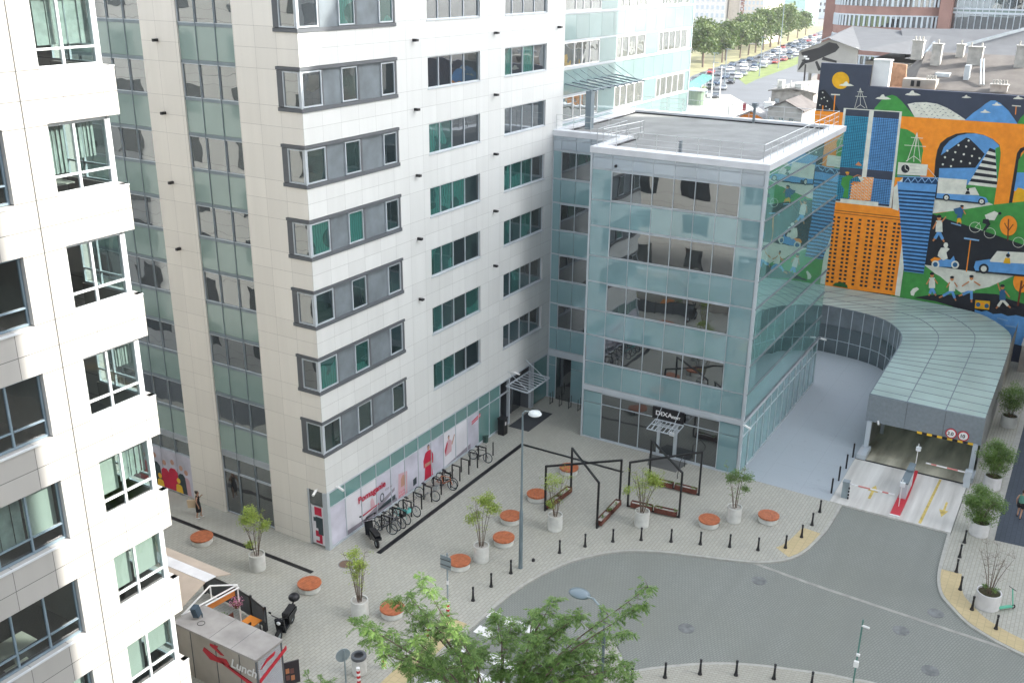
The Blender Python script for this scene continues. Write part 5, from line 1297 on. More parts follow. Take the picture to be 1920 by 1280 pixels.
cream:6.4,10.56 6.29,10.48 6.28,10.52 6.38,10.59
cream:6.3,10.49 6.22,10.39 6.2,10.41 6.27,10.51
cream:6.23,10.39 6.19,10.27 6.15,10.28 6.19,10.4
cream:4.07,9.83 4.06,9.7 4.03,9.7 4.03,9.82
cream:4.06,9.71 4.1,9.59 4.07,9.57 4.03,9.69
cream:4.1,9.59 4.17,9.49 4.14,9.47 4.07,9.57
cream:4.16,9.5 4.26,9.42 4.24,9.39 4.14,9.46
cream:4.26,9.43 4.37,9.39 4.36,9.35 4.25,9.39
cream:4.37,9.39 4.49,9.39 4.49,9.35 4.37,9.35
cream:4.49,9.39 4.6,9.43 4.61,9.4 4.49,9.36
cream:4.6,9.43 4.7,9.5 4.72,9.47 4.62,9.4
cream:4.7,9.5 4.77,9.6 4.8,9.58 4.72,9.48
cream:4.77,9.6 4.81,9.72 4.84,9.71 4.8,9.59
cream:4.81,9.71 4.81,9.84 4.84,9.84 4.84,9.71
cream:4.81,9.83 4.77,9.95 4.8,9.96 4.84,9.85
cream:4.78,9.95 4.7,10.05 4.73,10.07 4.8,9.97
cream:4.71,10.04 4.61,10.11 4.63,10.14 4.73,10.07
cream:4.61,10.11 4.5,10.15 4.51,10.18 4.62,10.15
cream:4.5,10.15 4.38,10.14 4.38,10.18 4.5,10.18
cream:4.38,10.15 4.27,10.1 4.26,10.14 4.38,10.18
cream:4.27,10.11 4.17,10.03 4.15,10.06 4.25,10.14
cream:4.18,10.04 4.1,9.93 4.08,9.95 4.15,10.06
cream:4.1,9.94 4.06,9.82 4.03,9.83 4.07,9.95
cream:7.69,10.51 7.13,10.34 7.12,10.38 7.68,10.55
cream:7.11,10.35 6.73,10.99 6.76,11.02 7.14,10.37
cream:7.67,10.52 7.4,10.96 7.43,10.98 7.7,10.54
cream:7.15,11.59 6.52,11.99 6.21,11.87 6.4,11.26 6.97,11.24
black:7.22,11.26 6.84,11.31 6.63,10.91 6.92,10.33 7.12,10.36 6.91,10.87 7.22,10.94
black:5.99,11.87 6,11.82 6.02,11.78 6.05,11.75 6.1,11.74 6.14,11.74 6.19,11.76 6.22,11.8 6.24,11.84 6.23,11.88 6.21,11.92 6.18,11.95 6.13,11.97 6.09,11.97 6.04,11.95 6.01,11.91
orange:4.75,11.06 4.74,10.85 4.76,10.66 4.83,10.48 4.93,10.34 5.07,10.24 5.22,10.19 5.38,10.2 5.54,10.26 5.69,10.36 5.81,10.51 5.9,10.69 5.96,10.89 5.97,11.1 5.94,11.3 5.87,11.47 5.77,11.61 5.63,11.71 5.48,11.76 5.32,11.75 5.16,11.69 5.02,11.58 4.9,11.44 4.8,11.26
brown:5.16,9.82 5.39,11.5 5.48,11.49 5.25,9.81
brown:5.29,10.68 5.64,11.17 5.69,11.13 5.34,10.64
brown:5.27,10.54 5.01,11.11 5.07,11.14 5.33,10.58
orange:3.07,6.79 3.05,6.56 3.08,6.35 3.14,6.16 3.24,6 3.37,5.89 3.52,5.83 3.69,5.84 3.85,5.9 3.99,6.01 4.12,6.17 4.22,6.37 4.28,6.59 4.29,6.81 4.27,7.03 4.2,7.22 4.1,7.38 3.97,7.49 3.82,7.54 3.66,7.54 3.5,7.47 3.35,7.36 3.23,7.2 3.13,7
brown:3.55,4.71 3.62,6.79 3.76,6.8 3.69,4.71
brown:3.62,6.01 3.41,6.48 3.49,6.53 3.69,6.06
orange:10.57,7.43 10.3,7.69 9.69,7.67 9.6,7.46 10.33,7.18
blue:9.69,7.67 9.08,7.66 8.88,8.02 8.66,7.55 8.93,7.06 10.09,6.94 10.32,7.13
cream:9.83,7.15 9.83,7.02 9.88,6.9 9.97,6.81 10.08,6.77 10.2,6.77 10.31,6.83 10.39,6.93 10.43,7.05 10.43,7.18 10.38,7.3 10.29,7.39 10.18,7.43 10.06,7.42 9.95,7.37 9.87,7.27
blue2:9.95,7.13 9.95,7.05 9.98,6.98 10.03,6.93 10.1,6.9 10.17,6.9 10.24,6.94 10.29,7 10.31,7.07 10.31,7.15 10.28,7.22 10.23,7.27 10.16,7.3 10.09,7.29 10.02,7.26 9.98,7.2
cream:8.37,7.35 8.38,7.22 8.42,7.11 8.51,7.02 8.62,6.98 8.73,6.98 8.84,7.04 8.92,7.14 8.96,7.26 8.96,7.39 8.91,7.5 8.83,7.59 8.72,7.63 8.6,7.63 8.5,7.57 8.42,7.47
blue2:8.49,7.33 8.49,7.26 8.52,7.19 8.57,7.13 8.64,7.11 8.71,7.11 8.77,7.15 8.82,7.2 8.85,7.28 8.84,7.35 8.81,7.42 8.76,7.48 8.7,7.5 8.63,7.5 8.56,7.46 8.52,7.41
cream:10.06,8.12 9.92,8.54 9.42,8.61 9.26,8.52 9.46,8.21 9.29,7.74 9.61,7.52 10.07,7.84
cream:9.43,8.83 9.43,8.74 9.45,8.67 9.5,8.61 9.56,8.59 9.63,8.59 9.69,8.63 9.74,8.7 9.76,8.78 9.76,8.87 9.74,8.94 9.69,9 9.63,9.02 9.56,9.01 9.5,8.98 9.45,8.91
orange:7.89,9.55 7.79,6.86 7.71,6.86 7.82,9.55
sky:8.35,9.49 7.23,9.47 7.23,9.59 8.35,9.62
blue:7.27,7.32 7.21,7.83 6.27,8.14 3.71,8.32 3.53,7.26 7.08,7.02
cream:6.21,8.04 5.81,8.87 3.84,9.05 3.69,8.16 6.14,7.94
blue:5.05,8.89 4.95,8.91 4.85,8.03 4.95,8.02
yellow:5.23,7.97 5.16,8.42 4.83,8.47 4.71,8
black:4.84,8.66 4.84,8.61 4.86,8.55 4.91,8.51 4.96,8.49 5.02,8.5 5.07,8.52 5.11,8.56 5.14,8.62 5.13,8.68 5.11,8.73 5.07,8.77 5.01,8.79 4.95,8.79 4.9,8.76 4.86,8.72
black:7.08,7.07 3.54,7.28 3.51,7.13 7.06,6.93
black:6.17,7.36 6.17,7.2 6.23,7.06 6.33,6.95 6.46,6.9 6.61,6.9 6.74,6.97 6.84,7.1 6.89,7.25 6.89,7.41 6.83,7.56 6.73,7.66 6.6,7.72 6.45,7.71 6.32,7.64 6.22,7.52
cream:6.32,7.34 6.32,7.25 6.35,7.16 6.41,7.1 6.49,7.07 6.57,7.07 6.65,7.11 6.71,7.18 6.74,7.27 6.74,7.37 6.71,7.45 6.65,7.51 6.57,7.54 6.48,7.54 6.41,7.5 6.35,7.43
yellow:6.72,4.66 5.64,4.74 5.6,4.03 6.66,3.96
blue2:6.3,4.34 6.3,4.27 6.32,4.2 6.37,4.15 6.43,4.12 6.5,4.13 6.56,4.16 6.6,4.21 6.63,4.28 6.63,4.36 6.6,4.42 6.55,4.47 6.49,4.5 6.43,4.5 6.37,4.46 6.32,4.41
blue2:5.66,4.34 5.66,4.27 5.69,4.2 5.74,4.15 5.8,4.12 5.86,4.13 5.92,4.16 5.97,4.21 5.99,4.28 5.99,4.36 5.96,4.42 5.92,4.47 5.86,4.5 5.79,4.5 5.73,4.46 5.69,4.41
orange:6.29,4.48 6.05,4.5 6.05,4.36 6.28,4.34
sky:5.88,2.65 4.81,2.79 4.82,2.9 5.89,2.76
sky:4.92,3.41 4.12,3.33 4.12,3.42 4.91,3.5
sky:4.24,2.89 3.46,2.87 3.46,3 4.24,3.02
'''
# ================================================================ NEAR WHITE BUILDING (left)
nb = thing('apartment_building', (20,25.45,0), 'nearest sunlit white building at the left with wrap-around corner windows', 'building')
NX, NY = 20.0, 25.45; FN = FS(NY); SN = [5.6+3.51*k for k in range(-1,8)]
mb = MB(); holes = []
for z in SN: holes += [(17.55,z-.02,NX+1,z+2.06),(12.86,z,16.18,z+2.06),(7.0,z,11.0,z+2.06)]
wall_holes(mb, FN, -6, NX, 0, 36, holes, .22); FE = lambda u, z, d: (NX-d, u, z)
wall_holes(mb, FE, NY, 75, 0, 36, [(NY-1,z-.02,27.9,z+2.06) for z in SN], .22)
mb.quad((-6,NY,36),(NX,NY,36),(NX,75,36),(-6,75,36)); mb.box(16.84,NY-.02,0,16.88,NY+.05,36); mb.build('wall', stoneA, nb)
ofl = mat('office_floor', (.05,.05,.055), .6); ofw = mat('office_wall', (.20,.20,.18), .8); desk = mat('desk_white', (.6,.57,.5), .5)
mb = MB()
for z in SN: mb.box(-5.8,NY+.23,z-1.1,NX-.23,31.5,z-.85,0); mb.box(-5.8,NY+.23,z+2.08,NX-.23,31.5,z+2.12,0)
mb.box(-5.8,31.5,0,NX-.23,31.6,36,1); mb.box(17.0,NY+.3,0,17.12,31.5,36,1); mb.box(11.5,NY+.3,0,11.62,31.5,36,1)
mb.build('interior', [ofl, ofw], nb)
mb = MB()
for z in SN:
    mb.box(17.0,NY+.222,z-.84,17.54,NY+.3,z+2.1); 
    mb.box(-5.8,NY+.23,z-.84,NX-.23,NY+.3,z-.03); mb.box(NX-.3,NY+.3,z-.84,NX-.23,28,z-.03)
mb.build('lining', ofw, nb)
for z in SN[1:]:
    w = window(FN, [17.6,18.5,19.64], z, z+2.02, .22, whitef, clr, nb, .075, zt=z+.52)
    w2 = window(FE, [25.83,27.0,27.85], z, z+2.02, .30, alu, clr, nb, .07, zt=z+.52)
    window(FN, [12.88,13.95,15.05,16.16], z+.02, z+2.04, .20, mat('blue_grey_frame', (.22,.29,.34), .4) if 'blue_grey_frame' not in MT else MT['blue_grey_frame'], clr, nb, .06, zt=z+.55)
    mb = MB(); mb.box(19.60,NY+.17,z-.02,19.74,NY+.37,z+2.05); mb.build('corner_post', whitef, nb)
    mb = MB(); fbox(mb,FN,17.5,z-.07,-.02,NX+.0,z-.022,.3); mb.build('window_sill', whitef, nb); mb = MB(); fbox(mb,FN,12.8,z-.07,-.04,16.25,z-.002,.2); mb.build('window_sill', whitef, nb)
mb = MB()
for z in SN:
    for y in range(31,74,6): mb.box(NX-.02,y,z,NX+.03,y+2.6,z+1.9)
mb.build('end_windows', win, nb)
bl_m = mat('white_blind', (.46,.49,.44), .8, var=.05); cur = mat('sheer_curtain', (.38,.43,.40), .8, var=.3, scale=3)
def blind(xa, xb, z0, z1, m, y=.42):
    mb = MB(); n = 1 if m is bl_m else 14
    for i in range(n):
        a = xa+(xb-xa)*i/n; b = xa+(xb-xa)*(i+1)/n; o = 0 if n == 1 else .03*math.sin(i*1.9)
        mb.box(a,NY+y+o,z0,b,NY+y+o+.01,z1)
    mb.build('blind', m, nb)
z6,z5,z4,z3,z2,z1,z0_,zm = [5.6+3.51*k for k in (6,5,4,3,2,1,0,-1)]
blind(17.6,19.6,z6+.6,z6+2,cur); blind(17.6,18.3,z5+.55,z5+1.95,cur); blind(18.7,19.3,z5+.9,z5+2,cur)
blind(17.6,18.45,z2+.62,z2+2.0,bl_m); blind(18.55,19.55,z2+.8,z2+2,cur); blind(17.6,18.45,z1+.55,z1+2,bl_m); blind(18.55,19.55,z1+.62,z1+2,bl_m); blind(17.6,18.45,z0_+.3,z0_+2,bl_m); blind(18.55,19.55,z0_+.85,z0_+2,bl_m)
blind(15.1,16.1,z2+.45,z2+2,bl_m); blind(12.9,15.0,z2+.45,z2+2,cur); blind(12.9,16.1,z0_+.3,z0_+2,bl_m)
blind(19.0,19.55,z3+1.2,z3+2,cur)
# desks inside the dark rooms
for (x,y,z) in ((14.6,27.0,z1-.1),(13.6,28.0,z3),(18.6,28.2,z3-.1),(18.4,27.8,z4-.2),(15.2,27.6,z4-.1),(18.8,27.6,z5-.1)):
    mb = MB(); mb.box(x-.7,y-.4,z,x+.6,y+.4,z+.04); mb.tube((x,y,z-.72),(x,y,z),.04); mb.box(x-.4,y-.05,z-.74,x+.4,y+.05,z-.70); mb.build('desk', desk, nb)

# ================================================================ GARAGE CANOPY
gc = thing('garage_canopy', (62.5,6.7,0), 'curved glass-roofed garage entrance canopy with a speed limit and a height sign on its fascia', 'garage canopy')
inn = smooth([(62.5,10.06),(65.9,10.1),(69,10.12),(71.3,10.15),(73.9,10.25),(76.0,10.8),(78.1,12.35),(79.0,14.9),(79.3,18),(79.4,22),(79.4,26)], 3)
out_ = smooth([(62.5,3.2),(66,3.2),(69.8,3.2),(74,3.22),(78,3.3),(80.7,3.7),(83.6,5.6),(84.6,7.7),(85.05,12.0),(85.1,19),(85.12,26)], 3)
zt = 3.98; n = len(inn); roofg = mat('canopy_glass', (.50,.64,.60), .22, var=.22, scale=.35, ior=1.35)
nt_r = roofg.node_tree; tl_ = nt_r.nodes.new('ShaderNodeBsdfTranslucent'); tl_.inputs[0].default_value = (.75,.85,.80,1); mx_ = nt_r.nodes.new('ShaderNodeMixShader'); mx_.inputs[0].default_value = .25
nt_r.links.new(nt_r.nodes['Principled BSDF'].outputs[0], mx_.inputs[1]); nt_r.links.new(tl_.outputs[0], mx_.inputs[2]); nt_r.links.new(mx_.outputs[0], nt_r.nodes['Material Output'].inputs[0])
mb = MB(); fr = MB()
for i in range(n-1):
    for k in range(3):
        a = [Vector((*inn[i],zt)).lerp(Vector((*out_[i],zt-.1)), k/3), Vector((*inn[i],zt)).lerp(Vector((*out_[i],zt-.1)), (k+1)/3)]
        b = [Vector((*inn[i+1],zt)).lerp(Vector((*out_[i+1],zt-.1)), k/3), Vector((*inn[i+1],zt)).lerp(Vector((*out_[i+1],zt-.1)), (k+1)/3)]
        c = (a[0]+a[1]+b[0]+b[1])/4; q = [c+(p-c)*.985 for p in (a[0],b[0],b[1],a[1])]; mb.poly(q)
        if i % 1 == 0: fr.bar(a[0]-Vector((0,0,.015)), a[1]-Vector((0,0,.015)), .06)
        fr.bar(a[0]-Vector((0,0,.015)), b[0]-Vector((0,0,.015)), .065)
mb.build('glass_roof', roofg, gc); fr.build('roof_frame', alud, gc)
mb = MB()
for i in range(n-1): 
    a, b = inn[i], inn[i+1]; mb.quad((*a,zt-1.6 if i > 11 else zt-.5),(*b,zt-1.6 if i+1 > 11 else zt-.5),(*b,zt-.02),(*a,zt-.02))
mb.build('inner_edge_cladding', greyp, gc)
mb = MB()
for i in range(n-1): a, b = out_[i], out_[i+1]; mb.quad((*a,0),(*b,0),(*b,zt-.12),(*a,zt-.12))
mb.build('edge_cladding', mat('mesh_cladding', (.24,.25,.24), .6, var=.2, scale=2), gc)
mb = MB()
for i in range(6,n-1):
    a, b = inn[i], inn[i+1]; mb.quad((*a,0),(*b,0),(*b,zt-1.55 if i > 11 else zt-.5),(*a,zt-1.55 if i > 11 else zt-.5))
mb.build('curved_glass_wall', mirror('dark_curved_glass', (.03,.05,.055), .12, .02), gc)
mb = MB()
for i in range(6,n): a = inn[i]; mb.tube((*a,0),(*a,zt-.02),.035,n=6)
for i in range(6,n-1): mb.bar((*inn[i],1.2),(*inn[i+1],1.2),.04)
mb.build('glazing_posts', alu, gc)
for y in (9.8,3.45):
    mb = MB(); mb.box(62.2,y-.14,.3,62.5,y+.14,2.15); mb.box(60.95 if y > 5 else 61.3,y-.28,0,62.6,y+.28,.32); mb.build('column', alu, gc)
    mb = MB(); mb.box(68,y-.12,-1.2,68.2,y+.12,3.6); mb.build('inner_column', alu, gc)
fas = mat('grey_mesh_fascia', (.22,.255,.28), .55, .2, var=.12, scale=5)
mb = MB(); mb.box(62.42,3.18,2.12,62.56,10.08,3.92); mb.build('fascia', fas, gc)
mb = MB(); mb.box(62.40,5.42,2.12,62.42,5.44,3.92); mb.box(62.40,7.7,2.12,62.42,7.72,3.92); mb.build('fascia_joint', dgrey, gc)
mb = MB()
for k in range(11): y = 6.9-k*.3; mb.box(62.36,y-.3,2.03,62.41,y,2.17,k%2)
mb.build('clearance_bar', [yellow, black], gc)
for y, s in ((4.93,'2.0'),(4.22,'10')):
    mb = MB(); cz = 2.52
    mb.ext([(62.34,y+.33*math.cos(t*math.pi/12),cz+.33*math.sin(t*math.pi/12)) for t in range(24)],(.03,0,0),0); mb.ext([(62.325,y+.26*math.cos(t*math.pi/12),cz+.26*math.sin(t*math.pi/12)) for t in range(24)],(.015,0,0),1)
    o = mb.build('road_sign', [red, white], gc); text(s, .3, M_W(62.32,y+(.2 if s == '10' else .22),cz-.1), black, o, depth=.003, bold=.008)
    # lettering is nested: correct for the parent chain
    o.children[0].location = -gc.location
mb = MB(); mb.tube((62.35,9.3,2.3),(62.1,9.2,2.15),.06); mb.build('cctv_camera', white, gc)
mb = MB(); mb.quad((62.7,3.3,-.5),(84,3.3,-.5),(84,3.3,3.8),(62.7,3.3,3.8)); mb.quad((62.7,9.99,-.6),(74,9.99,-2.4),(74,9.99,3.8),(62.7,9.99,3.8)); mb.quad((78.2,3.3,-2.8),(78.2,10.0,-2.8),(78.2,10.0,3.8),(78.2,3.3,3.8)); mb.build('inner_wall', mat('garage_wall', (.36,.35,.30), .8, var=.3, scale=.5), gc)

# ================================================================ MURAL BUILDING
MX = 85.2
mu = thing('mural_building', (MX,12,0), 'old brick building with a huge colourful city mural painted on its side wall', 'building')
chm = mat('chimney_render', (.46,.45,.42), .9, var=.3, scale=2)
brick = mat('old_brick', (.42,.25,.16), .9, var=.35, scale=2.5); ren = mat('weathered_render', (.40,.37,.33), .9, var=.3, scale=.8); tin = mat('old_roof_sheet', (.12,.11,.10), .8, var=.35, scale=.9)
YL = 21.22
mb = MB(); mb.box(MX+.02,17.25,0,MX+.5,YL,22.4); mb.box(MX+.02,-3,0,MX+.5,17.249,20.78); mb.build('wall', mat('mural_ground', (.045,.055,.085), .7), mu)
mb = MB(); mb.box(MX+.51,-3,0,100,17.2,19.7); mb.box(MX+.51,17.2,0,97,YL-.02,19.2); mb.build('side_wall', ren, mu)
mb = MB(); mb.box(MX+.51,-3,19.7,88.2,15.9,20.7); mb.build('brick_parapet', brick, mu)
mb = MB(); mb.poly([(86.4,-3,20.75),(95,-3,23.0),(95,14.8,23.0),(86.4,14.2,20.75)]); mb.poly([(95,-3,23.0),(101,-3,21.2),(101,15,21.2),(95,14.8,23.0)]); mb.box(86.4,-3,20.3,100,14.2,20.7)
mb.poly([(86.4,14.2,20.75),(95,14.8,23.0),(95,16.9,20.6),(86.4,16.9,20.4)]); mb.build('roof', tin, mu)
mb = MB(); mb.box(MX+.52,15.9,20.2,MX+1.3,17.2,22.75); mb.box(MX+.45,15.85,22.75,MX+1.4,17.24,22.85); mb.build('gable_pier', white, mu)
mb = MB(); mb.ext([(87.6,14.9,20.6),(87.6,16.3,20.6),(87.6,16.3,22.5),(87.6,15.0,22.4)],(.3,0,0)); mb.build('brick_gable', brick, mu)
mb = MB(); mb.box(86.2,12.4,20.7,87.6,14.9,21.45); mb.build('dormer', ren, mu)
mb = MB()
for y in (13.55,14.0): mb.box(86.16,y,20.9,86.2,y+.26,21.35)
mb.build('dormer_window', black, mu)
for i, (x,y,z0,z1,w,pots) in enumerate(((92,13.5,22.0,23.8,.75,1),(93.6,15.3,22.4,23.9,.9,3),(92.5,10.6,22.1,23.65,1.1,2),(87.0,12.9,20.6,21.35,.9,4),(87.0,7.9,20.6,21.3,1.2,5),(92.5,7.2,22.1,23.9,.8,2),(94.2,12.0,22.5,23.7,.6,1))):
    mb = MB(); mb.box(x-.35,y-w/2,z0,x+.35,y+w/2,z1); mb.box(x-.42,y-w/2-.07,z1,x+.42,y+w/2+.07,z1+.09)
    for k in range(pots): yy = y-w/2+.15+(w-.3)*(k/max(1,pots-1) if pots > 1 else .5); mb.tube((x,yy,z1),(x,yy,z1+.4),.07,n=6)
    mb.build('chimney', chm, mu)
mb = MB(); mb.box(88.8,10.4,21.35,89.6,10.8,22.5); mb.build('roof_duct', alu, mu)
for q_ in ((87.5,9.3,90.5,9.9),(87.6,9.1,90.6,9.7)): mb = MB(); mb.tube((q_[0],q_[1],21.2),(q_[2],q_[3],22.9),.06); mb.build('roof_pipe', alu, mu)
mb = MB(); mb.box(89.2,11.9,21.4,90.6,13.0,21.75); mb.build('roof_hatch', alu, mu)
PAL = {'green':(.06,.30,.06),'cream':(.74,.73,.63),'navy':(.045,.055,.085),'black':(.018,.02,.026),'orange':(1.0,.30,.02),'yellow':(.80,.42,.012),'blue':(.12,.33,.65),'teal':(.04,.33,.50),'deep':(.01,.05,.11),'navy2':(.012,.05,.13),'blue2':(.03,.12,.25),'sky':(.25,.45,.70),'brown':(.16,.035,.015),'skin':(.60,.24,.09),'leaf':(.03,.12,.03),'grey':(.35,.35,.34)}
names = list(PAL); mb = MB()
for k, ln in enumerate(MURAL.strip().split('\n')):
    c, pts = ln.split(':'); pts = [tuple(map(float, p.split(','))) for p in pts.split()]
    x = MX - .0002*k - .001
    mb.poly([(x,y,z) for y,z in pts], names.index(c))
mb.build('painted_mural', [mat('mural_'+n_, PAL[n_], .8, var=.16, scale=2.2, bump=.15, bscale=6) for n_ in names], mu)

# ================================================================ HALL BEHIND WITH BIRD PAINTING
hb = thing('gabled_hall', (147,36,0), 'long grey-roofed hall with a black bird painted on its pale gable', 'building')
sheet = mat('grey_sheet_roof', (.085,.09,.095), .7, var=.15, scale=.6); pale = mat('pale_wall', (.33,.33,.31), .85, var=.2, scale=.4)
mb = MB(); mb.ext([(147,31.8,15.6),(147,39.9,15.9),(147,39.9,18.75),(147,35.8,20.5),(147,31.8,19.5)],(.4,0,0)); mb.box(152,-6,0,183,31.7,17.5); mb.build('wall', pale, hb)
for x,y in ((150,38.8),(158,38.8),(166,38.8)): mb = MB(); mb.tube((x,y,0),(x,y,17),.25); mb.build('column', pale, hb)
mb = MB(); R0 = (146.2,40.6,18.5); RA = (146.2,35.8,20.75); RC = (146.2,31.2,19.3)
mb.poly([R0,RA,(172,38.5,21.2),(172,43,19)]); mb.poly([RA,RC,(152,24,18.6),(165,24,20.9),(172,38.5,21.2)]); mb.poly([(150,-6,18.2),(166,-6,22.3),(166,30,21.4),(150,26,18.2)]); mb.poly([(166,-6,22.3),(183,-6,18),(183,32,18),(166,30,21.4)]); mb.build('roof', sheet, hb)
mb = MB(); mb.bar((166,12,22.3),(156,20,19.8),.35); mb.bar((165,24,20.95),(152,24,18.65),.25); mb.build('roof_ridge', greyp, hb)
mb = MB()
def bp(pts): mb.poly([(146.97,y,z) for y,z in pts])
bp([(39.6,18.6),(38.7,18.9),(37.2,19.35),(35.85,20.15),(34.8,20.0),(34.35,19.5),(34.8,18.9),(36.3,18.15),(37.8,17.4),(38.85,17.1),(39.45,17.55),(38.7,17.85),(39.45,18.23)])
bp([(39.3,17.4),(39.8,16.2),(39.6,16.2),(38.85,17.1)]); bp([(37.5,17.4),(36.9,16.2),(36.45,16.35),(37.2,17.55)]); bp([(36.45,18.15),(34.5,17.7),(34.5,17.4),(36.6,17.7)])
mb.build('painted_bird', black, hb)
mb = MB()
for y, z in ((38.9,18.05),(38.6,17.75)): mb.box(146.9,y-.25,z-.1,146.96,y+.25,z+.12)
mb.build('bird_beak', white, hb)
mb = MB(); mb.tube((140,36.5,0),(141,37.2,17.5),.12); mb.build('stay_pole', black, hb)

# ================================================================ OLD LOW HOUSES BETWEEN
def house(x, y0, y1, z, zr, depth, wm, rm, label, chim=(), gable=True):
    t = thing('low_house', (x,(y0+y1)/2,0), label, 'house', 'old low houses behind the flat roof')
    ym = (y0+y1)/2; mb = MB(); mb.ext([(x,y0,0),(x,y1,0),(x,y1,z),(x,ym,zr),(x,y0,z)],(depth,0,0)); mb.build('wall', wm, t)
    mb = MB()
    for ya, za, yb, zb in ((y0-.3,z-.1,ym,zr+.05),(ym,zr+.05,y1+.3,z-.1)): mb.ext([(x-.3,ya,za),(x-.3,yb,zb),(x-.3,yb,zb+.12),(x-.3,ya,za+.12)],(depth+.6,0,0))
    mb.build('roof', rm, t)
    mb = MB()
    for k in range(3): yy = y0+(y1-y0)*(k+.7)/3.4; mb.box(x-.02,yy,z-1.8,x+.01,yy+.5,z-.8)
    mb.build('window', win, t)
    for cx, cy, ch in chim:
        mb = MB(); mb.box(cx-.3,cy-.4,z-.5,cx+.3,cy+.4,ch); mb.box(cx-.36,cy-.46,ch,cx+.36,cy+.46,ch+.1); mb.tube((cx,cy,ch),(cx,cy,ch+.5),.06); mb.build('chimney', white, t)
    return t
orng = mat('orange_gable', (.62,.20,.03), .8); brn = mat('dark_old_roof', (.11,.10,.095), .8, var=.3)
house(100,29.5,33.0,15.3,16.1,9,orng,mat('pale_sheet', (.3,.3,.3), .6),'small house with a bright orange gable',())
h_ = house(104,26.3,30.6,17.9,18.1,9,mat('aged_white_render', (.40,.38,.35), .9, var=.35, scale=1.5),mat('flat_old_roof', (.25,.24,.22), .8),'taller whitewashed house with pots and rails on its flat roof',())
mb = MB()
for k in range(9): y = 26.5+k*.45; mb.tube((104.2,y,18.0),(104.2,y,18.55+.2*(k%3)),.06)
mb.box(104,27.6,17.95,104.6,28.3,18.7); mb.box(104.3,29.6,17.95,105,30.2,18.9); mb.box(103.9,26.3,18.35,104,30.6,18.4); mb.build('roof_clutter', conc, h_)
mb = MB(); mb.box(103.3,26.6,15.6,104,27.7,15.75); mb.box(103.3,26.6,15.75,103.34,27.7,16.6); 
for k in range(5): mb.box(103.28,26.65+k*.25,15.75,103.32,26.7+k*.25,16.9)
mb.build('balcony', greyp, h_)
house(98,25.7,29.0,16.8,17.55,5,mat('white_render', (.42,.41,.39), .9, var=.2),mat('dark_old_roof', (.11,.10,.095), .8, var=.3),'low white house with a dark edged gable in front of the taller one',((100.5,29.7,17.0),))
house(140,38,46,8,10.5,10,mat('dull_render', (.5,.48,.45), .9, var=.3),mat('grey_old_roof', (.3,.29,.28), .8),'long pale house at the left end of the low row',((142,41,11.5),))
house(135,46,54,5,7,12,mat('sand_render', (.5,.46,.4), .9, var=.3),mat('sand_roof', (.42,.40,.37), .8),'flat sandy shed beyond the roof railing',())
# ================================================================ BRICK AND GLASS OFFICES FAR BACK
rb = thing('brick_office', (190,30,0), 'curved red brick and glass office block closing the view above the grey roof', 'office building')
red_b = mat('red_brick_bands', (.30,.175,.145), .85, var=.2, scale=.5)
pts = smooth([(199,47.6),(193,46.6),(190,43.5),(188.5,38),(189,33),(191,28.6)], 3)
floors = [(z, z+3.4) for z in (0,3.4,6.8,10.2,13.6,17.0,20.4,23.8,27.2)]
fr = MB()
for z0, z1 in floors:
    mb = MB(); gl = MB()
    for a, b in zip(pts, pts[1:]):
        mb.quad((*a,z0+1.9),(*b,z0+1.9),(*b,z1),(*a,z1)); gl.quad((*a,z0),(*b,z0),(*b,z0+1.9),(*a,z0+1.9))
        for k in range(2): p = Vector(a).lerp(Vector(b), k/2+.2); fr.box(p.x-.2,p.y-.16,z0,p.x-.05,p.y+.16,z0+1.9)
        fr.bar((a[0]-.1,a[1],z0+1.9),(b[0]-.1,b[1],z0+1.9),.2)
    mb.build('brick_band', red_b, rb); gl.build('glazing', win, rb)
    gl = MB(); gl.quad((192,-14,z0),(192,26.6,z0),(192,26.6,z1-.9),(192,-14,z1-.9)); gl.build('ribbon_glazing', win, rb)
mb = MB(); mb.box(189.5,26.6,0,191.6,28.5,31); mb.build('brick_pier', red_b, rb); mb = MB(); mb.box(199,14,0,215,50,31); mb.build('rear_wing', red_b, rb)
for z0, z1 in floors: fr.box(191.7,-14,z1-.9,192,26.6,z1-.6); fr.box(191.7,-14,z1-.25,192,26.6,z1)
for y0 in range(-14,27): fr.box(191.8,y0-.05,0,191.95,y0+.05,31)
mb = MB(); mb.box(192.1,-14,0,199,26.6,31); mb.build('core', teal, rb)
fr.build('mullions', alu, rb)
def block(x, y0, y1, h, m, label, wcols=0, rows=(), wm=None, depth=30, name='city_building', wz=1.6):
    t = thing(name, (x,(y0+y1)/2,0), label, 'building', 'buildings along the far avenue'); mb = MB(); mb.box(x,y0,0,x+depth,y1,h); mb.box(x-.3,y0-.3,h,x+depth,y1+.3,h+.6); mb.build('wall', m, t)
    if wcols:
        mb = MB(); w_ = (y1-y0)/wcols*.5; mb.box(x-.06,y0,0,x+.02,y0+w_,wz); o0 = mb.build('window', wm or win, t); first_ = True
        for z in rows:
            for k in range(wcols):
                o = o0 if first_ else o0.copy()
                if not first_: C.objects.link(o)
                first_ = False; o.location = (0,(y1-y0)*(k+.25)/wcols,z)
    return t
hotw = mat('bright_white_render', (.72,.70,.66), .8); hotc = mat('beige_render', (.55,.48,.40), .8); aqua = mat('aqua_cladding', (.42,.60,.58), .5)
block(430,149.9,166,45,hotw,'white tower with small windows behind the avenue trees, leftmost of the far row',7,[4+3.2*k for k in range(12)],wm=alu)
block(432,144.6,149.3,45,hotc,'narrow beige slab beside the white tower')
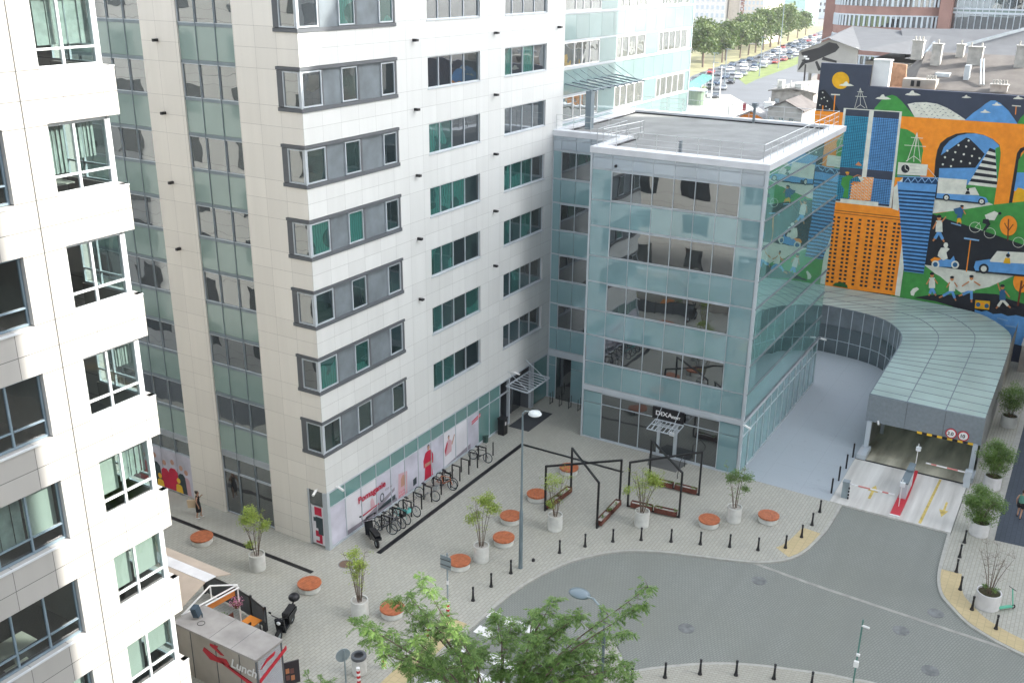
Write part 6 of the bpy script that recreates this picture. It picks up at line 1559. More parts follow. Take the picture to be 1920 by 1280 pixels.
h = block(431,133.8,144.2,45,mat('pinkish_white', (.66,.60,.54), .8),'pale hotel with a vertical name sign on its front',6,[11.4+2.3*k for k in range(14)],wm=alu,wz=1.3)
text('MERCURE', 2.1, Matrix.Translation((430.9,142.2,9.0)) @ Matrix.Rotation(-math.pi/2,4,'Z') @ Matrix.Rotation(math.pi/2,4,'X') @ Matrix.Rotation(math.pi/2,4,'Z'), mat('brown_sign', (.25,.06,.03), .6), h, 'sign_lettering', .1, bold=.03)
block(600,162,188,50,aqua,'pale turquoise office block far down the avenue',4,[8,20],wm=alu)
block(720,180,197,60,mat('pale_aqua', (.55,.68,.66), .5),'light aqua hall beyond the turquoise block',3,[18],wm=alu)
block(700,171.5,187,60,mat('blue_white', (.58,.62,.66), .6),'blue and white office block with ribbon windows at the end of the avenue',5,[4+4*k for k in range(11)],wz=2)
block(900,200,330,30,mat('far_grey', (.55,.57,.58), .8),'distant grey building at the vanishing end of the avenue',20,[4,8,12,16,20])
block(900,110,195,30,mat('far_beige', (.58,.55,.5), .8),'distant beige building right of the avenue end',16,[4,8,12,16,20])
# the two towers whose shade falls over the square (out of the frame)
def tower(x0,y0,x1,y1,h,label):
    t = thing('office_tower', ((x0+x1)/2,(y0+y1)/2,0), label, 'office tower'); mb = MB(); mb.box(x0,y0,0,x1,y1,h); mb.build('wall', stoneA, t)
    mb = MB()
    for k in range(int(h/3.5)-1):
        z = 3+3.5*k; n = int((x1-x0)/4)
        for i in range(n): a = x0+1+i*4; mb.box(a,y1,z,a+2.8,y1+.04,z+1.7)
        n = int((y1-y0)/4)
        for i in range(n): a = y0+1+i*4; mb.box(x0-.04,a,z,x0,a+2.8,z+1.7)
    tag(mb.build('windows', win, t), kind='stuff')
tower(60.9,-95,90.2,-10,60,'tall stone tower across the street, outside the picture to the right')
tower(-20,-60,34.8,-12,66,'tall stone tower on the near side, outside the picture')

# ================================================================ AVENUE
TL = [(200,90),(240,98.5),(262,104),(292,110),(315,113),(346,115.5),(373,117.5),(411,123),(461,129),(515,135),(600,147),(700,165)]
mb = MB(); A = smooth([(150,38),(215,58),(240,66),(295,77),(360,86),(455,100),(560,120),(700,150)],3); Bn = smooth([(x,y+1.5) for x,y in TL],3)
mb.poly([(x,y,-.12) for x,y in A]+[(x,y,-.12) for x,y in reversed(Bn)]); struct('avenue', mb, asph)
mb = MB(); mb.poly([(x,y,-.1) for x,y in ((275,88.3),(289.7,90.2),(338.8,93.6),(402,101.5),(500,118),(495,121),(416,107),(370.5,102.7),(332.7,101.4),(309.6,99.6),(290,95.5))]); struct('median_lawn', mb, grass_m)
mb = MB(); mb.poly([(x,y,-.1) for x,y in ((235,86),(262,94),(266,97),(240,92))]); struct('verge', mb, grass_m)
mb = MB(); mb.poly([(x,y,-.11) for x,y in TL[1:-1]]+[(x,y+26,-.11) for x,y in reversed(TL[1:-1])]); struct('tree_lawn', mb, mat('dry_lawn', (.22,.21,.11), .95, var=.4, scale=.2))
mb = MB(); mb.poly([(150,50,-.11),(205,60,-.11),(230,72,-.11),(250,84,-.11),(248,95,-.11),(200,90,-.11),(150,84,-.11)]); struct('tram_stop_paving', mb, kerb_m)

mb = MB(); mb.poly([(-400,50,-.1),(17,50,-.1),(17,500,-.1),(-400,500,-.1)]); struct('side_lawn', mb, grass_m)
mb = MB(); mb.box(20.5,46,.002,26,140,.008); struct('side_street', mb, asph)
# ================================================================ STREET FURNITURE
ORD = ['first','second','third','fourth','fifth','sixth','seventh','eighth','ninth','tenth','eleventh','twelfth','thirteenth','fourteenth','fifteenth']
# round benches
def make_bench():
    t = thing('round_bench', (0,0,0), 'x', 'bench', 'round concrete benches with red wooden tops')
    a = MB(); a.lathe(0,0,[(.54,0),(.56,.04),(.56,.27),(.53,.29)],40); a.build('concrete_base', conc, t, True)
    a = MB(); R = .60
    for k in range(8):
        y0 = -R+k*R/4+.006; y1 = y0+R/4-.012; q = []
        for y in (y0,(y0+y1)/2,y1): q.append((math.sqrt(max(0,R*R-y*y)),y))
        a.prism([(x,y) for x,y in q]+[(-x,y) for x,y in reversed(q)], .33, .41)
    a.build('wooden_top', wood, t)
    a = MB(); a.lathe(0,0,[(.50,.28),(.50,.33)],24); a.box(.5,-.03,.05,.575,.03,.3); a.build('dark_rim', black, t)
    return t
BE = [(31.85,38.21,'round red bench beside the long black drain line, nearest the woman in black'),(31.57,30.30,'round red bench at the front end of the black drain line near the cream corner'),(32.10,25.51,'round red bench right of the planter nearest the street tree'),(37.22,25.01,'round red bench partly behind the square sign plate'),(40.38,24.21,'round red bench beside the third planter, lower of the pair by the tall lamp'),(42.55,25.07,'round red bench touching the tall lamp pole, upper of the pair'),(45.52,25.03,'round red bench left of the first black frame'),(49.44,24.95,'round red bench seen through the first black frame, farthest back'),(48.10,15.31,'round red bench between the fifth and the last planter, with a worn top'),(50.31,12.57,'round red bench nearest the blue driveway, alone at the right')]
proto = make_bench()
for k, (x,y,l) in enumerate(BE):
    o = proto if k == 0 else dup(proto, (x,y,0)); o.location = (x,y,0); o.rotation_euler = (0,0,random.uniform(-.3,.6)); o['label'] = l
# planter trees
def leaves(mb, c, n, rad, s, rnd, droop=.2, flat=.7):
    for _ in range(n):
        d = Vector((rnd.gauss(0,1),rnd.gauss(0,1),rnd.gauss(0,flat))); d = d.normalized()*rad*rnd.random()**.45; p = Vector(c)+d
        a = Vector((rnd.uniform(-1,1),rnd.uniform(-1,1),rnd.uniform(-.6,.3))).normalized(); b = a.cross(Vector((rnd.uniform(-.4,.4),rnd.uniform(-.4,.4),1))).normalized()
        L = s*rnd.uniform(.7,1.3); W = L*.42
        mb.add([p, p+a*L*.5+b*W*.5, p+a*L, p+a*L*.5-b*W*.5], [(0,1,2,3)])
def pot(mb, r, h, mi_in=1):
    mb.lathe(0,0,[(r*.97,0),(r,.03),(r,h),(r-.06,h),(r-.06,h-.1),(0.001,h-.1)],40,0,[0,0,0,0,mi_in])
def make_planter(seed, spread, height, lm, blobs, label, r=.42, h=.92, potm=None, stems=7, lsize=.09, group='concrete planters with multi-stemmed trees on the square', bare=0, soil=None, nleaf=130):
    rnd = random.Random(seed); t = thing('planter', (0,0,0), label, 'planter', group)
    a = MB(); pot(a, r, h); a.build('concrete_pot', [potm or conc, soil or gravel], t, False)
    tr = MB(); tips = []
    for k in range(stems):
        an = 2*math.pi*k/stems+rnd.uniform(-.3,.3); b = Vector((math.cos(an)*.09,math.sin(an)*.09,h-.12)); L = height*1.15*rnd.uniform(.75,1.0); out = spread*rnd.uniform(.35,1)
        m1 = b+Vector((math.cos(an)*out*.25,math.sin(an)*out*.25,L*.38)); m2 = b+Vector((math.cos(an)*out*.6+rnd.uniform(-.1,.1),math.sin(an)*out*.6,L*.72)); e = b+Vector((math.cos(an)*out,math.sin(an)*out,L))
        tr.path([b,m1,m2,e],[.022,.017,.011,.005],5)
        for q, w in ((m1,.5),(m2,.7),(m2,.6),(e,.4),(e,.45)):
            for _ in range(2):
                f = q+Vector((rnd.uniform(-1,1),rnd.uniform(-1,1),rnd.uniform(.1,.9)))*w*.55; tr.path([q,f],[.007,.003],4); tips.append(f)
                if bare: 
                    for _ in range(2): g = f+Vector((rnd.uniform(-1,1),rnd.uniform(-1,1),rnd.uniform(-.1,.8)))*.25; tr.path([f,g],[.004,.002],3)
    tr.build('stems', bark, t)
    lf = MB()
    for (x,y,z,rr,n) in blobs:
        for _ in range(5):
            c = (x+rnd.uniform(-1,1)*rr*.6,y+rnd.uniform(-1,1)*rr*.6,z+rnd.uniform(-1,1)*rr*.5); leaves(lf,c,int(n*1.9/5),rr*.68,lsize*1.1,rnd)
    for f in tips:
        if rnd.random() < (.0 if bare else .55): leaves(lf,f,int(nleaf/12),.16,lsize,rnd)
    if lf.f: lf.build('foliage', lm, t)
    return t
# image right is about (+.51,-.86); blobs are given in (right, back, up)
def B_(lst): return [(r*.51+b*.86, -r*.86+b*.51, z*1.14, s, n) for r,b,z,s,n in lst]
PLS = [
 (31.57,33.84,make_planter(11,.75,2.1,leafY,B_([(.0,0,2.75,.55,500),(-.5,0,2.5,.35,220),(.45,0,2.35,.4,260),(-.3,.0,1.35,.25,150)]),'concrete planter with a domed yellow-green tree beside the black drain line, leftmost on the square')),
 (31.20,26.77,make_planter(12,.6,2.3,leafY,B_([(.0,0,2.9,.42,330),(.15,0,2.4,.38,300),(-.1,.0,2.0,.25,120)]),'concrete planter nearest the street tree, tall tree with half its twigs bare',stems=9)),
 (38.36,24.37,make_planter(13,.8,2.6,leafY,B_([(.35,0,3.0,.5,520),(.75,0,2.7,.35,240),(-.45,0,2.3,.42,330),(.1,0,3.15,.35,200)]),'concrete planter left of the tall lamp pole, tree with two bright green tufts',stems=6)),
 (43.16,22.54,make_planter(14,.75,2.4,leafY,B_([(-.25,0,2.6,.5,200),(-.3,0,1.3,.25,160),(.1,0,2.8,.4,110)]),'concrete planter under the left leg of the first black frame, airy pale tree')),
 (46.10,18.56,make_planter(15,1.1,2.2,leafY,B_([(.75,0,2.4,.55,520),(.3,0,2.7,.4,220),(-.75,0,2.0,.35,140),(.0,0,2.0,.5,100)]),'concrete planter before the second black frame, wide airy tree with a golden tuft',stems=10)),
 (49.30,14.27,make_planter(16,.7,2.2,leafG,B_([(-.3,0,2.4,.45,330),(.45,0,2.35,.45,330),(.5,0,1.8,.3,160),(0,0,2.7,.35,180)]),'concrete planter between the last two red benches, slim tree with greener leaves',stems=5)),
]
for x,y,t in PLS: t.location = (x,y,0)
whp = mat('white_pot', (.60,.60,.60), .7, var=.12, scale=3); soil = mat('moss_soil', (.06,.055,.025), .95, var=.5, scale=12)
gr2 = 'white planters along the garage wall'
t = make_planter(21,1.0,1.6,leafG,B_([(0,0,1.6,.9,1100),(-.7,0,2.2,.7,900),(.7,0,2.1,.7,900),(0,.2,2.6,.7,800),(0,0,1.15,.5,300)]),'white planter with a dense bright green shrub beside the end of the apron',r=.60,h=.95,potm=whp,group=gr2,soil=soil,lsize=.12); t.location = (55.15,2.06,0); t.scale = (.85,.85,.85)
t = make_planter(22,1.0,1.6,leafG,B_([(0,0,1.6,.9,1000),(-.7,0,2.5,.7,700),(.7,0,2.4,.8,800),(0,0,2.9,.6,500),(0,0,2.0,.8,600)]),'white planter with a dark green shrub halfway along the garage wall',r=.60,h=.95,potm=whp,group=gr2,soil=soil,lsize=.12); t.location = (61.41,2.11,0); t.scale = (.85,.85,.85)
t = make_planter(23,1.0,1.6,leafG,B_([(0,0,1.7,.9,1000),(-.5,0,2.5,.8,700),(.5,0,2.4,.8,700),(0,0,3.0,.6,400)]),'grey planter with a dark shrub at the far end of the garage wall',r=.62,h=.95,potm=conc,group=gr2,soil=soil,lsize=.12); t.location = (71.6,2.2,0); t.scale = (.85,.85,.85)
t = make_planter(24,1.1,2.2,leafG,B_([(-.25,.1,1.0,.18,60),(.15,-.1,.95,.2,40)]),'white planter with a leafless shrub beside the green scooter',r=.58,h=.85,potm=whp,group=gr2,soil=soil,stems=8,bare=1,lsize=.1); t.location = (48.02,.82,0)
# bollards
def make_bollard():
    t = thing('bollard', (0,0,0), 'x', 'bollard', 'flared black bollards along the kerbs'); a = MB(); a.lathe(0,0,[(.105,0),(.10,.04),(.075,.10),(.055,.30),(.048,.55),(.052,.70),(.065,.76),(.055,.79),(.02,.80)],14); a.build('post', black, t, True); a = MB(); a.lathe(0,0,[(.057,.62),(.057,.65)],14); a.build('band', dgrey, t); return t
bp_ = make_bollard(); first = True
def place_b(x, y, label):
    global first
    o = bp_ if first else dup(bp_, (x,y,0)); first = False; o.location = (x,y,0); o['label'] = label
for k,(x,y) in enumerate([(35.08,22.78),(36.56,22.64),(38.11,22.4),(41.12,21.15),(42.41,20.27),(43.65,19.19),(44.61,17.93),(45.32,16.46),(45.91,14.99),(46.5,13.53),(47.0,12.11),(48.01,10.9),(49.56,10.45),(51.16,10.3),(52.85,10.3)]):
    place_b(x,y,ORD[k]+' flared black bollard from the left along the curved kerb of the square')
for k,(x,y) in enumerate([(53.73,2.61),(52.03,2.62),(50.42,2.56),(48.82,2.15),(47.29,1.4),(46.24,.2)]): place_b(x,y,ORD[k]+' flared black bollard counting down from the garage apron on the right-hand kerb')
for k,(x,y) in enumerate([(33.61,13.53),(34.71,12.41),(35.73,11.16),(36.5,9.76),(37.15,8.24),(37.5,6.68)]): place_b(x,y,ORD[k]+' flared black bollard from the left at the bottom edge of the picture')
for k,(x,y) in enumerate([(55.5,10.3),(57.3,10.3),(59.18,10.3),(61.0,10.3)]):
    t = thing('straight_bollard', (x,y,0), ORD[k]+' straight black post beside the garage apron, counting from the street', 'bollard', 'straight black posts beside the apron'); a = MB(); a.lathe(x,y,[(.055,0),(.055,.98),(.045,1.0)],12); a.build('post', black, t, True)
t = thing('low_stud', (39.71,21.97,0), 'tiny black knob set in the paving near the tall lamp pole', 'stud'); a = MB(); a.lathe(39.71,21.97,[(.09,0),(.085,.1),(.05,.15)],12); a.build('knob', black, t, True)
# red and white posts
for k,(x,y,l) in enumerate([(33.28,23.06,'under the square sign plate'),(31.51,22.98,'half hidden by the street tree leaves'),(28.71,23.41,'right of the grey litter bin'),(27.26,23.67,'below the litter bin at the picture edge')]):
    t = thing('striped_post', (x,y,0), 'short red and white banded post '+l, 'traffic post', 'red and white posts beside the crossing')
    a = MB()
    for i in range(7): a.lathe(x,y,[(.085,i*.13),(.085,(i+1)*.13)],12,(i+1)%2)
    a.build('post', [red,white], t)
# traffic sign on a tall pole
t = thing('traffic_sign', (33.28,23.06,0), 'square grey back of a traffic sign on a pole at the crossing', 'traffic sign'); a = MB(); a.tube((33.28,23.06,0),(33.28,23.06,3.6),.04,n=10); a.tube((33.28,23.06,1.9),(33.28,23.06,2.1),.055,n=10,mi=1); a.build('pole', [galv,white], t)
a = MB(); a.ext([(33.25,22.82,2.75),(33.25,23.42,2.75),(33.25,23.42,3.45),(33.25,22.82,3.45)],(-.025,-.01,0)); a.build('sign_plate', galv, t)
a = MB(); a.bar((33.21,22.82,3.25),(33.21,23.42,3.25),.03); a.bar((33.21,22.82,2.95),(33.21,23.42,2.95),.03); a.build('bracket', dgrey, t)
t = thing('round_traffic_sign', (26.3,23.55,0), 'round grey back of a traffic sign beside the litter bin', 'traffic sign'); a = MB(); a.tube((26.3,23.55,0),(26.3,23.55,2.5),.035,n=8); a.build('pole', galv, t)
a = MB(); c = Vector((26.27,23.6,2.25)); nrm = Vector((.5,.85,0)).normalized(); u = Vector((-nrm.y,nrm.x,0)); a.ext([tuple(c+u*.32*math.cos(k*math.pi/12)+Vector((0,0,.32*math.sin(k*math.pi/12)))) for k in range(24)], tuple(nrm*.03)); a.build('sign_plate', galv, t)
# litter bin, grey
t = thing('litter_bin', (27.9,24.15,0), 'round grey concrete litter bin with a dark ring lid near the crossing', 'bin'); a = MB(); a.lathe(27.9,24.15,[(.30,0),(.33,.05),(.33,.80),(.30,.82)],24); a.build('body', conc, t, True); a = MB(); a.lathe(27.9,24.15,[(.34,.82),(.35,.86),(.34,.96),(.22,.98),(.21,.9),(.01,.88)],24,0,[0,0,0,0,1]); a.build('lid', [dgrey,black], t)
t = thing('dark_bin', (52.0,31.3,0), 'tall black metal bin with a pictogram beside the cream building entrance', 'bin'); a = MB(); a.box(51.75,31.1,0,52.25,31.55,1.15); a.box(51.72,31.07,1.15,52.28,31.58,1.22); a.build('body', black, t); a = MB(); a.box(51.92,31.09,.7,52.08,31.098,.95); a.build('pictogram', white, t)
t = thing('switch_box', (50.9,31.6,0), 'small dark green box standing against the teal storefront', 'box'); a = MB(); a.box(50.2,31.5,.0,50.45,31.75,.42); a.box(50.18,31.48,.42,50.47,31.75,.46); a.build('housing', mat('dark_green_box', (.04,.08,.07), .6), t)
# lamps
lampb = mat('blue_grey_lamp', (.17,.22,.245), .35, .2)
t = thing('street_lamp', (38.79,22.22,0), 'very tall grey lamp post with a round head standing at the kerb of the square', 'street lamp'); a = MB(); x,y = 38.79,22.22
a.lathe(x,y,[(.12,0),(.12,.1),(.11,.12),(.10,3.2),(.065,3.6),(.045,8.9)],14); a.build('pole', lampb, t, True); a = MB(); a.path([(x,y,8.85),(x-.02,y-.15,9.05),(x-.05,y-.45,9.1)],[.04,.035,.03],8); a.build('arm', galv, t); a = MB(); a.lathe(x-.06,y-.72,[(.05,8.93),(.26,8.97),(.34,9.04),(.27,9.15),(.06,9.2)],20); a.build('lamp_head', mat('pale_lamp_head', (.55,.6,.6), .35), t, True)
t = thing('street_lamp_near', (26.85,11.95,0), 'lamp post with a bowed arm and a blue-grey head rising beside the street tree', 'street lamp'); t.name = 'street_lamp'; x,y = 26.85,11.95
a = MB(); a.lathe(x,y,[(.10,0),(.09,.1),(.05,7.6)],12); a.build('pole', lampb, t, True)
a = MB(); a.path([(x,y,7.6),(x-.02,y+.05,8.2),(x,y+.22,8.6),(x+.05,y+.5,8.78),(x+.1,y+.75,8.72)],[.035]*5,8); a.build('arm', galv, t); a = MB(); a.sphere((x+.2,y+1.12,8.68),.30,.42,.13,16,8); a.build('lamp_head', lampb, t, True)
t = thing('camera_pole', (38.2,5.0,0), 'slim green pole carrying small white devices at the lower roadway edge', 'pole'); a = MB(); a.tube((38.75,5.16,0),(37.05,4.99,0) if 0 else (38.75,5.16,3.3),.035,n=8); a.build('pole', mat('green_pole', (.08,.2,.17), .5), t); a = MB(); a.tube((38.75,5.16,3.0),(38.65,4.85,3.05),.05,n=8); a.build('camera', white, t); a = MB(); a.box(38.6,5.05,.9,38.72,5.25,1.2); a.build('box', white, t); a = MB(); a.box(38.6,5.05,1.5,38.7,5.2,1.6); a.build('box', white, t)
# black frames with planter boxes
def frame(pa, pb, pc, pd, label):
    t = thing('steel_frame', (*pa,0), label, 'black frame', 'crossed black portal frames with rusty planter boxes'); H = 2.93
    for p in (pa,pb,pc,pd):
        a = MB(); a.box(p[0]-.05,p[1]-.05,0,p[0]+.05,p[1]+.05,H-.001); a.build('leg', black, t)
    a = MB(); a.bar((*pa,H-.05),(*pc,H-.05),.10); a.build('top_bar', black, t); a = MB(); a.bar((*pb,H-.047),(*pd,H-.047),.10); a.build('top_bar', black, t)
    for p, q in ((pa,pb),(pd,pc)):
        a = MB(); a.bar((*p,.05),(*q,.05),.08); a.build('foot_bar', black, t)
        for s, e in ((.07,.48),(.53,.95)):
            u = Vector(p).lerp(Vector(q),s); v = Vector(p).lerp(Vector(q),e); d = (v-u).normalized(); n_ = Vector((-d.y,d.x))*.17; a = MB()
            A_ = [u+n_,v+n_,v-n_,u-n_]
            for i in range(4): P1 = A_[i]; P2 = A_[(i+1)%4]; a.bar((P1.x,P1.y,.24),(P2.x,P2.y,.24),.025,0,.30)
            a.prism([(k.x,k.y) for k in A_], .08, .30, 1); w = a.build('planter_box', [rust,gravel], t)
            lf = MB(); r_ = random.Random(int(u.x*100)); 
            for _ in range(3): c = u.lerp(v,r_.random()); leaves(lf,(c.x,c.y,.42),16,.13,.12,r_)
            lf.build('small_plants', leafG, w)
    return t
frame((44.61,23.97),(47.41,23.75),(47.57,20.62),(44.44,20.55),'left one of the two black crossed frames, nearer the tall lamp pole')
frame((47.58,20.09),(47.96,17.05),(51.03,17.02),(50.87,20.16),'right one of the two black crossed frames, directly before the DIXA entrance')
t = thing('handrail', (52.2,19.0,0), 'thin black handrail at the ramp of the DIXA entrance', 'handrail'); a = MB(); a.path([(54.0,19.1,0),(54.0,19.1,.95),(52.9,19.0,.9),(52.3,18.9,.25),(52.3,18.9,0)],.022,6); a.build('rail', black, t)
# bicycle racks
def make_rack():
    t = thing('bicycle_rack', (0,0,0), 'x', 'bicycle rack', 'black hoop racks along the storefront'); a = MB(); a.box(-.03,-.31,0,.03,-.25,.93); a.build('leg', black, t); a = MB(); a.box(-.03,.25,0,.03,.31,.93); a.build('leg', black, t); a = MB(); a.box(-.03,-.31,.93,.03,.31,.99); a.build('top_bar', black, t); return t
rk = make_rack(); fr_ = True
RL = ['between the black moped and the first bicycles','behind the dark bicycle group','left of the turquoise bicycle','right of the turquoise bicycle','left of the silver bicycle','with the silver bicycle leaning on it','left of the orange-black bicycle','right of the orange-black bicycle','empty, left of the lone far bicycle','with the lone far bicycle leaning on it','empty, last hoop before the dark bin']
for k in range(11):
    x = 38.0+k*1.0+(0 if k else 0); o = rk if fr_ else dup(rk,(x,30.42,0)); fr_ = False; o.location = (x,30.42,0); o['label'] = 'black hoop rack '+RL[k]
t = thing('rack_post', (48.95,30.2,0), 'single black post at the end of the rack row', 'post'); a = MB(); a.box(48.92,30.17,0,48.98,30.23,.95); a.build('post', black, t)
for k in range(4):
    x, y = 58.15, 30.95-.75*k; t = thing('bicycle_rack', (x,y,0), ORD[k]+' narrow black hoop by the blue link wall, counting from the cream building', 'bicycle rack', 'black hoops beside the link wall'); a = MB(); a.path([(x-.2,y,0),(x-.2,y,.9)],.025,6); a.path([(x+.2,y,0),(x+.2,y,.9)],.025,6); a.path([(x-.2,y,.06),(x+.2,y,.06)],.025,6); a.build('hoop', black, t)
# bicycles
tyre = mat('tyre_rubber', (.015,.015,.016), .8)
def make_bike(fm, label, basket=None):
    t = thing('bicycle', (0,0,0), label, 'bicycle', 'bicycles parked at the racks')   # front wheel at -y
    for y in (-.54,.54):
        a = MB(); a.ring((0,y,.34),.32,.022,(1,0,0),24,5); w = a.build('wheel', tyre, t); a = MB(); a.ring((0,y,.34),.29,.012,(1,0,0),24,4)
        for k in range(10): an = k*math.pi/5; a.tube((0,y,.34),(0,y+.29*math.cos(an),.34+.29*math.sin(an)),.003,n=3)
        a.build('rim', galv, w)
        a = MB(); a.ring((0,y,.34),.36,.008,(1,0,0),24,4); 
    a = MB(); S=(0,.22,.78); Bk=(0,.08,.30); H1=(0,-.36,.80); H2=(0,-.40,.62); R=(0,.54,.34); Fk=(0,-.54,.34)
    for p,q,r in ((S,Bk,.022),(S,H1,.022),(Bk,H2,.026),(H1,H2,.025),(Bk,R,.016),(S,R,.014),(H2,Fk,.018)): a.tube(p,q,r,n=6)
    a.build('frame', fm, t)
    a = MB(); a.path([(0,-.36,.80),(0,-.34,.98),(.26,-.30,1.03),(.30,-.18,1.03)],.013,6); a.path([(0,-.34,.98),(-.26,-.30,1.03),(-.30,-.18,1.03)],.013,6); a.build('handlebar', black, t)
    a = MB(); a.ext([(-.03,.10,.90),(.03,.10,.90),(.09,.36,.93),(-.09,.36,.93)],(0,0,.05)); a.tube((0,.22,.78),(0,.24,.9),.014); a.build('saddle', black, t)
    a = MB(); a.tube((-.13,.08,.24),(.13,.08,.36),.012); a.box(.11,.0,.33,.2,.12,.36); a.box(-.2,.02,.22,-.11,.14,.25); a.lathe(0.04,.08,[(.09,.29),(.09,.31)],12); a.build('pedals', dgrey, t)
    if basket: a = MB(); a.box(-.16,-.72,.78,.16,-.46,.80); a.box(-.16,-.72,.8,-.15,-.46,1.0); a.box(.15,-.72,.8,.16,-.46,1.0); a.box(-.16,-.72,.8,.16,-.71,1.0); a.build('basket', basket, t)
    return t
tq = mat('turquoise_paint', (.12,.45,.43), .4); slv = mat('silver_paint', (.52,.54,.55), .3, .5); orp = mat('orange_frame', (.45,.12,.03), .4); gryp = mat('grey_frame', (.25,.26,.28), .4)
for m_, l, x, y, rz, bk in ((black,'black bicycle nearest the moped, with its wheels tangled in the group',37.75,30.45,.25,None),(gryp,'dark grey bicycle leaning in the dense group left of the turquoise one',38.25,30.5,.1,None),(black,'black city bicycle immediately left of the turquoise bicycle',38.75,30.4,-.12,black),(tq,'turquoise bicycle with pale tyres in the rack row',39.25,30.42,-.15,tq),(gryp,'grey bicycle with a thin pale wheel right of the turquoise one',40.2,30.45,-.1,None),(slv,'silver white bicycle standing alone between two hoops',42.12,30.55,.08,slv),(orp,'orange and black mountain bicycle in the middle of the row',43.72,30.42,.12,None),(black,'black bicycle pressed against the orange and black one',44.1,30.5,-.1,None),(black,'lone black bicycle at the far end of the rack row',47.85,30.5,.08,None)):
    b = make_bike(m_, l, bk); b.location = (x,y,0); b.rotation_euler = (random.uniform(-.0,.0),.08,rz)
# two-wheelers
def make_moped(label, box=True, name='moped'):
    t = thing(name, (0,0,0), label, 'moped'); 
    for y in (-.62,.60):
        a = MB(); a.ring((0,y,.26),.19,.07,(1,0,0),22,8); w = a.build('wheel', tyre, t, True); a = MB(); a.tube((-.04,y,.26),(.04,y,.26),.13,n=12); a.build('rim', galv, w)
    a = MB()   # body: rear shell, floor, front shield
    a.ext([(-.16,.12,.30),(-.16,.85,.52),(-.16,.88,.68),(-.16,.10,.72)],(.32,0,0)); a.ext([(-.15,-.35,.24),(-.15,.15,.24),(-.15,.15,.36),(-.15,-.35,.34)],(.30,0,0)); a.ext([(-.20,-.38,.26),(-.20,-.30,.26),(-.20,-.42,.95),(-.20,-.50,.92)],(.40,0,0)); a.ext([(-.08,-.78,.44),(-.08,-.45,.52),(-.08,-.40,.42),(-.08,-.8,.38)],(.16,0,0)); a.build('body', mat('black_gloss', (.012,.013,.016), .18) if 'black_gloss' not in MT else MT['black_gloss'], t)
    a = MB(); a.ext([(-.14,.05,.74),(-.14,.80,.76),(-.14,.78,.84),(-.14,.30,.82),(-.14,.08,.86)],(.28,0,0)); a.build('seat', tyre, t)
    a = MB(); a.path([(-.34,-.40,1.04),(0,-.48,1.0),(.34,-.40,1.04)],.02,6); a.tube((-.3,-.45,1.05),(-.34,-.5,1.2),.01); a.sphere((-.36,-.5,1.24),.07,.02,.05,8,6); a.tube((.3,-.45,1.05),(.34,-.5,1.2),.01); a.sphere((.36,-.5,1.24),.07,.02,.05,8,6); a.build('handlebar', black, t)
    a = MB(); a.sphere((0,-.55,.82),.09,.05,.08,10,6); a.build('headlight', whitef, t)
    if box: a = MB(); a.sphere((0,1.0,1.02),.24,.24,.17,20,10); a.tube((0,.8,.8),(0,1.0,.9),.04); a.build('top_case', black, t, True)
    return t
m = make_moped('black moped parked at the storefront corner before the bicycles',False); m.scale = (1.15,1.15,1.1); m.location = (36.75,30.4,0); m.rotation_euler = (0,0,2.6)
m = make_moped('black scooter moped with a large round top case behind the kiosk'); m.scale = (1.15,1.15,1.15); m.location = (28.35,28.95,0); m.rotation_euler = (0,0,-1.25)
t = thing('kick_scooter', (0,0,0), 'mint green electric kick scooter leaning beside the bare planter', 'kick scooter'); mint = mat('mint_plastic', (.10,.45,.30), .4)
for y in (-.5,.42): a = MB(); a.ring((0,y,.11),.08,.03,(1,0,0),16,6); a.build('wheel', tyre, t)
a = MB(); a.box(-.09,-.38,.12,.09,.36,.18); a.box(-.05,.3,.18,.05,.52,.24); a.build('deck', mint, t); a = MB(); a.tube((0,-.46,.14),(0,-.34,1.1),.028); a.build('stem', mint, t); a = MB(); a.tube((-.25,-.34,1.1),(.25,-.34,1.1),.016); a.build('handlebar', black, t); t.location = (48.15,.02,0); t.rotation_euler = (0,.12,.75)
# barriers at the garage
island = MB(); island.prism([(54.55,6.75),(54.55,6.22),(57.5,6.2),(61,6.3),(61,6.62),(57.5,6.75)], .0, .13); island.build
t = thing('barrier_island', (57.5,6.5,0), 'narrow red painted kerb island between the two garage lanes', 'traffic island'); island.build('kerb', red, t); a = MB(); a.prism([(54.5,6.76),(54.5,6.2),(54.62,6.2),(54.62,6.76)], .0, .14); a.build('white_nose', white, t)
def barrier(x, y, x1, y1, label, cab):
    t = thing('barrier_gate', (x,y,0), label, 'barrier', 'garage barrier gates'); a = MB(); a.box(x-.18,y-.18,0,x+.18,y+.18,1.0); a.box(x-.2,y-.2,1.0,x+.2,y+.2,1.08); a.build('cabinet', cab, t)
    a = MB(); A_ = Vector((x,y,.92)); E_ = Vector((x1,y1,.98))
    for k in range(8): a.bar(A_.lerp(E_,k/8), A_.lerp(E_,(k+1)/8), .07, 1 if k in (2,3,6) else 0)
    a.build('boom', [white, mat('faded_red', (.6,.22,.2), .5) if 'faded_red' not in MT else MT['faded_red']], t); return t
t = barrier(55.45,9.5,55.4,6.75,'closed barrier gate nearest the street with a pale striped boom',galv)
a = MB()
for k in range(4): a.lathe(55.1,9.25,[(.045,.1+.22*k),(.045,.22+.22*k)],8)
a.build('lamps', black, t)
barrier(60.7,3.45,60.6,5.9,'barrier gate at the right portal column with its boom lowered',alu)
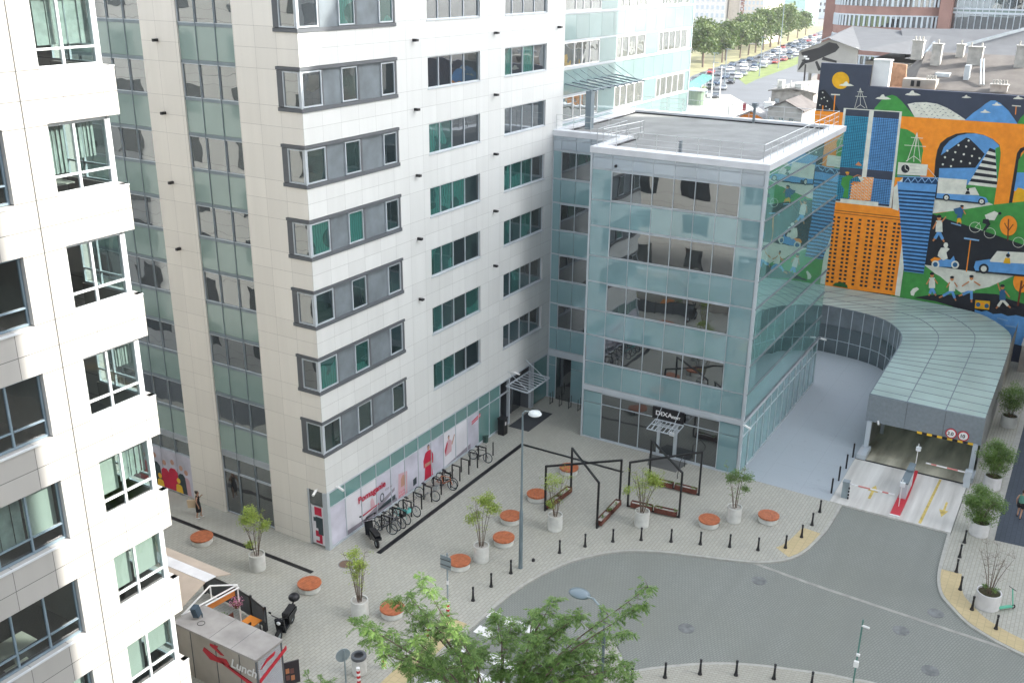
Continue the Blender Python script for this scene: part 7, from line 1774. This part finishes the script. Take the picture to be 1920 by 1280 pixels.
t = thing('ticket_machine', (57.6,6.5,0), 'long grey ticket machine cabinet standing on the red island', 'ticket machine'); a = MB(); a.box(56.8,6.3,.13,58.9,6.68,1.12); a.build('cabinet', alu, t); a = MB(); a.box(56.75,6.27,1.12,58.95,6.71,1.2); a.box(58.3,6.3,1.2,59.4,6.66,1.35); a.build('lid', lampb, t)
for (x,y,h,l) in ((55.75,6.48,1.9,'thin white post with a white box at the street end of the red island'),(60.9,6.5,2.0,'thin white post with a white box at the garage end of the red island')):
    t = thing('reader_post', (x,y,0), l, 'post', 'reader posts on the red island'); a = MB(); a.tube((x,y,.13),(x,y,h),.025); a.build('post', white, t); a = MB(); a.box(x-.12,y-.16,h-.45,x+.08,y+.12,h-.2); a.build('box', whitef, t)
# kiosk
kx0,kx1,ky0,ky1,kz = 23.85,25.4,26.2,31.05,2.58
t = thing('kiosk', ((kx0+kx1)/2,28.6,0), 'grey-roofed food kiosk with red lettering beside the white building', 'kiosk')
kw = mat('beige_kiosk_panel', (.40,.37,.32), .7, var=.1, scale=1.5); kr = mat('kiosk_roof', (.36,.345,.325), .8, var=.25, scale=1.2)
a = MB(); a.box(kx0+.04,ky0+.04,0,kx1-.04,ky1-.04,kz-.1); a.build('wall', kw, t); a = MB(); a.box(kx0-.03,ky0-.03,kz-.1,kx1+.03,ky1+.03,kz); a.build('roof', kr, t)
a = MB()
for y in (27.2,28.6,30.1): a.box(kx0+.02,y-.015,0,kx0+.05,y+.015,kz-.1)
for x,y in ((kx0,ky0),(kx1-.06,ky0),(kx0,ky1-.06)): a.box(x,y,0,x+.06,y+.06,kz-.1)
for y in (27.6,28.9): a.box(kx0,y-.008,kz,kx1,y+.008,kz+.004)
a.build('trim', dgrey, t)
a = MB()
for k in range(26): a.box(kx0+.12,ky0-.0,.1+k*.09,kx1-.12,ky0+.05,.15+k*.09)
a.build('roller_shutter', mat('shutter_grey', (.45,.47,.5), .5), t)
text('Lunch', .62, M_W(kx0-.0,27.75,1.62), white, t, 'sign_lettering', .008, bold=.01, shear=.3); 
a = MB(); a.ext([(kx0+.03,29.4,1.75),(kx0+.03,29.3,1.95),(kx0+.03,28.6,1.75),(kx0+.03,28.0,1.85),(kx0+.03,27.8,1.6),(kx0+.03,28.2,1.5),(kx0+.03,26.3,.95),(kx0+.03,26.3,1.2),(kx0+.03,28.0,1.55),(kx0+.03,29.0,1.45)],(-.02,0,0)); a.ext([(kx0+.03,28.9,2.3),(kx0+.03,28.4,2.35),(kx0+.03,28.5,2.2),(kx0+.03,28.1,2.0),(kx0+.03,28.3,1.95),(kx0+.03,28.9,2.2)],(-.02,0,0)); a.ext([(kx0+.1,ky0-.01,1.3),(kx1+.2,ky0-.01,1.95),(kx1+.2,ky0-.01,2.15),(kx0+.1,ky0-.01,1.5)],(0,-.03,0)); a.ext([(kx0+.2,ky0-.01,1.95),(kx0+.6,ky0-.01,2.25),(kx0+1.1,ky0-.01,2.3),(kx0+1.0,ky0-.01,2.15),(kx0+.6,ky0-.01,2.1)],(0,-.03,0)); a.build('red_logo', red, t)
t = thing('floodlight', (24.7,30.3,kz), 'dark floodlight resting on the kiosk roof', 'floodlight'); a = MB(); a.tube((24.75,30.25,kz),(24.75,30.25,kz+.2),.03); a.ext([(24.5,30.2,kz+.12),(24.85,30.35,kz+.12),(24.8,30.45,kz+.55),(24.45,30.3,kz+.55)],(-.1,.22,0)); a.build('housing', mat('navy_lamp', (.05,.08,.11), .4), t); a = MB(); a.ring((24.4,29.95,kz+.02),.16,.012,(0,0,1),16,4); a.build('cable', black, t)
t = thing('menu_board', (25.67,26.05,0), 'dark menu board standing beside the kiosk corner', 'menu board'); a = MB(); a.ext([(25.38,26.26,.15),(25.96,25.86,.15),(25.96,25.86,1.3),(25.38,26.26,1.3)],(.04,.05,0)); a.build('board', mat('menu_black', (.03,.025,.03), .5), t); a = MB()
for k,(w,h,c) in enumerate(((.1,.85,0),(.38,.8,1),(.1,.5,1),(.4,.45,0))):
    u = Vector((25.38,26.26,0)).lerp(Vector((25.96,25.86,0)), w+.05); v = u+Vector((.13,-.09,0)); a.ext([(u.x,u.y,h-.1),(v.x,v.y,h-.1),(v.x,v.y,h+.15),(u.x,u.y,h+.15)],(-.006,-.008,0),c)
a.build('pictures', [mat('food_orange', (.45,.18,.08), .6), mat('food_dark', (.16,.07,.06), .6)], t)
# terrace of the kiosk
t = thing('terrace_awning', (25.5,33,0), 'white and sand coloured ridge awning over the kiosk terrace', 'awning'); sand = mat('sand_canvas', (.50,.42,.34), .8); wc = mat('white_canvas', (.74,.74,.74), .7)
a = MB(); a.ext([(24.2,31.2,2.75),(25.9,31.2,3.35),(25.9,42,3.35),(24.2,42,2.75)],(0,0,.04),0); a.ext([(25.92,31.2,3.36),(26.55,31.2,3.30),(26.55,42,3.30),(25.92,42,3.36)],(0,0,.04),1); a.ext([(26.57,31.2,3.29),(27.35,31.1,3.0),(27.35,42,3.0),(26.57,42,3.29)],(0,0,.04),0); a.build('canvas', [sand,wc], t)
a = MB(); Z3 = 3.3
for p,q in (((24.4,31.1,2.6),(27.2,30.6,2.7)),((24.5,31.0,2.5),(27.2,30.5,2.6)),((25.9,30.9,2.6),(25.9,30.9,3.3)),((24.4,31.1,2.6),(25.9,30.9,3.3)),((25.9,30.9,3.3),(27.2,30.6,2.7)),((27.2,30.6,0),(27.2,30.6,2.7)),((24.4,31.15,0),(24.4,31.15,2.6))): a.tube(p,q,.04,n=6)
a.build('truss', white, t); a = MB(); a.ext([(25.3,30.95,2.1),(27.15,30.75,2.1),(27.15,30.75,2.45),(25.3,30.95,2.45)],(0,.04,0)); a.build('valance_board', mat('orange_board', (.62,.22,.05), .6), t)
t = thing('flower_basket', (27.0,30.6,1.8), 'hanging basket of pink flowers at the terrace corner', 'flower basket'); a = MB(); a.lathe(26.9,30.45,[(.1,1.7),(.2,1.9)],12); a.build('basket', rust, t); a = MB(); r_ = random.Random(5); leaves(a,(26.9,30.45,2.02),240,.34,.07,r_); a.build('blossoms', leafmat('pink_petals', (.55,.12,.3), (.75,.4,.55)), t); a = MB(); leaves(a,(26.9,30.45,1.9),90,.3,.08,r_); a.build('foliage', leafG, t)
t = thing('terrace_fence', (28.2,31,0), 'dark glazed windbreak fence around the kiosk terrace', 'fence'); gsm = mat('smoked_glass', (.09,.10,.11), .2)
pts_ = [(28.6,34.5),(28.52,32.4),(28.31,31.05),(27.98,29.8),(27.2,29.1)]
for k,(p,q) in enumerate(zip(pts_,pts_[1:])):
    a = MB(); a.bar((*p,.62),(*q,.62),.03,0,1.05); a.build('panel', gsm, t); a = MB(); a.bar((*p,1.18),(*q,1.18),.06); a.build('top_rail', black, t)
for p in pts_: a = MB(); a.box(p[0]-.05,p[1]-.05,0,p[0]+.05,p[1]+.05,1.3); a.build('post', black, t)
for (x,y,l) in ((27.35,30.15,'orange square table in the open corner of the terrace'),(26.6,32.1,'orange table half under the awning')):
    t = thing('table', (x,y,0), l, 'table', 'orange terrace tables'); a = MB(); a.box(x-.38,y-.38,.72,x+.38,y+.38,.76); a.build('tabletop', mat('orange_top', (.70,.24,.03), .5) if 'orange_top' not in MT else MT['orange_top'], t)
    for sx in (-.3,.3):
        for sy in (-.3,.3): a = MB(); a.box(x+sx-.02,y+sy-.02,0,x+sx+.02,y+sy+.02,.72); a.build('leg', black, t)
for (x,y,l) in ((27.0,29.75,'dark chair tucked beside the orange terrace table'),(27.1,31.0,'dark red chair between the two orange tables')):
    t = thing('chair', (x,y,0), l, 'chair', 'terrace chairs'); c_ = black if y < 30 else rust; a = MB(); a.box(x-.22,y-.22,.42,x+.22,y+.22,.46); a.build('seat', c_, t); a = MB(); a.box(x-.22,y+.19,.46,x+.22,y+.23,.9); a.build('backrest', c_, t)
    for sx in (-.2,.2):
        for sy in (-.2,.2): a = MB(); a.box(x+sx-.015,y+sy-.015,0,x+sx+.015,y+sy+.015,.42); a.build('leg', black, t)
t = thing('potted_shrub', (26.6,31.4,0), 'small green potted shrub inside the terrace', 'plant'); a = MB(); a.lathe(26.75,31.35,[(.16,0),(.2,.4)],14); a.build('pot', dgrey, t); a = MB(); leaves(a,(26.75,31.35,.85),260,.36,.1,random.Random(9)); a.build('foliage', leafG, t)
t = thing('flower_tub', (22.3,24.6,0), 'tub of pink flowers at the foot of the white building', 'flower tub'); a = MB(); a.lathe(22.2,25.2,[(.3,0),(.4,.6)],16); a.build('tub', conc, t); a = MB(); leaves(a,(22.2,25.2,.85),300,.45,.09,random.Random(4)); a.build('blossoms', bpy.data.materials['pink_petals'], t)

# ================================================================ STREET TREE (foreground)
TIPS = [(22.98,16.98,10.23),(25.01,18.99,7.55),(23.69,20.61,6.7),(22.39,18.92,7.49),(25.45,15.55,7.87),(26.29,13.76,8.47),(27.24,13.69,7.24),(27.12,14.96,7.07),(26.68,10.37,10.12),(26.33,10.47,9.56),(29.01,12.11,6.15),(26.89,12.62,6.73),(26.63,15.58,6.78),(23.09,15.79,8.59),(27.43,11.8,6.24),(25.7,16.86,5.81),(25.32,13.73,7.53),(25.01,19.75,7.15),(25.47,18.62,6.7),(22.54,16.95,8.06),(21.96,17.89,7.52),(24.52,17.49,5.62),(26.61,16.98,4.9),(25.56,14.5,6.39),(25.75,12.9,7.02),(27.16,12.07,5.6),(26.13,10.83,7.07),(22.93,17.74,6.36),(24.57,16.6,5.5),(25.55,15.38,5.2),(25.44,13.55,5.94),(26.2,12.24,5.73),(22.29,18.81,8.04),(26.86,12.87,8.01),(27.18,11.04,5.8)]
t = thing('street_tree', (25.2,15.4,0), 'leafy green street tree with spreading feathery branches filling the bottom of the picture', 'tree')
rnd = random.Random(42); tr = MB(); lf = MB(); b0 = Vector((25.2,15.4,0)); fork = Vector((25.2,15.4,3.2)); tr.path([b0,Vector((25.22,15.35,1.6)),fork],[.19,.15,.13],10)
mains = []
for k in range(6): an = k*math.pi/3+.3; m_ = fork+Vector((math.cos(an)*.9,math.sin(an)*.9,1.4)); tr.path([fork,m_],[.09,.06],7); mains.append(m_)
def compound(p, d, L):
    """pinnate leaf: drooping stalk with leaflet pairs"""
    d = d.normalized(); s = d.cross(Vector((0,0,1))); s = s.normalized() if s.length > .05 else Vector((1,0,0)); n_ = 6
    for i in range(1,n_+1):
        u = i/n_; q = p+d*L*u+Vector((0,0,-.35*L*u*u))
        for sg in (-1,1):
            v = (s*sg*.8+d*.6+Vector((0,0,-.45+rnd.uniform(-.15,.15)))).normalized(); l = .13*rnd.uniform(.75,1.25); w = v.cross(Vector((rnd.uniform(-.4,.4),rnd.uniform(-.4,.4),1))).normalized()*l*.16
            lf.add([q,q+v*l*.45+w,q+v*l,q+v*l*.45-w],[(0,1,2,3)])
for tp in TIPS:
    tp = Vector(tp); m_ = min(mains, key=lambda a: (a-tp).length+rnd.uniform(0,.8)); mid = m_.lerp(tp,.5)+Vector((rnd.uniform(-.2,.2),rnd.uniform(-.2,.2),.25)); pts = [m_,mid,tp]; tr.path(pts,[.045,.025,.008],6)
    L = (tp-m_).length; nt_ = 9
    for i in range(nt_):
        u = .42+.58*i/(nt_-1); base_ = (m_.lerp(mid,u*2) if u < .5 else mid.lerp(tp,(u-.5)*2)); sp_ = .75*(1.15-u)+.18
        for _ in range(2):
            e = base_+Vector((rnd.uniform(-1,1),rnd.uniform(-1,1),rnd.uniform(-.4,.7)))*sp_; tr.tube(base_,e,.010,.004,4)
            for _ in range(4): compound(base_.lerp(e,rnd.uniform(.4,1)), Vector((rnd.uniform(-1,1),rnd.uniform(-1,1),rnd.uniform(-.3,.4))), .30*rnd.uniform(.8,1.25))
        compound(tp, Vector((rnd.uniform(-1,1),rnd.uniform(-1,1),rnd.uniform(-.2,.8))), .3)
tr.build('trunk', bark, t, True); lf.build('crown', leafA, t)
t = thing('sapling', (22.3,21.2,0), 'small leafy sapling whose top shows at the bottom edge beside the round sign', 'tree'); tr = MB(); lf = MB(); tr.path([(22.3,21.2,0),(22.35,21.2,3.4)],[.06,.03],7)
for tp in ((22.16,21.73,4.94),(22.4,21.31,4.8),(22.6,20.98,4.64),(22.29,21.51,4.26),(22.79,20.66,4.2)):
    tp = Vector(tp); tr.path([Vector((22.35,21.2,3.2)),tp],[.02,.006],5)
    for _ in range(16): compound(Vector((22.35,21.2,3.4)).lerp(tp,rnd.uniform(.5,1)), Vector((rnd.uniform(-1,1),rnd.uniform(-1,1),rnd.uniform(-.3,.6))), .26)
tr.build('trunk', bark, t); lf.build('crown', leafA, t)

# ================================================================ FAR TREES, CARS, LAMPS
def make_far_tree(seed, R, H):
    r_ = random.Random(seed); t = thing('avenue_tree', (0,0,0), 'x', 'tree', 'leafy trees beside the avenue'); a = MB(); a.path([(0,0,0),(.1,0,H*.35),(0,.1,H*.6)],[.28,.2,.1],8)
    lf_ = MB()
    for k in range(26):
        an = r_.uniform(0,6.28); ph = r_.uniform(-.6,1.3); rr = R*r_.uniform(.35,.85); c = Vector((math.cos(an)*rr*math.cos(ph)*.95,math.sin(an)*rr*math.cos(ph)*.95,H*.58+math.sin(ph)*rr*.95)); a.tube((0,0,H*.38),tuple(c),.07,.02,5)
        for _ in range(75):
            d = Vector((r_.gauss(0,1),r_.gauss(0,1),r_.gauss(0,1))).normalized()*R*.34*r_.random()**.4; p = c+d; n_ = Vector((r_.uniform(-1,1),r_.uniform(-1,1),r_.uniform(-.2,1))).normalized(); u = n_.orthogonal().normalized(); v = n_.cross(u); s = r_.uniform(.22,.5)
            lf_.add([p+u*s,p+v*s*.7,p-u*s,p-v*s*.7],[(0,1,2,3)])
    a.build('trunk', bark, t); lf_.build('crown', leafF, t); return t
leafF = leafmat('avenue_leaves', (.05,.10,.02), (.12,.16,.04))
protos = [make_far_tree(s,R,H) for s,R,H in ((1,5.2,12),(2,4.8,11),(3,5.6,13))]; used = [False]*3
FT_ = [(318,117,1.05,'dark green avenue tree nearest the glass wing'),(338,117.5,.95,'second avenue tree, brownish green, before the white tower'),(347,119.5,1.0,'third avenue tree, standing just left of the middle of the row'),(361,119,.95,'low rounded avenue tree in the middle of the row'),(375,120.5,1.0,'avenue tree left of the tallest one'),(388,122,1.05,'tree under the vertical hotel sign'),(404,124,1.2,'broad tree below the hotel facade'),(420,126,1.35,'tallest avenue tree, in front of the turquoise block'),(438,128,1.25,'tree right of the tallest avenue tree'),(462,131,1.0,'thin avenue tree before the turquoise block end'),(488,134,.9,'small yellowish tree farther down the avenue'),(515,137.5,.85,'small round tree near the end of the avenue row'),(342,126,1.1,'back row tree between the brownish tree and the white tower'),(398,132,1.15,'back row tree behind the hotel sign tree'),(325,119.5,.9,'half hidden tree between the first two avenue trees')]
for k,(x,y,s,l) in enumerate(FT_):
    i = k % 3; p_ = protos[i]; o = p_ if not used[i] else dup(p_,(x,y,0)); used[i] = True; o.location = (x,y,-.12); o.rotation_euler = (0,0,k*1.3); o.scale = (s*1.2,s*1.2,s*1.12); o['label'] = l
def make_car(m_, kind):
    t = thing('parked_car' if kind == 'p' else 'car', (0,0,0), 'x', 'car'); a = MB(); w = .88; prof = [(-2.1,.3),(2.1,.3),(2.15,.62),(1.95,.82),(1.1,.92),(-1.7,.95),(-2.1,.85)]
    a.ext([(x,-w,z) for x,z in prof],(0,2*w,0)); a.ext([(x,-w+.12,z) for x,z in ((-1.2,1.40),(.35,1.40),(.6,1.36),(-1.4,1.34))],(0,2*w-.24,0)); a.build('body', m_, t)
    a = MB(); a.ext([(x,-w+.06,z) for x,z in ((-1.75,.94),(1.1,.91),(.45,1.37),(-1.3,1.37))],(0,2*w-.12,0)); a.build('glass', win, t)
    for x in (-1.3,1.35):
        for y in (-.8,.8): a = MB(); a.tube((x,y-.1,.32),(x,y+.1,.32),.32,n=12); a.build('wheel', tyre, t)
    a = MB()
    for y in (-.65,.65): a.box(2.08,y-.15,.6,2.17,y+.15,.74)
    a.build('headlight', whitef, t); return t
CC = [('white',mat('car_white',(.75,.75,.75),.2,ior=1.6)),('silver',mat('car_silver',(.45,.47,.49),.2,.6)),('dark blue',mat('car_dark_blue',(.04,.07,.12),.15,ior=1.6)),('black',mat('car_black',(.015,.015,.018),.12,ior=1.6)),('grey',mat('car_grey',(.14,.15,.16),.2,.3)),('red',mat('car_red',(.35,.03,.03),.2,ior=1.6))]
cp = [(n_,make_car(m_,'c')) for n_,m_ in CC]; cu = [False]*6; r_ = random.Random(17)
lanes = [smooth([(x,y-o_) for x,y in TL[1:10]],6) for o_ in (14,10.6,7.2,3.8)]
lanes_old = [smooth([(222,88.5),(252,91.5),(292,97.5),(340,106),(400,114.5),(480,126),(580,148)],8),smooth([(222,92.2),(252,95.2),(292,101),(340,109.5),(400,118),(480,130),(580,153)],8),smooth([(235,97.5),(252,99),(292,104.5),(340,112.8),(400,121.2),(480,134),(580,158)],8),smooth([(235,101.3),(252,102.8),(292,108),(340,115.6),(400,124),(480,138),(580,163)],8)]
for li, ln in enumerate(lanes):
    acc = r_.uniform(0,4)
    for p,q in zip(ln,ln[1:]):
        p = Vector(p); q = Vector(q); L = (q-p).length; s = acc
        while s < L:
            c = p.lerp(q,s/L); k = r_.choices(range(6),(4,3,2,2,3,1))[0]; o = cp[k][1] if not cu[k] else dup(cp[k][1],(0,0,0)); cu[k] = True
            o.location = (c.x,c.y,-.118); o.rotation_euler = (0,0,math.atan2(q.y-p.y,q.x-p.x)+math.pi); near = c.x < 300
            o['label'] = f'{cp[k][0]} car in the {"near" if near else "far"} half of the avenue queue, {"beside the lawn" if li == 0 else "beside the trees" if li == 3 else "mid road"}'; o['group'] = 'cars queuing on the avenue'
            s += r_.uniform(8,19)
        acc = s-L
for k in range(6):
    if not cu[k]: cp[k][1].location = (300+k*9,100,-.118); cp[k][1]['label'] = cp[k][0]+' car alone on the avenue'
# trees that mirror in the glass strips of the cream building
mt = make_far_tree(9,4.2,10); mt.name = 'lawn_tree'; q_ = 0
for (x,y,s_) in ((8,84,1),(14,90,1.1),(4,98,1),(13,104,.9),(10,115,1.1),(-4,90,1),(16,80,.8),(15,122,1)):
    o = mt if q_ == 0 else dup(mt,(x,y,0)); q_ += 1; o.location = (x,y,-.1); o.scale = (s_,)*3; o['label'] = 'leafy tree on the lawn behind the near white building, seen only as a reflection'; o['group'] = 'trees behind the white building'
# masts along the avenue
for (x,y,h,l) in ((233,83,9,'white mast left of the tram stop roof'),(226,78.5,9,'white mast right of the tram stop roof'),(300,92.5,11,'avenue lamp mast standing on the lawn'),(262,90,10,'dark green mast beside the tram stop'),(247,88,10,'thick green mast in front of the lawn'),(330,95.8,26,'tall dark mast rising past the bird gable')):
    t = thing('lamp_mast', (x,y,-.1), l, 'mast', 'masts along the avenue'); a = MB(); a.lathe(x,y,[(.16,-.1),(.07,h)],8); a.build('pole', white if 'white' in l else alud, t); a = MB(); a.box(x-.1,y-1.2,h,x+.1,y+.5,h+.12); a.build('lamp_head', alud, t)
t = thing('tram_shelter', (248,90,-.1), 'green glass roofed tram stop shelter at the avenue', 'shelter'); a = MB(); a.poly([(225,84.5,3.0),(262,92.6,3.0),(262,96.2,3.4),(225,88,3.4)]); a.build('roof', mat('green_shelter_glass', (.05,.25,.22), .2), t); a = MB()
for k in range(6): x = 226+k*7; y = 86+k*1.6; a.tube((x,y,-.1),(x,y,3.2),.1)
a.build('posts', alu, t)
t = thing('advert_pylon', (235,90.5,-.1), 'slim white advertising pylon left of the tram stop', 'pylon'); a = MB(); a.box(234.8,89.6,-.1,235.2,91.0,4.6); a.build('case', dgrey, t); a = MB(); a.box(234.74,89.75,.9,234.8,90.85,4.4); a.build('poster', white, t)
t = thing('round_kiosk', (226,84,-.1), 'round glass kiosk in front of the tram stop', 'kiosk'); a = MB(); a.lathe(226,84,[(1.9,-.1),(1.9,3.2)],14); a.build('wall', mat('kiosk_glass', (.16,.22,.16), .3), t); a = MB(); a.lathe(226,84,[(2.3,3.2),(2.3,3.5)],14); a.build('roof', alu, t)
t = thing('traffic_light', (196,63.3,-.1), 'red traffic signal on a thin bracket above the near carriageway', 'traffic light'); a = MB(); a.tube((196,66,-.1),(196,66,4.5),.08); a.tube((196,66,4.5),(196,62.8,4.3),.05); a.build('pole', alud, t); a = MB(); a.box(195.8,62.5,3.4,196.1,63.1,4.9); a.build('signal_box', mat('signal_red_box', (.3,.03,.04), .5), t)
# low wall at the right frame edge behind the canopy
t = thing('garden_wall', (85.1,2.2,0), 'pale wall end meeting the mural at the right picture edge', 'wall'); a = MB(); a.box(83.0,1.2,0,85.15,2.7,2.2); a.build('wall', ren, t); a = MB(); a.box(82.95,1.15,2.2,85.16,2.75,2.28); a.build('coping', conc, t)

# ================================================================ PEOPLE
def person(joints, edges, loc, label, rz, clothes, headp, hairf, scale=1.0):
    t = thing('person', (0,0,0), label, 'person'); me = bpy.data.meshes.new('body'); names_ = list(joints); idx = {n_:i for i,n_ in enumerate(names_)}
    me.from_pydata([joints[n_][0] for n_ in names_], [(idx[a],idx[b]) for a,b in edges], []); o = bpy.data.objects.new('body', me); C.objects.link(o); o.parent = t
    md = o.modifiers.new('skin','SKIN'); sb = o.modifiers.new('sub','SUBSURF'); sb.levels = 2; sb.render_levels = 2
    for n_ in names_: me.skin_vertices[0].data[idx[n_]].radius = (joints[n_][1], joints[n_][1]*(joints[n_][2] if len(joints[n_]) > 2 else 1))
    me.skin_vertices[0].data[0].use_root = True
    me.materials.append(skin); clothes(t); 
    a = MB(); hx,hy,hz = headp; a.sphere((hx,hy,hz),.078,.098,.12,16,12); a.sphere((hx,hy-.1,hz-.01),.014,.02,.02,8,6); hd = a.build('head', skin, t, True)
    a = MB(); 
    for sx in (-.03,.03): a.sphere((hx+sx,hy-.085,hz+.015),.012,.01,.008,8,6)
    a.sphere((hx,hy-.09,hz-.055),.025,.008,.006,8,6,1); a.build('face', [hair, mat('lips', (.35,.08,.07), .5) if 'lips' not in MT else MT['lips']], hd, True)
    hairf(t, headp); t.location = loc; t.rotation_euler = (0,0,rz); t.scale = (scale,)*3; return t
def skeleton(armL, armR, step=.12):
    J = {'hip':((0,0,.92),.125,.8),'waist':((0,0,1.08),.105,.8),'chest':((0,0,1.28),.13,.75),'neck':((0,0,1.42),.045),'jaw':((0,-.01,1.50),.045),
         'hipL':((.09,0,.88),.09),'kneeL':((.10,-step,.48),.055),'ankL':((.10,-step*.6,.08),.035),'toeL':((.11,-step*.6-.14,.03),.032),
         'hipR':((-.09,0,.88),.09),'kneeR':((-.10,step*.2,.48),.055),'ankR':((-.10,step,.08),.035),'toeR':((-.11,step-.14,.03),.032),
         'shL':((.17,0,1.36),.05),'shR':((-.17,0,1.36),.05)}
    E = [('hip','waist'),('waist','chest'),('chest','neck'),('neck','jaw'),('hip','hipL'),('hipL','kneeL'),('kneeL','ankL'),('ankL','toeL'),('hip','hipR'),('hipR','kneeR'),('kneeR','ankR'),('ankR','toeR'),('chest','shL'),('chest','shR')]
    for s, ar in (('L',armL),('R',armR)):
        el, wr, hd = ar; J['el'+s] = (el,.038); J['wr'+s] = (wr,.026); J['pm'+s] = (hd,.026,.6); E += [('sh'+s,'el'+s),('el'+s,'wr'+s),('wr'+s,'pm'+s)]
        d = (Vector(hd)-Vector(wr)).normalized(); u = d.cross(Vector((1,.2,0))).normalized()
        for k in range(4): q = Vector(hd)+u*(.024*(k-1.5)); f1 = q+d*.045+Vector((0,-.008,0)); f2 = f1+d*(.03+.006*(k%3)); J[f'f{k}a'+s] = (tuple(f1),.0085); J[f'f{k}b'+s] = (tuple(f2),.007); E += [('pm'+s,f'f{k}a'+s),(f'f{k}a'+s,f'f{k}b'+s)]
        th = Vector(wr).lerp(Vector(hd),.5)+u*.045; J['th'+s] = (tuple(th),.011); J['tt'+s] = (tuple(th+d*.035),.009); E += [('wr'+s,'th'+s),('th'+s,'tt'+s)]
    return J, E
def bun(t, h):
    a = MB(); a.sphere((h[0],h[1]+.02,h[2]+.035),.088,.10,.105,14,10); a.sphere((h[0],h[1]+.09,h[2]+.10),.05,.05,.05,10,8); a.build('hair', hair, t, True)
def dress(t):
    a = MB(); n=18; prof=[(.13,.10,1.40),(.165,.115,1.32),(.15,.115,1.18),(.125,.10,1.07),(.175,.13,.90),(.19,.15,.70),(.165,.15,.42)]
    vs=[]; 
    for rx,ry,z in prof: vs += [(rx*math.cos(2*math.pi*i/n),ry*math.sin(2*math.pi*i/n),z) for i in range(n)]
    a.add(vs,[(k*n+i,k*n+(i+1)%n,(k+1)*n+(i+1)%n,(k+1)*n+i) for k in range(len(prof)-1) for i in range(n)]); a.build('dress', cloth_k, t, True)
    a = MB()
    for sx in (-.08,.08): a.box(sx-.02,-.02,1.38,sx+.02,.02,1.46)
    a.build('strap', cloth_k, t)
    a = MB()
    for sx,sy in ((.11,-.14),(-.11,.05)): a.sphere((sx,sy,.035),.045,.11,.035,10,6)
    a.build('shoes', whitef, t, True)
J, E_ = skeleton(((.27,-.02,1.14),(.20,-.16,1.28),(.16,-.22,1.36)),((-.27,.0,1.12),(-.30,-.08,.90),(-.31,-.1,.82)))
p1 = person(J, E_, (33.6,40.32,0), 'woman in a black dress carrying a pale tote bag, walking beside the drain line', .6, dress, (0,-.02,1.58), bun)
t = thing('tote_bag', (0,0,0), 'pale beige tote bag held at the side of the woman in black', 'bag'); a = MB(); a.ext([(-.04,-.22,.62),(-.04,.2,.62),(-.04,.24,1.1),(-.04,-.24,1.1)],(.09,0,0)); a.build('bag_body', mat('beige_canvas', (.62,.48,.33), .85), t); a = MB(); a.path([(0,-.14,1.1),(0,-.08,1.36),(0,.08,1.36),(0,.14,1.1)],.012,5); a.build('handle', mat('beige_strap', (.55,.42,.28), .8), t); t.location = (33.45,40.68,0); t.rotation_euler = (0,0,.6)
def sport(t):
    a = MB(); n=18; prof=[(.12,.09,1.42),(.175,.12,1.34),(.155,.12,1.15),(.145,.115,1.0),(.155,.12,.92)]; vs=[]
    for rx,ry,z in prof: vs += [(rx*math.cos(2*math.pi*i/n),ry*math.sin(2*math.pi*i/n),z) for i in range(n)]
    a.add(vs,[(k*n+i,k*n+(i+1)%n,(k+1)*n+(i+1)%n,(k+1)*n+i) for k in range(len(prof)-1) for i in range(n)]); a.build('shirt', mat('green_shirt', (.10,.26,.20), .8), t, True)
    a = MB(); a.tube((.09,-.0,.95),(.11,-.07,.62),.115,.10,12); a.tube((-.09,0,.95),(-.11,.02,.62),.115,.10,12); a.sphere((0,0,.92),.165,.125,.09,12,8); a.build('shorts', cloth_k, t, True)
    a = MB()
    for sx,sy in ((.11,-.14),(-.11,.05)): a.sphere((sx,sy,.04),.05,.12,.04,10,6)
    a.build('shoes', cloth_k, t, True)
def short(t, h): a = MB(); a.sphere((h[0],h[1]+.015,h[2]+.03),.086,.10,.105,14,10); a.build('hair', hair, t, True)
J, E_ = skeleton(((.25,.06,1.12),(.24,.0,.90),(.24,-.03,.82)),((-.25,-.06,1.12),(-.22,-.18,.95),(-.20,-.22,.88)),.18)
person(J, E_, (58.3,.32,0), 'person in a green shirt and black shorts walking on the slate path', 1.4, sport, (0,-.02,1.60), short, 1.04)
# visiblechairs etc. end

# ================================================================ AIR
hz = bpy.data.materials.new('air'); hz.use_nodes = True; hn = hz.node_tree; hn.nodes.clear(); ho = hn.nodes.new('ShaderNodeOutputMaterial'); hv = hn.nodes.new('ShaderNodeVolumePrincipled')
hv.inputs['Color'].default_value = (.93,.96,1,1); hv.inputs['Density'].default_value = .00015; hv.inputs['Anisotropy'].default_value = .3; hn.links.new(hv.outputs[0], ho.inputs['Volume'])
mb = MB(); mb.box(-2600,-2600,-4.2,2600,2600,85); tag(mb.build('haze', hz), kind='stuff')
